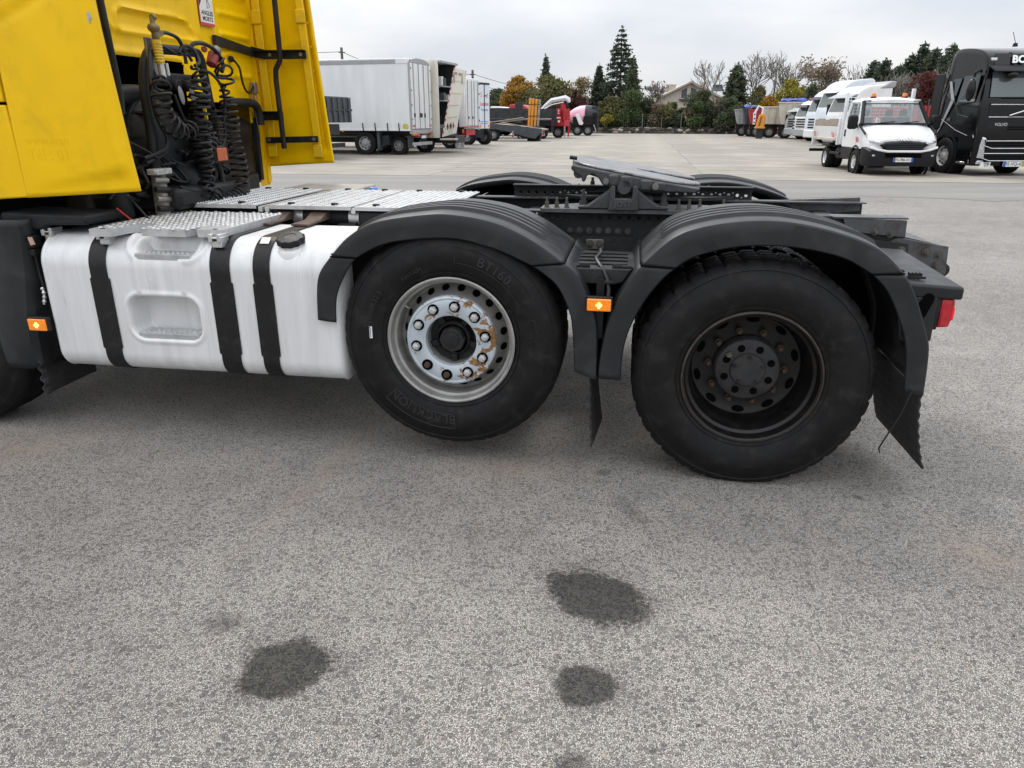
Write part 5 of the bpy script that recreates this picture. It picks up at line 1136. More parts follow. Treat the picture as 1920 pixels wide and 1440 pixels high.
for f in (.12, .28, .46, .64, .82):
    a, b_ = lerp(lerp(P0, P3, f), lerp(P1, P2, f), .15), lerp(lerp(P0, P3, f), lerp(P1, P2, f), .92); MB().tube([(a[0], a[1]-.012, a[2]), (b_[0], b_[1]-.012, b_[2])], .010, 4).build('panel_joint', M['beige'], lf)
for f, g_, w in ((.93,.25,.10),(.93,.55,.12),(.80,.22,.03),(.80,.85,.03)):
    q = lerp(lerp(P0, P3, f), lerp(P1, P2, f), g_); B(lf, 'fitting', 'wood', q[0]-w/2, q[0]+w/2, q[1]-.05, q[1]-.012, q[2]-.04, q[2]+.04+(.4 if w < .05 else 0))
for g_, s, m in ((.32,.16,'stick_black'),(.55,.2,'stick_black'),(.75,.14,'redlens')):
    q = lerp(lerp(P0, P3, .12), lerp(P1, P2, .12), g_); MB().prism([(q[0]-s/3, q[2]+.05), (q[0], q[2]-.1), (q[0]+s/3, q[2]+.05), (q[0], q[2]+.22)], q[1]-.014, q[1]-.004, 'xz').build('sticker', M[m], lf, smooth=False)
B(v, 'hatch', 'cream', -.46, -.3, -.012, .0, .78, 1.1, bevel=0); B(v, 'step', 'beige', .0, .75, -.1, .4, .60, .68); B(v, 'chassis', 'dgrey', -8, .6, .5, 1.9, .45, .78); far_wheel(v, -.9, .15, .46, dual=True); B(v, 'under_run_bar', 'dgrey', .0, .1, .2, 2.2, .42, .55)
# ---------------------------------------------------------------- white reefer box behind it
v = empty('refrigerated_truck', 'white box lorry with red edge lines standing behind the tilted door leaf', 'truck', (-2.5, 41.5, 0), LY)
B(v, 'box_body', 'white', -9, -.02, .0, 2.4, 1.05, 3.62, bevel=.03); B(v, 'top_edge', 'stick_red', -9, .0, -.004, .002, 3.52, 3.56, bevel=0); B(v, 'bottom_edge', 'stick_red', -9, .02, -.006, 2.4, 1.10, 1.16, bevel=0)
for y0, y1 in ((.06, 1.18), (1.22, 2.34)): B(v, 'rear_door', 'white', -.02, .03, y0, y1, 1.2, 3.5)
for y in (.3, 1.0, 1.45, 2.1): MB().cyl((.05, y, 1.1), (.05, y, 3.5), .02, n=8).build('lock_rod', M['lgrey'], v)
for y in (.35, 1.05): B(v, 'lock_handle', 'dgrey', .04, .08, y, y+.15, 1.55, 1.68)
for z in (1.4, 2.1, 2.8, 3.3): B(v, 'hinge', 'dgrey', .0, .06, 2.3, 2.42, z, z+.1)
B(v, 'chassis', 'red', -9, -.1, .4, 2.0, .70, 1.04); far_wheel(v, -.95, .1, .5, dual=True); B(v, 'exhaust_stack', 'matblack', -.42, -.36, -.08, -.02, .6, 1.95)
B(v, 'lamp_board', 'matblack', -.52, .02, -.35, -.28, .78, 1.12); B(v, 'lamp', 'orangelens', -.50, -.40, -.37, -.35, .82, 1.02); B(v, 'lamp', 'orangelens', -.08, .0, -.37, -.35, .82, 1.02); B(v, 'striped_bar', 'stick_red', -.52, .02, -.36, -.28, .62, .70); B(v, 'flap', 'lgrey', -.50, -.28, -.34, -.30, .12, .58); B(v, 'flap', 'lgrey', -.22, .0, -.34, -.30, .12, .58)
# ---------------------------------------------------------------- pale blue box truck with red lettering
v = empty('lettered_truck', 'pale blue box lorry with red lettering on its rear doors beyond the refrigerated lorry', 'truck', (-2.05, 47.3, 0), R(-28))
B(v, 'box_body', 'bwhite', -9, -.02, .0, 1.35, .95, 3.58, bevel=.02); B(v, 'corner_post', 'lgrey', -.04, .03, -.02, .05, .9, 3.6); B(v, 'top_bar', 'dgrey', -.02, .04, .0, 1.35, 3.5, 3.62)
for y0, y1 in ((.05, .66), (.69, 1.32)): B(v, 'rear_door', 'bwhite', -.02, .03, y0, y1, .98, 3.5)
MB().cyl((.05, .675, .95), (.05, .675, 3.5), .02, n=8).build('lock_rod', M['dgrey'], v); B(v, 'lock_handle', 'dgrey', .04, .08, .6, .9, 2.85, 2.9)
text_on(v, 'S', .42, 'stick_red', (.032, .3, 2.9), (0,1,0), (0,0,1)); text_on(v, 'cl', .42, 'stick_red', (.032, 1.0, 2.9), (0,1,0), (0,0,1))
text_on(v, 'Location', .30, 'stick_red', (.032, .68, 2.4), (0,1,0), (0,0,1), offset=.006); text_on(v, 'Transports', .20, 'stick_blue', (.032, .68, 2.06), (0,1,0), (0,0,1))
for z in (1.36, 1.25):
    for y in (.35, .95): B(v, 'small_print', 'stick_blue', .03, .034, y-.2, y+.2, z, z+.035, bevel=0)
for y in (.12, 1.1): B(v, 'lamp', 'orangelens', .03, .05, y, y+.14, 1.05, 1.2)
B(v, 'chassis', 'dgrey', -9, -.1, .2, 1.2, .45, .94); far_wheel(v, -.9, .1, .5, dual=True); far_wheel(v, -.2, .9, .5, dual=True)
for k in range(5): MB().tube([(-.1, -.06, 1.5+k*.45), (.0, -.1, 1.65+k*.45), (-.1, -.06, 1.8+k*.45)], .03, 5).build('load_strap', M['matblack'], v)
# ---------------------------------------------------------------- low loader with its grey ramp
v = empty('low_loader', 'grey low loader truck with sloping tail ramp parked past the box lorries', 'truck', (1.9, 54.5, 0), LY)
MB().prism([(-5.5,1.22),(-3.4,1.22),(-1.0,1.02),(.2,.86),(.25,.72),(-.25,.20),(-.5,.22),(-2.4,.70),(-3.2,.82),(-5.5,.85)], .0, .12, 'xz').build('side_beam', M['mgrey'], v, bevel=.01, segs=1)
MB().prism([(-5.5,1.20),(-3.4,1.20),(-1.0,1.00),(.2,.84),(.2,.76),(-1.0,.92),(-5.5,1.05)], .12, 2.3, 'xz').build('deck', M['wood'], v)
MB().prism([(-1.0,1.03),(-.3,.97),(.22,.87),(-.5,.92)], -.02, .0, 'xz').build('worn_ramp_edge', M['lgrey'], v)
far_wheel(v, -3.4, .1, .45, dual=True); far_wheel(v, -4.5, .1, .45, dual=True); far_wheel(v, -.5, .6, .46)
B(v, 'lamp', 'redlens', .15, .25, .1, .3, .45, .6); B(v, 'lamp', 'redlens', .15, .25, .6, .8, .45, .6); B(v, 'tail_board', 'lgrey', .1, .18, .3, 1.2, .38, .52)
MB().tube([(-1.9,-.02,.72), (-1.9,-.02,.2)], .05, 6).build('stand', M['lgrey'], v); B(v, 'stand_mark', 'redlens', -1.95, -1.85, -.08, -.02, .3, .45)
for a, b_ in (((-3.6,.3,1.3),(-1.2,.3,1.62)), ((-3.0,.4,1.28),(-1.1,.4,1.52)), ((-2.8,.2,1.30),(-1.4,.2,1.06))): MB().tube([a, b_], .045, 6).build('timber', M['wood'], v)
for x in (-5.0, -4.1): B(v, 'wooden_block', 'orange', x, x+.5, .1, .3, 1.23, 1.36)
# ---------------------------------------------------------------- dark dropside tipper behind the ramp
v = empty('dropside_truck', 'long charcoal dropside body with white hood stripe beyond the low loader', 'truck', (3.1, 61.0, 0), R(-14))
B(v, 'side_board', 'dgrey', -7, -2.95, .0, .08, 1.3, 2.34); B(v, 'side_board', 'dgrey', -2.3, .0, .0, .08, 1.35, 2.2); B(v, 'stake', 'dgrey', -2.95, -2.3, -.03, .1, 1.2, 2.75)
B(v, 'ridge', 'mgrey', -7, 0, -.03, .0, 1.5, 1.58); B(v, 'white_line', 'stick_white', -2.3, 0, -.035, -.03, 1.50, 1.535, bevel=0); B(v, 'floor', 'matblack', -7, 0, .1, 2.4, 1.0, 1.4); B(v, 'far_board', 'dgrey', -7, 0, 2.3, 2.4, 1.3, 2.3); B(v, 'chassis', 'matblack', -7, -.1, .6, 1.8, .55, 1.05)
far_wheel(v, -.8, .1, .5, dual=True); far_wheel(v, -2.2, .1, .5, dual=True); MB().lathe([(.62,.0),(.66,.0),(.66,.5),(.62,.5)], (-2.2, .0, .5), n=30).build('mudguard', M['mgrey'], v)
# yellow stacked outrigger mats, upright
v = empty('outrigger_legs', 'upright yellow steel loader masts strapped together behind the grey ramp', 'machine', (1.6, 56.3, 0), LY)
for k, (x, m) in enumerate(((-.36,'orange'),(-.16,'orange'),(.08,'orange'),(.30,'wood'))):
    MB().prism([(x-.10-.03,1.0),(x+.06-.03,1.0),(x+.10+.05,2.92-k*.03),(x-.06+.05,2.95-k*.03)], .0+.05*k, .22, 'xz').build('mast', M[m], v, bevel=.02, segs=1)
for z in (1.7, 2.5): B(v, 'strap', 'matblack', -.5, .42, -.02, .0, z, z+.04, bevel=0)
B(v, 'foot', 'dgrey', -.5, .45, .0, .4, .0, 1.0)
# ---------------------------------------------------------------- red loader crane
v = empty('crane_truck', 'truck with a red loader crane and folded white boom in the far left row', 'truck', (4.4, 64.0, 0), LY)
B(v, 'crane_base', 'red', -1.0, -.02, -.1, 1.2, .95, 1.25); B(v, 'crane_frame', 'red', -1.05, -.85, -.12, .1, .95, 2.2); B(v, 'crane_column', 'red', -.45, -.1, .3, .8, 1.2, 2.75); B(v, 'crane_head', 'red', -.75, -.40, .0, .35, 1.65, 2.35)
B(v, 'control_box', 'red', -.15, .35, -.1, .3, 1.4, 2.3); MB().lathe([(.1,-.14),(.26,-.14),(.26,-.06),(.1,-.06)], (-.5, 0, 1.32), n=20).build('hose_reel', M['red'], v)
MB().cyl((-.55,-.02,2.15), (-.55,-.06,2.15), .06, n=10).build('gauge', M['stick_white'], v); MB().cyl((-.55,-.02,1.95), (-.55,-.06,1.95), .06, n=10).build('gauge', M['stick_white'], v)
MB().tube([(-2.3,.4,2.05),(-1.7,.4,2.6),(-1.25,.4,2.95)], [.12,.17,.2], 6).build('boom', M['white'], v); MB().tube([(-1.3,.4,2.95),(-.7,.4,3.05),(-.1,.4,3.15),(.15,.4,3.02),(.25,.4,2.8)], [.2,.2,.24,.22,.12], 6).build('boom', M['white'], v)
MB().tube([(-1.9,.3,2.25),(-1.2,.3,2.62),(-.2,.3,2.82)], .05, 6).build('ram', M['chrome'], v); MB().tube([(-.1,.3,2.9),(.2,.3,2.3),(.1,.3,1.7)], .09, 6).build('boom_link', M['matblack'], v)
B(v, 'chassis', 'matblack', -6, .2, .5, 1.8, .5, 1.0); far_wheel(v, -.6, .1, .48, dual=True); B(v, 'warning_board', 'stick_red', -.05, .40, -.15, -.12, .95, 1.4); B(v, 'warning_board', 'stick_white', -.05, .40, -.14, -.11, 1.1, 1.2)
for x in (.0, .33): MB().tube([(x,-.1,.95), (x,-.1,.12)], .07, 6).build('stabiliser', M['redlens'] if x else M['lgrey'], v)
# ---------------------------------------------------------------- concrete mixer
v = empty('concrete_mixer', 'concrete mixer truck with pink and black drum, last of the left row', 'truck', (7.9, 72.5, 0), R(-12))
b = MB().lathe([(.0,-2.7),(.45,-2.65),(.75,-2.2),(.95,-1.7),(1.0,-1.1)], axis='x', n=28); b.v = [(x, y+1.0, z+1.75+.02*x) for x, y, z in b.v]; b.build('drum', M['pink'], v)
b = MB().lathe([(1.0,-1.1),(.95,-.6),(.80,-.1),(.72,.1),(.55,.12),(.0,.0)], axis='x', n=28); b.v = [(x, y+1.0, z+1.75) for x, y, z in b.v]; b.build('drum_end', M['dgrey'], v)
B(v, 'rear_frame', 'matblack', -.35, .08, .1, 1.9, .5, 2.05); B(v, 'hopper', 'dgrey', -.5, .1, .4, 1.6, 1.9, 2.62); MB().prism([(-1.95,1.9),(-1.65,1.95),(-1.15,1.1),(-1.3,.95),(-1.55,1.0)], -.35, .0, 'xz').build('chute', M['white'], v, bevel=.03)
B(v, 'mudguard', 'matblack', -2.2, -1.5, -.1, .5, .9, 1.7); B(v, 'mudguard', 'matblack', -1.2, -.3, -.1, .5, .95, 1.75); B(v, 'chassis', 'matblack', -6, .0, .5, 1.5, .5, 1.0)
far_wheel(v, -1.75, .0, .5); far_wheel(v, -.75, .0, .5, dual=True); MB().tube([(-.2,-.1,1.0), (.02,-.1,.5), (-.05,-.1,.15)], .05, 6).build('ladder', M['lgrey'], v)
B(v, 'cab', 'white', -4.6, -2.9, .0, 2.3, .6, 2.2)

# ================================================================ right side
def wheel_x(parent, x, y, r, w, side, rim='rim_far', dual=False): return far_wheel(parent, x, y, r, w, axis='x', side=side, rim=rim, dual=dual)
# ---------------------------------------------------------------- black tractor unit (local: faces -y, x to the right)
v = empty('black_tractor', 'glossy black tall cabbed tractor unit at the right edge with a number plate', 'truck', (14.38, 23.2, 0), R(2))
def cab_loft(prof, hw, m, parent, nm='cab_shell', tuck=.10, topin=.10, ztop=3.0):
    """side profile (y,z) closed, lofted across x with tucked-in sides"""
    prof = [tuple(p) for p in resample(list(prof)+[prof[0]], 64)[:-1]]
    cy = sum(p[0] for p in prof)/len(prof); cz = sum(p[1] for p in prof)/len(prof); G = []
    for s in (-1, 1):
        rows = []
        for ins, xo in ((.16, .0), (.05, .03), (.012, .07), (0, .13)):
            row = []
            for y, z in prof:
                d = Vector((y-cy, z-cz)); L_ = d.length; f = (L_-ins)/L_; xx = hw-xo*0 - (.13-xo if False else 0)
                xw = hw - {.0: 0, .03: .0, .07: .03, .13: .09}[xo] if False else hw - (0 if ins > .04 else (.02 if ins > 0 else .07))
                xw -= topin*sstep(1.9, ztop, z)
                row.append((s*xw, cy+d.x*f, cz+d.y*f))
            rows.append(row)
        G.append(rows)
    rows = G[0] + G[1][::-1]; b = MB().grid(rows, wrap=True); n = len(prof); b.f.append(tuple(range(n))); b.f.append(tuple(range(len(b.v)-1, len(b.v)-n-1, -1)))
    return b.build(nm, M[m], parent, ang=45)
prof = [(-1.36,.30),(-1.40,.8),(-1.41,1.3),(-1.39,1.9),(-1.34,2.15),(-1.20,2.60),(-1.13,2.86),(-1.16,2.95),(-1.12,3.10),(-.95,3.30),(-.60,3.43),(.0,3.50),(.45,3.48),(.60,3.30),(.66,2.8),(.66,1.1),(.55,1.0),(-.5,1.0),(-.62,.9),(-.62,.35),(-.72,.30)]
cab_loft(prof, 1.25, 'blackcar', v)
# windscreen, visor, roof sign
def quadp(a, b_, c_, d_, th, nm, m, parent, bevel=0.0):
    A = [Vector(p) for p in (a, b_, c_, d_)]
    if th == 0: return MB().add([tuple(p) for p in A], [(0,1,2,3)]).build(nm, M[m], parent, smooth=False)
    nr = (A[1]-A[0]).cross(A[3]-A[0]).normalized()
    return MB().add([tuple(p) for p in A]+[tuple(p+nr*th) for p in A], [(3,2,1,0),(4,5,6,7),(0,1,5,4),(1,2,6,5),(2,3,7,6),(3,0,4,7)]).build(nm, M[m], parent, bevel=bevel, segs=1)
quadp((-1.08,-1.372,2.14),(1.08,-1.372,2.14),(1.0,-1.17,2.80),(-1.0,-1.17,2.80), .02, 'windscreen', 'wglass', v)
MB().prism([(-1.42,2.86),(-1.46,2.80),(-1.12,2.96),(-1.10,3.02)], -1.14, 1.14, 'yz').build('sun_visor', M['matblack'], v, bevel=.01)
quadp((-1.0,-1.165,2.98),(1.0,-1.165,2.98),(.95,-1.02,3.28),(-.95,-1.02,3.28), .015, 'roof_sign_panel', 'blackcar', v)
dirz = Vector((0, .145, .30)).normalized()
text_on(v, 'BOOM', .30, 'chrome', (-.10, -1.165, 3.12), (1,0,0), dirz, extrude=.01, shear=.2, offset=.012)
B(v, 'marker_lamp', 'stick_white', -1.08, -.92, -1.13, -1.06, 3.1, 3.17); quadp((-1.05,-1.405,1.30),(1.05,-1.405,1.30),(1.05,-1.39,1.98),(-1.05,-1.39,1.98), .01, 'front_panel', 'blackcar', v)
for z in (1.95, 1.62): B(v, 'chrome_strip', 'chrome', -1.02, 1.02, -1.43, -1.40, z-.013, z+.013)
MB().tube([(-.45,-1.44,1.66), (.12,-1.45,1.84)], .02, 6).build('emblem_bar', M['chrome'], v); MB().lathe([(.11,-.02),(.15,-.02),(.15,.02),(.11,.02)], (.2,-1.44,1.83), n=24).build('emblem_ring', M['chrome'], v)
text_on(v, 'VOLVO', .11, 'chrome', (-.62, -1.425, 1.42), (1,0,0), (0,0,1), extrude=.004, offset=.003); B(v, 'wiper', 'matblack', -.7, .6, -1.40, -1.37, 2.12, 2.15); B(v, 'wiper', 'matblack', .1, .12, -1.40, -1.37, 2.0, 2.15)
for z in (1.28, 1.34): B(v, 'vent_slot', 'void', -.4, .6, -1.43, -1.41, z, z+.03, bevel=0)
for z0, z1 in ((.78, .98), (.44, .64)):
    g_ = part_empty('grille', v); B(g_, 'mesh', 'void', -.9, .9, -1.425, -1.40, z0, z1)
    MB().tube([(.9,-1.43,z1),(-.95,-1.43,z1),(-.97,-1.43,z0+.07),(-.75,-1.43,z0),(.9,-1.43,z0)], .013, 6).build('surround', M['chrome'], g_)
    for k in range(3): B(g_, 'bar', 'matblack', -.9, .9, -1.435, -1.425, z0+.04+k*.05, z0+.06+k*.05, bevel=0)
B(v, 'number_plate', 'stick_white', -.32, .30, -1.45, -1.43, .28, .42, bevel=0); B(v, 'plate_band', 'stick_blue', -.32, -.25, -1.455, -1.45, .28, .42, bevel=0); B(v, 'plate_band', 'handle', .24, .30, -1.455, -1.45, .28, .42, bevel=0)
text_on(v, '95-VQ-43', .13, 'stick_black', (.0, -1.452, .35), (1,0,0), (0,0,1), extrude=.002)
quadp((-1.245,-1.30,.55),(-.92,-1.43,.50),(-1.0,-1.43,1.02),(-1.24,-1.27,1.08), .02, 'headlamp', 'headlamp', v); quadp((-1.255,-1.27,1.06),(-.95,-1.44,1.0),(-1.0,-1.43,1.06),(-1.25,-1.22,1.13), .025, 'headlamp_brow', 'chrome', v)
quadp((-1.25,-1.27,.36),(-.92,-1.43,.34),(-.92,-1.43,.44),(-1.25,-1.25,.46), .015, 'fog_lamp', 'headlamp', v)
quadp((-1.02,-1.44,.24),(-.72,-1.45,.22),(-.70,-1.45,.40),(-.98,-1.44,.40), .01, 'sign', 'stick_white', v); text_on(v, 'TP', .15, 'stick_black', (-.82, -1.465, .33), (1,0,0), (0,0,1), extrude=.002)
# side: windows, stripe, mirror, arch, wheel
sx_ = -1.262
quadp((sx_+.02,-.98,2.02),(sx_+.03,-1.02,2.74),(sx_+.05,-.28,2.74),(sx_,-.18,1.95), -.01, 'side_window', 'glass', v); quadp((sx_,-.10,2.22),(sx_+.05,-.16,2.68),(sx_+.05,.20,2.68),(sx_,.36,2.22), -.01, 'side_window', 'glass', v)
MB().tube([(sx_-.01,.38,2.30),(sx_-.01,.10,2.12),(sx_-.01,-.12,2.02),(sx_-.01,-.36,1.70),(sx_-.01,-.9,1.62)], .006, 5).build('body_line', M['mgrey'], v)
MB().add([(sx_-.006,.22,2.62),(sx_-.006,.34,2.62),(sx_-.006,.10,2.1),(sx_-.006,.52,1.15),(sx_-.006,.44,1.2),(sx_-.006,-.06,2.1)], [(0,1,2,5),(5,2,3,4)]).build('side_stripe', M['lgrey'], v, smooth=False)
MB().tube([(sx_-.004,.60,1.64),(sx_-.006,-.40,1.26),(sx_-.006,-1.0,1.12)], .008, 5).build('body_line', M['lgrey'], v); text_on(v, '540', .12, 'chrome', (sx_-.004, .05, 1.55), (0,-1,0), (0,0,1), extrude=.003)
mr = part_empty('mirror', v); MB().tube([(-1.22,-1.0,2.82),(-1.34,-1.12,2.86),(-1.46,-1.10,2.78),(-1.44,-1.08,2.68)], .035, 8).build('mirror_arm', M['matblack'], mr); MB().sphere((-1.46,-1.05,2.34), .3, 14, 10, (.38,.45,1.0)).build('mirror_shell', M['blackcar'], mr)
MB().sphere((-.55,-1.36,2.72), .16, 12, 8, (1.2,.7,.6)).build('mirror_shell', M['blackcar'], mr); MB().tube([(-.75,-1.25,2.78),(-.6,-1.42,2.76)], .03, 6).build('mirror_arm', M['matblack'], mr)
B(v, 'side_fairing', 'matblack', -1.25, -1.21, .66, 1.12, 1.25, 2.85); B(v, 'side_fairing', 'matblack', 1.21, 1.25, .66, 1.12, 1.25, 2.85)
MB().lathe([(.60,.0),(.66,.0),(.66,.4),(.60,.4)], (0,0,0), axis='x', n=40).build('wheel_arch', M['matblack'], v).location = (-1.27, .0, .52)
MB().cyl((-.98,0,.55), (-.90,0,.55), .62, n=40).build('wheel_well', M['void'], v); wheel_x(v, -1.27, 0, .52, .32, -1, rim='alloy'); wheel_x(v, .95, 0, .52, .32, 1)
B(v, 'step', 'blackcar', -1.24, -.9, -.62, -.5, .3, .9); B(v, 'step_edge', 'chrome', -1.262, -1.2, -1.1, -.68, .34, .40); B(v, 'side_tank', 'blackcar', -1.22, -.6, .9, 2.4, .35, .95, bevel=.08); B(v, 'catwalk', 'lgrey', -1.2, 1.2, .75, 2.2, .98, 1.03); B(v, 'chassis', 'matblack', -.5, .5, -.6, 5, .6, 1.0)
wheel_x(v, -1.22, 3.6, .52, .32, -1); MB().cyl((-.35,-.9,3.47), (-.35,-.9,3.56), .07, .05, n=12).cyl((-.35,-.9,3.55), (-.42,-.8,3.85), .008, n=5).build('antenna', M['matblack'], v)
MB().cyl((-1.22,.86,.55), (-1.22,.95,.55), .12, n=16).build('side_port', M['matblack'], v); B(v, 'marker', 'orangelens', -1.235, -1.22, 1.2, 1.28, .62, .68)
# ---------------------------------------------------------------- white light tipper (faces -y)
v = empty('light_tipper', 'small white tipper pickup with orange roof beacons facing the camera beside the black tractor', 'truck', (11.38, 22.95, 0), R(-6))
W2 = .98
def loft(secs, m, nm, parent, ang=40):
    G = []
    for y, pts in secs:
        G.append([(x, y, z) for x, z in pts] + [(-x, y, z) for x, z in pts[::-1]])
    b = MB().grid(G); n = len(G[0]); b.f.append(tuple(range(n))); b.f.append(tuple(range(len(b.v)-1, len(b.v)-n-1, -1))); return b.build(nm, M[m], parent, ang=ang)
# bonnet and front wings
loft([(-.98,[(-.72,.74),(-.74,.86),(-.70,.97),(-.4,1.02),(0,1.03)]), (-.88,[(-.92,.74),(-.93,.92),(-.86,1.06),(-.45,1.12),(0,1.13)]), (-.60,[(-.97,.74),(-.985,.98),(-.92,1.18),(-.5,1.26),(0,1.27)]), (-.25,[(-.985,.74),(-1.0,1.05),(-.95,1.30),(-.55,1.37),(0,1.38)]), (.05,[(-.985,.74),(-1.0,1.1),(-.97,1.36),(-.6,1.42),(0,1.43)])], 'white', 'bonnet', v)
B(v, 'door_panel', 'white', -1.0, -.94, .05, 1.35, .74, 1.42, bevel=.02); B(v, 'door_panel', 'white', .94, 1.0, .05, 1.35, .74, 1.42, bevel=.02); B(v, 'cab_floor', 'matblack', -.94, .94, -.2, 1.33, .5, .78); B(v, 'rear_wall', 'white', -.94, .94, 1.30, 1.36, .74, 1.45); B(v, 'sill', 'matblack', -.99, .99, .3, 1.34, .40, .735, bevel=.02)
roofG = [(y, [(-.80*k, z), (-.74*k, z+.06), (-.4, z+.10), (0, z+.11)]) for y, z, k in ((.42,2.00,1.0),(.55,2.06,1.03),(.9,2.09,1.05),(1.36,2.06,1.05))]
loft(roofG, 'white', 'roof', v)
for s in (-1, 1):
    MB().tube([(s*.95,-.10,1.40),(s*.80,.46,2.06)], .055, 8).build('pillar', M['matblack'], v); MB().tube([(s*.96,1.30,1.42),(s*.84,1.30,2.08)], .06, 8).build('pillar', M['white'], v); MB().tube([(s*.95,.10,1.42),(s*.82,.52,2.05),(s*.84,1.30,2.06)], .045, 8).build('window_frame', M['white'], v); B(v, 'waist_rail', 'white', s*.97-.03, s*.97+.03, .0, 1.33, 1.40, 1.46)
    quadp((s*.965,.12,1.45),(s*.965,1.26,1.45),(s*.85,1.26,2.03),(s*.83,.55,2.03), .0, 'side_window', 'clear', v)
quadp((-.93,-.08,1.42),(.93,-.08,1.42),(.79,.45,2.03),(-.79,.45,2.03), .0, 'windscreen', 'screen', v)
quadp((-.94,-.10,1.40),(.94,-.10,1.40),(.93,-.06,1.45),(-.93,-.06,1.45), .014, 'scuttle', 'matblack', v); quadp((-.80,.42,1.995),(.80,.42,1.995),(.79,.46,2.035),(-.79,.46,2.035), .014, 'screen_band', 'matblack', v)
B(v, 'dashboard', 'matblack', -.9, .9, .05, .45, 1.25, 1.46, bevel=.05)
for x in (-.5, .18, .60):
    s_ = part_empty('seat', v); B(s_, 'backrest', 'dgrey', x-.22, x+.22, .95, 1.08, 1.2, 1.62, bevel=.06); B(s_, 'headrest', 'dgrey', x-.12, x+.12, .97, 1.06, 1.64, 1.84, bevel=.04)
MB().lathe([(.16,.0),(.19,.0),(.19,.03),(.16,.03)], (.42,.46,1.50), n=20).build('steering_wheel', M['matblack'], v)
for x, y in ((-.55,.42),(.12,.42)): MB().tube([(x,-.10,1.445),(x+.55,-.05,1.50)], .012, 5).build('wiper', M['matblack'], v)
gd = part_empty('guard_mesh', v)
for x in np.linspace(-.86, .86, 14): MB().tube([(x,1.5,1.40),(x,1.5,2.20)], .010, 4).build('bar', M['white'], gd)
for z in np.linspace(1.45, 2.2, 9): MB().tube([(-.9,1.5,z),(.9,1.5,z)], .010, 4).build('bar', M['white'], gd)
for x in (-.98, .98): B(v, 'guard_post', 'white', x-.05, x+.05, 1.44, 1.54, .8, 2.45 if x > 0 else 2.35)
# face of the cab
loft([(-1.08,[(-.62,.28),(-.70,.40),(-.70,.62),(-.62,.72),(0,.72)]), (-1.02,[(-.86,.27),(-.92,.40),(-.92,.68),(-.82,.75),(0,.76)]), (-.80,[(-.97,.27),(-1.005,.42),(-1.0,.76),(-.96,.80),(0,.80)]), (-.50,[(-.98,.30),(-1.01,.45),(-1.0,.78),(-.97,.80),(0,.80)])], 'matblack', 'bumper', v)
loft([(-1.10,[(-.45,.735),(-.62,.86),(-.55,.90),(0,.93)]), (-1.04,[(-.48,.73),(-.66,.87),(-.60,.93),(0,.955)]), (-.95,[(-.5,.72),(-.7,.87),(-.62,.95),(0,.97)])], 'matblack', 'grille', v)
for z in (.77, .82, .87): B(v, 'grille_bar', 'dgrey', -.5, .5, -1.115, -1.10, z, z+.015, bevel=0)
MB().tube([(-.93,-.99,.80),(-.72,-1.06,.735),(-.45,-1.10,.69),(.45,-1.10,.69),(.72,-1.06,.735),(.93,-.99,.80)], .035, 8).build('lower_trim', M['white'], v)
B(v, 'lower_intake', 'void', -.5, .5, -1.095, -1.06, .52, .64)
for s in (-1, 1):
    MB().add([(s*.56,-1.075,.92),(s*.70,-1.03,.86),(s*.93,-.90,.95),(s*.985,-.62,1.14),(s*.90,-.72,1.10),(s*.70,-.96,1.0)], [(0,1,2,5),(2,3,4,5)]).build('headlamp', M['headlamp'], v, solid=.02)
    MB().tube([(s*.985,-.60,1.16),(s*1.0,-.2,1.34),(s*.985,.0,1.42)], .03, 6).build('trim', M['matblack'], v)
    mr = part_empty('mirror', v); MB().tube([(s*.97,.12,1.36),(s*1.14,.05,1.36)], .045, 8).build('mirror_arm', M['matblack'], mr); B(mr, 'mirror_shell', 'matblack', s*1.18-.14, s*1.18+.14, -.04, .10, 1.28, 1.68, bevel=.05)
    B(v, 'fog_lamp', 'headlamp', s*.75-.1, s*.75+.1, -1.06, -1.02, .55, .60); B(v, 'roof_lamp', 'headlamp', s*.70-.09, s*.70+.09, .38, .50, 2.06, 2.12)
    for k in range(2): MB().add([(s*1.006,-.18+.14*k,.92),(s*1.006,-.10+.14*k,.92),(s*1.006,-.04+.14*k,1.06),(s*1.006,-.12+.14*k,1.06)], [(0,1,2,3)]).build('warning_stripe', M['stick_red'], v, smooth=False)
    MB().cyl((s*.45,.75,2.16), (s*.45,.75,2.20), .09, n=16).build('beacon_base', M['matblack'], v); MB().cyl((s*.45,.75,2.20), (s*.45,.75,2.30), .075, .06, n=16).build('beacon', M['orangelens'], v, bevel=.01)
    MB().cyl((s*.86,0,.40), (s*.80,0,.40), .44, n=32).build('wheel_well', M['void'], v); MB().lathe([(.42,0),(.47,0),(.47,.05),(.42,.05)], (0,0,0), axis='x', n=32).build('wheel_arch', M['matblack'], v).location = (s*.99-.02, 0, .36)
    wheel_x(v, s*1.0, 0, .35, .24, s, rim='alloy'); wheel_x(v, s*.98, 3.0, .35, .24, s, rim='alloy', dual=True); wheel_x(v, s*.70, 3.0, .35, .22, s, dual=True)
text_on(v, 'IVECO', .145, 'chrome', (.02, -1.02, 1.025), (1,0,0), Vector((0, .55, .83)), extrude=.01, offset=.006, spacing=1.05); B(v, 'badge_panel', 'white', -.42, .45, -1.0, -.9, .96, 1.0)
B(v, 'number_plate', 'stick_white', -.26, .28, -1.105, -1.09, .40, .52, bevel=0); B(v, 'plate_band', 'stick_blue', -.26, -.21, -1.11, -1.105, .40, .52, bevel=0); B(v, 'plate_band', 'stick_blue', .23, .28, -1.11, -1.105, .40, .52, bevel=0); text_on(v, 'FS-786-XC', .095, 'stick_black', (.01, -1.108, .46), (1,0,0), (0,0,1), extrude=.002)
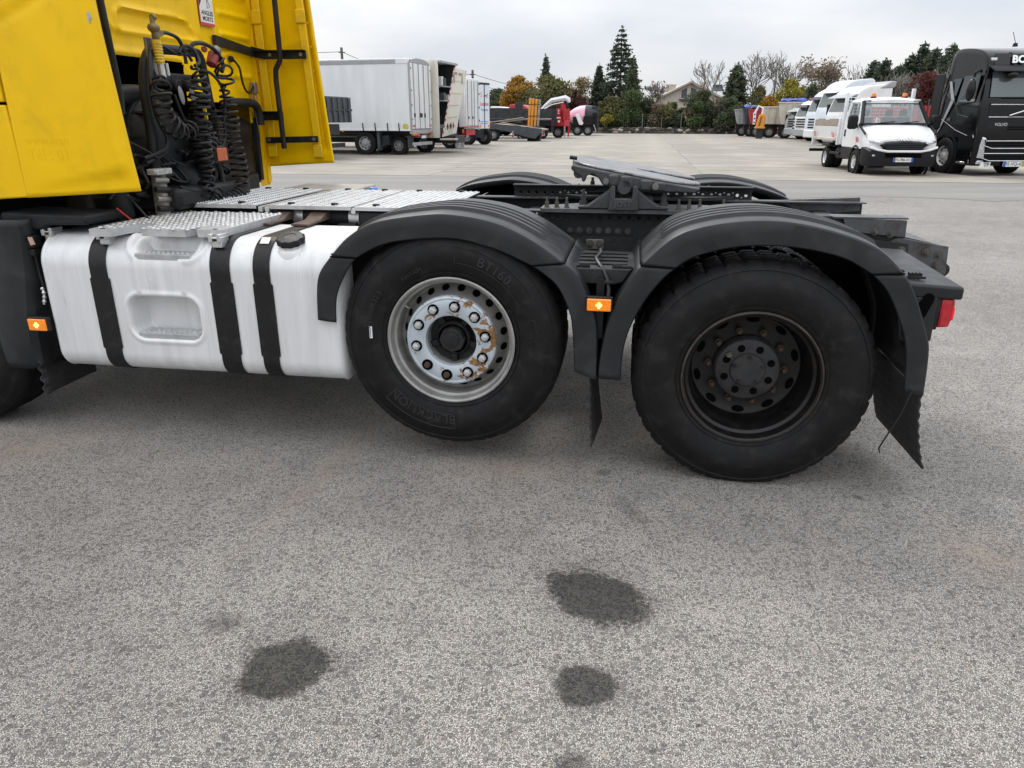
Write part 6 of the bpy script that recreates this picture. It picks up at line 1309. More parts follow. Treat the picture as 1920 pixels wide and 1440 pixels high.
B(v, 'door_handle', 'matblack', -1.03, -1.0, 1.10, 1.17, 1.05, 1.26)
# load bed
for s in (-1, 1):
    quadp((s*1.02,1.66,.98),(s*1.02,4.35,.98),(s*1.08,4.35,1.34),(s*1.08,1.66,1.34), .04, 'side_board', 'white', v); B(v, 'timber_rail', 'wood', s*1.05-.025, s*1.05+.025, 1.68, 4.35, 1.35, 1.55); B(v, 'bed_edge', 'beige', s*1.02-.04, s*1.02+.04, 1.62, 4.4, .90, .98)
    for y in (1.85, 1.99, 3.9, 4.05): MB().add([(s*1.10,y,1.0),(s*1.10,y+.09,1.0),(s*1.125,y+.17,1.16),(s*1.125,y+.08,1.16)], [(0,1,2,3)]).build('warning_stripe', M['stick_red'], v, smooth=False)
    B(v, 'corner_post', 'white', s*1.04-.05, s*1.04+.05, 1.58, 1.68, .78, 1.62); B(v, 'corner_post', 'white', s*1.04-.05, s*1.04+.05, 4.32, 4.42, .70, 1.60); B(v, 'rear_mudguard', 'matblack', s*.82-.2, s*.82+.2, 2.55, 3.45, .72, .80, bevel=.03)
B(v, 'bed_floor', 'wood', -1.0, 1.0, 1.62, 4.4, .9, .96); B(v, 'tail_board', 'white', -1.0, 1.0, 4.36, 4.42, .9, 1.36); B(v, 'chassis', 'matblack', -.4, .4, .8, 4.3, .5, .88); B(v, 'side_guard', 'matblack', -1.0, -.94, 1.5, 2.5, .48, .56); B(v, 'spare_tank', 'matblack', -.9, -.5, 1.5, 2.2, .35, .7, bevel=.05); B(v, 'rear_bar', 'matblack', -1.15, 1.0, 4.3, 4.4, .48, .58)
# ---------------------------------------------------------------- row of white tractors behind
def simple_tractor(nm, label, loc, phi, m, H=3.2, hw=1.2, visor='lgrey', glassz=(1.95,2.7), fair=None, grille=None, beacon=False, low=False):
    v = empty(nm, label, 'truck', loc, phi, 'tractor units parked in the right row'); k = H/3.2
    prof = [(-1.30,.45),(-1.36,1.0),(-1.34,1.7*k),(-1.28,1.92*k),(-1.02,2.68*k),(-.86,2.92*k),(-.45,3.12*k),(.25,3.2*k),(.80,3.18*k),(.84,2.6*k),(.84,1.1),(.6,1.0),(.55,.9),(-.55,.9),(-.6,.5)]
    cab_loft(prof, hw, m, v, ztop=H)
    z0, z1 = 1.92*k, 2.62*k
    quadp((-hw+.16,-1.295,z0),(hw-.16,-1.295,z0),(hw-.22,-1.05,z1),(-hw+.22,-1.05,z1), .02, 'windscreen', 'wglass', v)
    for s in (-1, 1):
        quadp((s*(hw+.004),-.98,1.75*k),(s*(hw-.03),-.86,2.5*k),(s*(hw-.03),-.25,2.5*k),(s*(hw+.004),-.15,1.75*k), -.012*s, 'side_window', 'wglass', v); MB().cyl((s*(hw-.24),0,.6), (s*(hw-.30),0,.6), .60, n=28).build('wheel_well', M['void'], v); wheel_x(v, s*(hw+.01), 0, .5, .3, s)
        B(v, 'mirror', 'matblack', s*(hw+.16)-.07, s*(hw+.16)+.07, -1.25, -1.1, 1.75*k, 2.3*k, bevel=.03); quadp((s*(hw-.02),-1.31,.62),(s*(hw-.40),-1.38,.58),(s*(hw-.42),-1.38,.82),(s*(hw-.02),-1.30,.86), .012*s, 'headlamp', 'headlamp', v)
        B(v, 'door_line', 'lgrey', s*(hw+.003)-.002, s*(hw+.003)+.002, -.12, -.10, 1.0, 2.55*k, bevel=0)
    MB().prism([(-1.40,2.60*k),(-1.42,2.56*k),(-1.02,2.70*k),(-1.0,2.78*k)], -hw+.1, hw-.1, 'yz').build('sun_visor', M[visor], v, bevel=.01)
    B(v, 'bumper', 'lgrey' if grille != 'white' else 'white', -hw+.03, hw-.03, -1.42, -1.2, .35, .85, bevel=.06)
    for q in range(4): B(v, 'grille_slot', 'void', -.7, .7, -1.385, -1.36, .95+q*.17, 1.03+q*.17, bevel=0)
    if grille == 'slots':
        for q in range(5): B(v, 'corner_slot', 'void', -hw+.06, -hw+.25, -1.40, -1.36, .6+q*.22, .70+q*.22, bevel=0)
    if fair: MB().prism([(.1,3.02*k),(.95,3.05*k),(1.0,3.36*k),(.75,3.38*k)], -hw+.05, hw-.05, 'yz').build('roof_deflector', M[fair], v, bevel=.06)
    if beacon:
        for x in (-.5, .5): MB().cyl((x,-.6,3.08*k), (x,-.6,3.30*k), .09, .07, n=12).build('beacon', M['orangelens'], v)
    B(v, 'chassis', 'matblack', -.5, .5, .6, 4.5, .6, .95); wheel_x(v, -hw, 3.2, .5, .3, -1); B(v, 'side_tank', 'lgrey', -hw+.05, -.6, .95, 2.3, .4, .95, bevel=.08)
    return v
def corner(px, Y, phi):
    c0 = atY(px, 300, Y); q = Matrix.Rotation(phi, 2) @ Vector((1.2, -1.3)); return (c0.x-q.x, Y-q.y, 0)
PH = R(-84)
simple_tractor('white_tractor', 'white sleeper cab tractor with grey roof deflector right behind the small tipper', corner(1582, 40, PH), PH, 'white', 3.2, fair='lgrey', visor='lgrey')
simple_tractor('white_tractor', 'tall bluish white tractor cab second from the small tipper', corner(1556, 45, PH), PH, 'bwhite', 3.7, visor='bwhite')
simple_tractor('white_tractor', 'white tractor cab with dark sun visor third from the small tipper', corner(1534, 50, PH), PH, 'bwhite', 3.35, visor='matblack', grille='white')
simple_tractor('white_tractor', 'white tractor cab with slotted corners and an orange beacon fourth from the small tipper', corner(1509, 54.5, PH), PH, 'white', 2.85, visor='matblack', grille='slots', beacon=True)
simple_tractor('grey_tractor', 'grey low cab lorry at the far end of the tractor row', corner(1491, 59, PH), PH, 'lgrey', 2.55, visor='lgrey')
o = simple_tractor('red_tractor', 'red lorry cab showing above the charcoal dropside body', (.9, 71.5, 0), R(70), 'red', 2.75, visor='matblack'); o['group'] = 'lorries of the left row'
o = simple_tractor('pale_tractor', 'white lorry cab roof showing left of the yellow masts', (-.9, 73.5, 0), R(70), 'white', 2.6, visor='matblack'); o['group'] = 'lorries of the left row'
# red trailer behind
v = empty('red_trailer', 'red corrugated trailer side visible between the small tipper and the black tractor', 'trailer', (15.3, 31.0, 0), R(-4))
for i in range(16): B(v, 'panel', 'red', i*.32, i*.32+.30, .0, .06, 1.0, 2.05); B(v, 'stake', 'dgrey', i*.32+.30, i*.32+.325, -.03, .05, 1.0, 2.3)
B(v, 'bed', 'dgrey', 0, 5.1, .06, 2.4, .8, 1.05); B(v, 'landing_gear', 'dgrey', .6, .75, .3, .5, .0, .8); far_wheel(v, 3.4, .1, .5, dual=True); far_wheel(v, 4.6, .1, .5, dual=True); B(v, 'far_side', 'red', 0, 5.1, 2.34, 2.4, 1.0, 2.05)
# ---------------------------------------------------------------- tipping bodies at the far right
def skip_body(nm, label, loc, phi, m, L_=1.6, H=1.5, z0=1.1, w=1.9, lean=.35, tarp=None, arm=True, cat='truck'):
    v = empty(nm, label, cat, loc, phi, 'tipping bodies at the end of the right row')
    sec = [(-lean, z0+H), (L_, z0+H), (L_, z0+.15), (L_-.2, z0), (.12, z0), (.0, z0+.1)]
    sh = MB().prism(sec, .0, .07, 'xz'); sh.build('side_wall', M[m], v, bevel=.015, segs=1); MB().prism(sec, w-.07, w, 'xz').build('side_wall', M[m], v, bevel=.015, segs=1)
    quadp((.0,.07,z0+.1),(-lean,.07,z0+H),(-lean,w-.07,z0+H),(.0,w-.07,z0+.1), -.06, 'tail_gate', m, v); B(v, 'floor', m, .1, L_-.2, .07, w-.07, z0, z0+.06); B(v, 'head_board', m, L_-.07, L_, .07, w-.07, z0+.1, z0+H)
    for f in (.25, .55, .85): x = -lean*(1-f*.0)+f*(L_+lean); MB().prism([(x-.05, z0+H*.98), (x+.05, z0+H*.98), (x*.9+.12, z0+.05), (x*.9+.02, z0+.05)], -.06, .0, 'xz').build('rib', M[m], v)
    B(v, 'top_rail', m, -lean-.05, L_, -.08, .04, z0+H-.06, z0+H+.04); B(v, 'chassis', 'matblack', -.1, L_+2, .4, w-.4, .6, z0-.02)
    far_wheel(v, .45, .1, .5, dual=True); far_wheel(v, 1.7, .1, .5, dual=True); B(v, 'rear_light', 'redlens', -.14, -.08, .1, .4, .7, .85); B(v, 'mud_flap', 'matblack', -.05, .0, .1, .6, .2, .7)
    if tarp: 
        b = MB()
        G = [[(-lean+.1+(L_+lean-.2)*i/9, .15+(w-.3)*j/6, z0+H+.12+.16*math.sin(PI*j/6)+RNG.uniform(-.05, .09)) for j in range(7)] for i in range(10)]; b.grid(G).build('tarpaulin', M[tarp], v, solid=.03)
    return v
skip_body('tipper_body_truck', 'large cream tipper with rolled blue tarpaulin beside the grey cab', (21.55, 62.0, 0), R(-22), 'beige', 1.9, 1.65, 1.1, lean=.25, tarp='blue')
skip_body('tipper_body_truck', 'cream tipper with sloping ribs left of the one with the blue tarpaulin', (21.1, 64.5, 0), R(-22), 'beige', 1.7, 1.35, 1.1, lean=.30)
skip_body('tipper_body_truck', 'grey steel tipper at the far left end of the right row', (20.75, 71.0, 0), R(-14), 'lgrey', 1.0, 1.25, 1.05, lean=.3, tarp=None)
skip_body('tipper_body_truck', 'grey tipper with dark tail second from the left end of the right row', (20.95, 69.2, 0), R(-14), 'mgrey', 1.0, 1.3, 1.05, lean=.3, tarp='blue')
skip_body('tipper_body_truck', 'crimson tipper between the grey tippers and the orange bucket', (20.8, 67.0, 0), R(-14), 'red', .9, 1.2, 1.05, lean=.28, tarp='matblack')
v = empty('excavator_bucket', 'orange digging bucket hanging on a white arm in front of the far tippers', 'machine', (19.95, 62.0, 0), R(-14))
MB().prism([(-.3,.85),(.35,.85),(.40,1.75),(.2,1.95),(-.1,1.8)], .0, .8, 'xz').build('bucket', M['orange'], v, bevel=.05); B(v, 'bucket_lip', 'orange', -.36, .42, -.05, .85, .80, .92); MB().tube([(-.05,-.02,1.0),(.05,-.02,1.7)], .05, 6).build('bucket_rib', M['rustplate'], v)
MB().tube([(.1,.4,1.9),(.15,.4,2.3),(-.2,.4,2.5),(-.5,.4,1.9),(-.45,.4,1.4)], .09, 6).build('arm', M['white'], v); B(v, 'arm_plate', 'stick_white', -.55, -.35, .3, .36, 1.1, 2.0)
for z in (1.25, 1.55, 1.85): MB().cyl((-.45,.29,z), (-.45,.31,z), .06, n=10).build('pin_hole', M['void'], v)
B(v, 'crane_foot', 'dgrey', -.2, .3, .2, .7, .0, .8)
# ================================================================ house, pole, vegetation
def foliage_mat(name, cols, rough=.75, trans=.38):
    t = NT(name); g_ = t.n('ShaderNodeNewGeometry'); co = t.coord(); n_ = t.noise(co, .9, 4, .6)
    f = t.math('ADD', t.math('MULTIPLY', g_.outputs['Random Per Island'], .6), t.math('MULTIPLY', n_, .5))
    c = t.ramp(f, [(.15+.7*i/(len(cols)-1), c_) for i, c_ in enumerate(cols)]); t.set(Base_Color=c, Roughness=rough, Specular_IOR_Level=.25)
    tl = t.n('ShaderNodeBsdfTranslucent'); t.L(c, tl.inputs[0]); mxs = t.n('ShaderNodeMixShader'); mxs.inputs[0].default_value = trans
    t.L(t.b.outputs[0], mxs.inputs[1]); t.L(tl.outputs[0], mxs.inputs[2]); t.L(mxs.outputs[0], t.t.nodes['Material Output'].inputs[0]); return t.m
FM = {
 'spruce': foliage_mat('spruce_needles', [(.028,.042,.032), (.058,.078,.054), (.10,.12,.078)]),
 'cypress': foliage_mat('cypress_foliage', [(.036,.050,.038), (.072,.092,.064), (.12,.14,.09)]),
 'olive': foliage_mat('olive_foliage', [(.07,.078,.030), (.13,.13,.052), (.20,.18,.08)]),
 'autumn': foliage_mat('autumn_leaves', [(.15,.075,.012), (.30,.155,.025), (.42,.25,.05)]),
 'yellow': foliage_mat('yellow_leaves', [(.12,.12,.02), (.26,.24,.035), (.40,.34,.06)]),
 'green': foliage_mat('green_foliage', [(.04,.065,.026), (.085,.12,.048), (.14,.18,.075)]),
 'dark': foliage_mat('dark_evergreen', [(.038,.052,.033), (.080,.10,.058), (.14,.155,.085)]),
 'maroon': foliage_mat('maroon_leaves', [(.035,.012,.015), (.075,.028,.030), (.12,.055,.045)]),
 'rust': foliage_mat('russet_leaves', [(.05,.014,.012), (.10,.032,.026), (.16,.06,.045)]),
 'tan': foliage_mat('tan_leaves', [(.12,.095,.05), (.24,.19,.10), (.36,.30,.18)]),
 'brown': foliage_mat('brown_leaves', [(.12,.085,.055), (.22,.16,.11), (.34,.28,.22)]),
}
M['bark'] = pbr('bark', (.085,.075,.062), .9, var=.35, vs=3); M['palebark'] = pbr('pale_bark', (.19,.175,.155), .9, var=.3, vs=3)
def leaf_cloud(pts, size, elong=1.0, droop=0.0):
    """one small bent leaf card per point (two triangles), all in one mesh"""
    pts = np.asarray(pts); n = len(pts); s = size*RNG.uniform(.6, 1.4, n)[:, None]
    a = RNG.normal(size=(n, 3)); a[:, 2] -= droop; a /= np.linalg.norm(a, axis=1)[:, None]
    b = RNG.normal(size=(n, 3)); b -= a*(a*b).sum(1)[:, None]; b /= np.linalg.norm(b, axis=1)[:, None]
    V = np.stack([pts-a*s*elong, pts+b*s*.55, pts+a*s*elong, pts-b*s*.55], 1).reshape(-1, 3)
    F = np.arange(4*n).reshape(-1, 4); return V, F
def add_cloud(nm, V, F, mat, parent):
    me = bpy.data.meshes.new(nm); me.from_pydata(V.tolist(), [], F.tolist()); me.materials.append(mat); o = bpy.data.objects.new(nm, me); COL.objects.link(o); o.parent = parent; return o
def branches(h, spread, levels=4, seed=0, r0=.16, up=.5, lean=0.0, n0=4, trunk=.35):
    rg = np.random.default_rng(seed); segs = []; tips = []
    def grow(p, d, L_, r, lv):
        P = [p]; q = p.copy(); dd = d.copy(); k = 4
        for i in range(k):
            dd = dd + rg.normal(size=3)*.13 + np.array([0, 0, up*.10]); dd /= np.linalg.norm(dd); q = q+dd*L_/k; P.append(q.copy())
        segs.append((P, [r*(1-.5*i/k) for i in range(k+1)], lv))
        if lv >= levels: tips.append(q); return
        for j in range(n0 if lv == 0 else 3):
            f = rg.uniform(.45, 1.0) if lv else rg.uniform(.5, 1.0); i = min(int(f*k), k-1); s_ = P[i]+(P[i+1]-P[i])*(f*k-i)
            nd = dd + rg.normal(size=3)*spread; nd[2] = abs(nd[2])*.6+up*.5; nd /= np.linalg.norm(nd); grow(s_, nd, L_*rg.uniform(.58, .80), r*.55, lv+1)
        tips.append(q)
    grow(np.array([0., 0, 0]), np.array([lean, 0, 1.]), h*trunk, r0, 0); return segs, tips
def tree_mesh(segs, cut=99):
    b = MB()
    for P, r, lv in segs:
        if lv <= cut: b.tube(P, [max(.02, q) for q in r], 6 if lv < 2 else 4, caps=False)
    return b
def broad_tree(nm, label, px, Y, top_py, base_z, w, leaf, n=2600, size=.22, seed=1, cat='tree', group=None, dense=1.0, trunkm='bark', cz=.62, ch=.42, lobes=9):
    p = atY(px, top_py, Y); h = p.z-base_z; e = empty(nm, label, cat, (p.x, Y, base_z), 0, group); rg = np.random.default_rng(seed)
    segs, tips = branches(h*.95, .75, 3, seed, r0=.02*h+.05, up=.5, trunk=.45); tree_mesh(segs, 2).build('trunk', M[trunkm], e, recalc=False)
    C = []
    for k in range(lobes):
        d = rg.normal(size=3); d /= np.linalg.norm(d); f = rg.uniform(.35, .75); C.append((d*np.array([w*.5*f, w*.5*f, h*ch*f])+np.array([0, 0, h*cz]), rg.uniform(.32, .52)))
    C.append((np.array([0, 0, h*(cz+ch*.62)]), .30)); pts = []
    per = int(1.5*n)//len(C)
    for c_, rr in C:
        d = rg.normal(size=(per, 3)); d /= np.linalg.norm(d, axis=1)[:, None]; rad = rg.uniform(.25, 1.0, per)**.45; pts.append(c_+d*(rad*rr)[:, None]*np.array([w*.55, w*.55, h*ch*.85])*(1+.25*rg.normal(size=(per, 1))*.5))
    pts = np.concatenate(pts); pts = pts[(pts[:, 2] > .05*h) & (pts[:, 2] < h)]
    add_cloud('crown', *leaf_cloud(pts, size*.8), FM[leaf], e); return e
def conifer(nm, label, px, Y, top_py, base_z, w, leaf, seed=1, layers=26, size=.26, dens=34, droop=.25, slim=1.0, gap=.0, group=None):
    p = atY(px, top_py, Y); h = p.z-base_z; e = empty(nm, label, 'tree', (p.x, Y, base_z), 0, group); rg = np.random.default_rng(seed)
    tb = MB().tube([(0, 0, 0), (.05, 0, h*.5), (0, 0, h*.97)], [.02*h, .012*h, .02], 8); pts = []
    for k in range(layers):
        f = (k+.5)/layers; z = h*(.08+.90*f); L0 = w*.5*(1-f)**slim*(1+.18*math.sin(k*2.4))+.12
        nb = 7 if f < .8 else 5
        for j in range(nb):
            a = 2*PI*(j+rg.uniform(-.3, .3))/nb+k*1.3; L_ = L0*rg.uniform(.65, 1.12); d = np.array([math.cos(a), math.sin(a), 0])
            tip = np.array([0, 0, z])+d*L_+np.array([0, 0, -droop*L_+.12*L_*(1 if rg.random() < .4 else 0)]); tb.tube([(0, 0, z), tuple(tip)], [.03, .008], 4, caps=False)
            m = max(6, int(2.1*dens*L_/(w*.5))); t_ = rg.uniform(.15+gap, 1.02, m)**.8; q = np.array([0, 0, z])+np.outer(t_, tip-np.array([0, 0, z])); sd_ = rg.normal(size=(m, 3))*np.array([.16, .16, .10])*(.5+L_*.25); sd_[:, 2] -= np.abs(sd_[:, 2])*.8; pts.append(q+sd_)
    tb.build('trunk', M['bark'], e, recalc=False); pts.append(np.array([[0, 0, h-.05*k] for k in range(14)])+rg.normal(size=(14, 3))*.06)
    add_cloud('crown', *leaf_cloud(np.concatenate(pts), size*.62, 1.35, droop=.6), FM[leaf], e); return e
def bare_tree(nm, label, px, Y, top_py, base_z, seed=1, leaf=None, nl=0, size=.18, pale=True, levels=5, spread=.55, n0=5, group='bare winter trees'):
    p = atY(px, top_py, Y); h = p.z-base_z; e = empty(nm, label, 'tree', (p.x, Y, base_z), 0, group)
    segs, tips = branches(h, spread, levels, seed, r0=.014*h+.03, up=.75, n0=n0, trunk=.40); zmax = max(max(q[2] for q in P) for P, r, lv in segs); k = h/zmax
    segs = [([q*k for q in P], r, lv) for P, r, lv in segs]; tree_mesh([s for s in segs if s[2] < 2]).build('trunk', M['palebark' if pale else 'bark'], e, recalc=False); tree_mesh([s for s in segs if s[2] >= 2]).build('branches', M['palebark' if pale else 'bark'], e, recalc=False)
    if leaf:
        rg = np.random.default_rng(seed); T_ = np.array([t_*k for t_ in tips]); pts = T_[rg.integers(0, len(T_), nl)]+rg.normal(size=(nl, 3))*.28; add_cloud('leaves', *leaf_cloud(pts, size), FM[leaf], e)
    return e
# house with a gable
M['render'] = pbr('pinkish_render', (.56,.485,.435), .85, var=.06, vs=.6, dirt=(.38,.32,.29), da=.4, ds=.6); M['rooftile'] = pbr('pale_tile_edge', (.50,.43,.38), .8, var=.2, vs=3); M['shutter'] = pbr('grey_window', (.10,.10,.11), .3, var=.2)
hs = empty('gabled_house', 'pale pink gabled house with chimneys rising behind the hedge', 'house', (22.8, 100, .4), R(-6))
MB().prism([(-3.6,0),(4.2,0),(4.2,3.35),(.0,5.35),(-3.6,3.70)], .0, 9, 'xz').build('wall', M['render'], hs)
rf = MB().prism([(-4.05,3.50),(-4.0,3.72),(.0,5.62),(4.6,3.45),(4.6,3.22),(.0,5.38)], -.5, 9.4, 'xz').build('roof', M['rooftile'], hs)
for x, y, h_, w_ in ((-2.1,3,5.35,.55),(2.1,3,5.65,.35)): MB().bx(x-w_, x+w_, y, y+.7, 3.9, h_-.15).bx(x-w_-.06, x+w_+.06, y-.06, y+.76, h_-.15, h_).build('chimney', M['rooftile'], rf)
for x0, x1, z0, z1a, z1b in ((-1.15,-.35,3.5,4.55,4.85),(.0,.8,3.5,5.0-.1,4.65)):
    w_ = MB().prism([(x0,z0),(x1,z0),(x1,z1b),(x0,z1a)], -.02, .05, 'xz').build('window', M['shutter'], hs); MB().tube([(x0,-.03,z0),(x1,-.03,z0),(x1,-.03,z1b),(x0,-.03,z1a),(x0,-.03,z0)], .05, 4).build('frame', M['stick_white'], w_)
MB().bx(-1.3, -.1, -.25, .0, 3.3, 3.5).build('flower_box', M['rustplate'], hs); MB().bx(-3.62, 4.22, -.08, .0, 2.35, 2.5).build('ledge', M['rooftile'], hs)
MB().bx(-2.6, -1.4, -.03, .04, .9, 2.0).build('window', M['shutter'], hs)
sol = MB().obx((3.9, 3, 4.75), (1.3, 1.0, .10), ('X', .5)).obx((3.9, 3.4, 5.1), (1.2, .4, .4), ('X', .0)).build('solar_heater', M['mgrey'], rf)
# telegraph poles and wires
M['pole'] = pbr('pole_wood', (.12,.105,.09), .9, var=.3)
def pole(px, Y, top, bz, label):
    p = atY(px, top, Y); e = empty('telegraph_pole', label, 'pole', (p.x, Y, bz), 0, 'telegraph poles'); MB().cyl((0,0,0), (0,0,p.z-bz), .13, .10, n=10).build('shaft', M['pole'], e); MB().cyl((-.25,0,p.z-bz-.35), (.25,0,p.z-bz-.35), .04, n=6).build('crossarm', M['pole'], e); return Vector((p.x, Y, p.z-.3))
a = pole(640, 62, 89, 0, 'telegraph pole sticking up behind the white curtain lorry'); b_ = pole(886, 66, 131, 0, 'telegraph pole top above the refrigerated lorry'); c_ = pole(1454, 92, 152, 0, 'telegraph pole by the yellow tree right of the bare trees')
def wire(p, q, sag, label): 
    P = [tuple(p.lerp(q, f)+Vector((0, 0, -sag*4*f*(1-f)))) for f in np.linspace(0, 1, 24)]; tag(MB().tube(P, .018, 4).build('overhead_wire', M['matblack']), label, 'wire', 'overhead wires')
wire(Vector((a.x-22, 58, a.z+.3)), a, .4, 'overhead wire running left from the pole behind the curtain lorry'); wire(a, b_, .8, 'overhead wire between the two left poles'); wire(b_, Vector((8, 88, 4.6)), .6, 'upper overhead wire dropping right from the second pole'); wire(b_+Vector((0, 0, -.6)), Vector((7, 86, 3.6)), .6, 'lower overhead wire dropping right from the second pole')
# clipped hedge behind the fence
hd = empty('clipped_hedge', 'long dark clipped hedge behind the wire fence', 'hedge', wa, wang); pts = RNG.uniform((0, .7, .55), (25, 1.7, 1.75), (9000, 3)); pts[:, 2] += .12*np.sin(pts[:, 0]*1.3); MB().bx(.2, 24.8, .9, 1.5, .5, 1.55).build('shade_core', M['void'], hd); add_cloud('foliage', *leaf_cloud(pts, .12), FM['dark'], hd)  # near-black box within the leaves paints the hedge's inner shade
# trees and shrubs, left to right
broad_tree('dark_tree', 'dark round evergreen just right of the pale blue lorry', 934, 98, 165, .4, 5.5, 'dark', 2400, .26, 3)
broad_tree('autumn_tree', 'orange and gold autumn tree left of the olive green tree', 972, 92, 141, .4, 5.2, 'autumn', 3400, .22, 4, cz=.56, ch=.50)
broad_tree('autumn_tree', 'lower golden tree reaching left of the autumn tree', 955, 94, 165, .4, 4.2, 'autumn', 1700, .22, 14, cz=.52)
broad_tree('olive_tree', 'broad olive green tree under the thin cypress tip', 1024, 88, 137, .4, 6.2, 'olive', 4200, .22, 55, cz=.54, ch=.50, lobes=15)
conifer('thin_cypress', 'slim dark cypress tip rising above the olive green tree', 1024, 104, 103, .4, 2.0, 'cypress', 6, 30, .2, 20, slim=.55)
broad_tree('maroon_tree', 'dark maroon leaved tree behind the mixer', 1070, 92, 165, .4, 4.8, 'maroon', 2600, .2, 7)
broad_tree('tan_tree', 'thin pale tan leaved tree above the maroon one', 1090, 97, 143, .4, 3.9, 'tan', 1500, .18, 8, trunkm='palebark')
conifer('narrow_conifer', 'narrow dark blue green conifer left of the big spruce', 1124, 92, 122, .4, 2.7, 'cypress', 9, 30, .24, 40, slim=.75, droop=.1)
conifer('tall_spruce', 'tall layered spruce, highest tree in the yard view', 1167, 90, 48, .4, 6.4, 'spruce', 10, 21, .20, 62, droop=.20, slim=.72, gap=.1)
conifer('small_spruce', 'smaller green conifer against the right side of the tall spruce', 1188, 86, 104, .4, 3.2, 'dark', 11, 24, .2, 34, droop=.3, slim=.8)
broad_tree('pepper_tree', 'bright green weeping bush below the tall spruce', 1182, 84.5, 165, .55, 3.4, 'green', 3000, .17, 12, cz=.5, ch=.5, cat='bush')
broad_tree('shrub', 'olive shrub left of the weeping bush', 1143, 85, 176, .55, 3.2, 'olive', 2000, .17, 13, cz=.5, ch=.5, cat='bush', group='shrubs by the fence')
broad_tree('yellow_shrub', 'small yellow shrub at the foot of the olive shrub', 1138, 83.6, 212, .55, 1.5, 'yellow', 700, .13, 15, cz=.5, ch=.5, cat='bush', group='shrubs by the fence')
broad_tree('shrub', 'mixed olive shrub right of the weeping bush', 1222, 85.5, 183, .55, 2.8, 'olive', 1900, .16, 16, cz=.5, ch=.5, cat='bush', group='shrubs by the fence')
bare_tree('thin_brown_tree', 'thin brown twiggy tree left of the house', 1228, 93, 152, .4, 17, 'brown', 260, .14)
broad_tree('russet_shrub', 'tan shrub in front of the house wall', 1256, 84.5, 190, .55, 1.9, 'tan', 900, .14, 18, cz=.52, ch=.5, cat='bush', group='shrubs by the fence')
broad_tree('shrub', 'dark low shrub in front of the house', 1262, 83.5, 205, .55, 2.4, 'dark', 1500, .14, 19, cz=.5, ch=.5, cat='bush', group='shrubs by the fence')
broad_tree('dark_green_tree', 'rounded dark green tree covering the right half of the house', 1320, 83, 166, .55, 4.2, 'dark', 3600, .17, 20, cz=.52, ch=.52)
broad_tree('green_shrub', 'mid green shrub at the foot of the rounded dark tree', 1308, 81.5, 188, .55, 2.4, 'green', 1700, .15, 21, cz=.5, ch=.52, cat='bush', group='shrubs by the fence')
bare_tree('bare_tree', 'leafless pale tree just right of the house', 1357, 84, 110, .55, 22, pale=True, levels=4)
conifer('ragged_conifer', 'ragged dark conifer right of the house', 1384, 83, 119, .55, 3.6, 'dark', 23, 24, .21, 44, droop=.15, slim=.6)
broad_tree('dark_tree', 'dark ivy covered tree mass under the ragged conifer', 1372, 80, 178, .55, 3.6, 'dark', 2600, .17, 24, cz=.5, ch=.52)
bare_tree('bare_tree', 'leafless tree with fine twigs right of the ragged conifer', 1428, 86, 94, .5, 25, levels=5)
broad_tree('ivy_tree', 'grey olive ivy clad tree below the fine twigged tree', 1427, 82, 156, .5, 3.4, 'olive', 2200, .16, 26, cz=.52, ch=.5)
broad_tree('golden_shrub', 'golden brown shrub left of the wooden pole', 1446, 79, 176, .5, 2.6, 'autumn', 1100, .15, 27, cz=.52, ch=.5, cat='bush', group='shrubs by the fence')
broad_tree('yellow_tree', 'yellow green tree behind the tipper with the blue tarpaulin', 1484, 82, 145, .5, 4.4, 'yellow', 2300, .17, 28, cz=.55, ch=.5)
bare_tree('bare_tree', 'leafless tree rising out of the yellow green tree', 1500, 84, 92, .5, 29, levels=5)
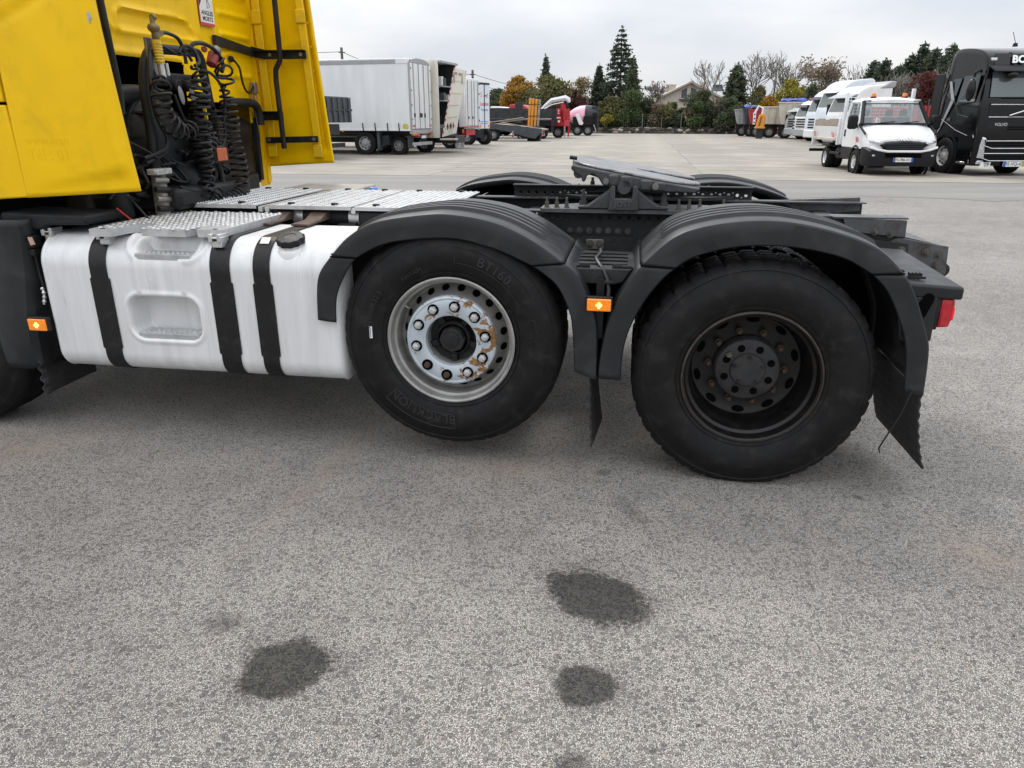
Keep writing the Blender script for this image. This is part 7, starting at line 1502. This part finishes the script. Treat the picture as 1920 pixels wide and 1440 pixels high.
broad_tree('dark_shrub', 'small dark evergreen behind the white cabs', 1526, 74, 152, .5, 2.6, 'dark', 1500, .15, 30, cz=.52, ch=.5)
bare_tree('speckled_tree', 'tree with sparse brown speckled leaves above the white cabs', 1558, 80, 102, .5, 31, 'brown', 1500, .15, levels=5, spread=.7)
bare_tree('bare_tree', 'thin leafless saplings left of the conifer row', 1606, 78, 118, .5, 32, levels=4)
for k, (px, top, Y, w) in enumerate(((1642,112,66,3.4),(1662,110,64,3.4),(1688,122,63,3.6),(1712,100,66,3.2),(1736,78,66,3.6),(1757,88,64,3.4),(1790,80,62,4.2),(1778,118,60,3.2))):
    conifer('row_conifer', 'dark conifer %s in the row behind the black tractor' % ['leftmost', 'second from left', 'third from left, shorter', 'fourth from left', 'fifth and tallest', 'sixth from left', 'rightmost', 'low front one'][k], px, Y, top, .2, w, 'cypress', 40+k, 26, .18, 46, droop=.0, slim=.62, group='conifers behind the black tractor')
for k, (px, top, s) in enumerate(((1668,140,51),(1700,132,52),(1722,138,53),(1748,120,54),(1768,112,55))):
    bare_tree('bare_tree', 'leafless pale thicket tree %s in front of the conifer row' % ['leftmost', 'second from left', 'in the middle', 'fourth from left', 'rightmost'][k], px, 50, top, .1, s, levels=5, n0=6)
broad_tree('russet_tree', 'dark red leaved tree left of the black tractor', 1740, 46, 133, .1, 2.0, 'rust', 2200, .10, 60, cz=.56, ch=.5)

for k in range(15):
    px = 1128+k*17; broad_tree('thicket_bush', '%s bush %s in the undergrowth behind the wire fence' % (['olive', 'green', 'dark green', 'tan', 'olive', 'dark green', 'brown'][k % 7], ['leftmost', 'second from left', 'third from left', 'fourth from left', 'fifth from left', 'sixth from left', 'seventh from left', 'in the very middle', 'seventh from right', 'sixth from right', 'fifth from right', 'fourth from right', 'third from right', 'second from right', 'rightmost'][k]), px, 84.6-.012*(px-1128)+RNG.uniform(0, 1.5), 188+RNG.uniform(-10, 14), .5, 2.4, ['olive', 'green', 'dark', 'tan', 'olive', 'dark', 'brown'][k % 7], 1100, .15, 200+k, cz=.5, ch=.55, cat='bush', group='undergrowth behind the fence', lobes=6)
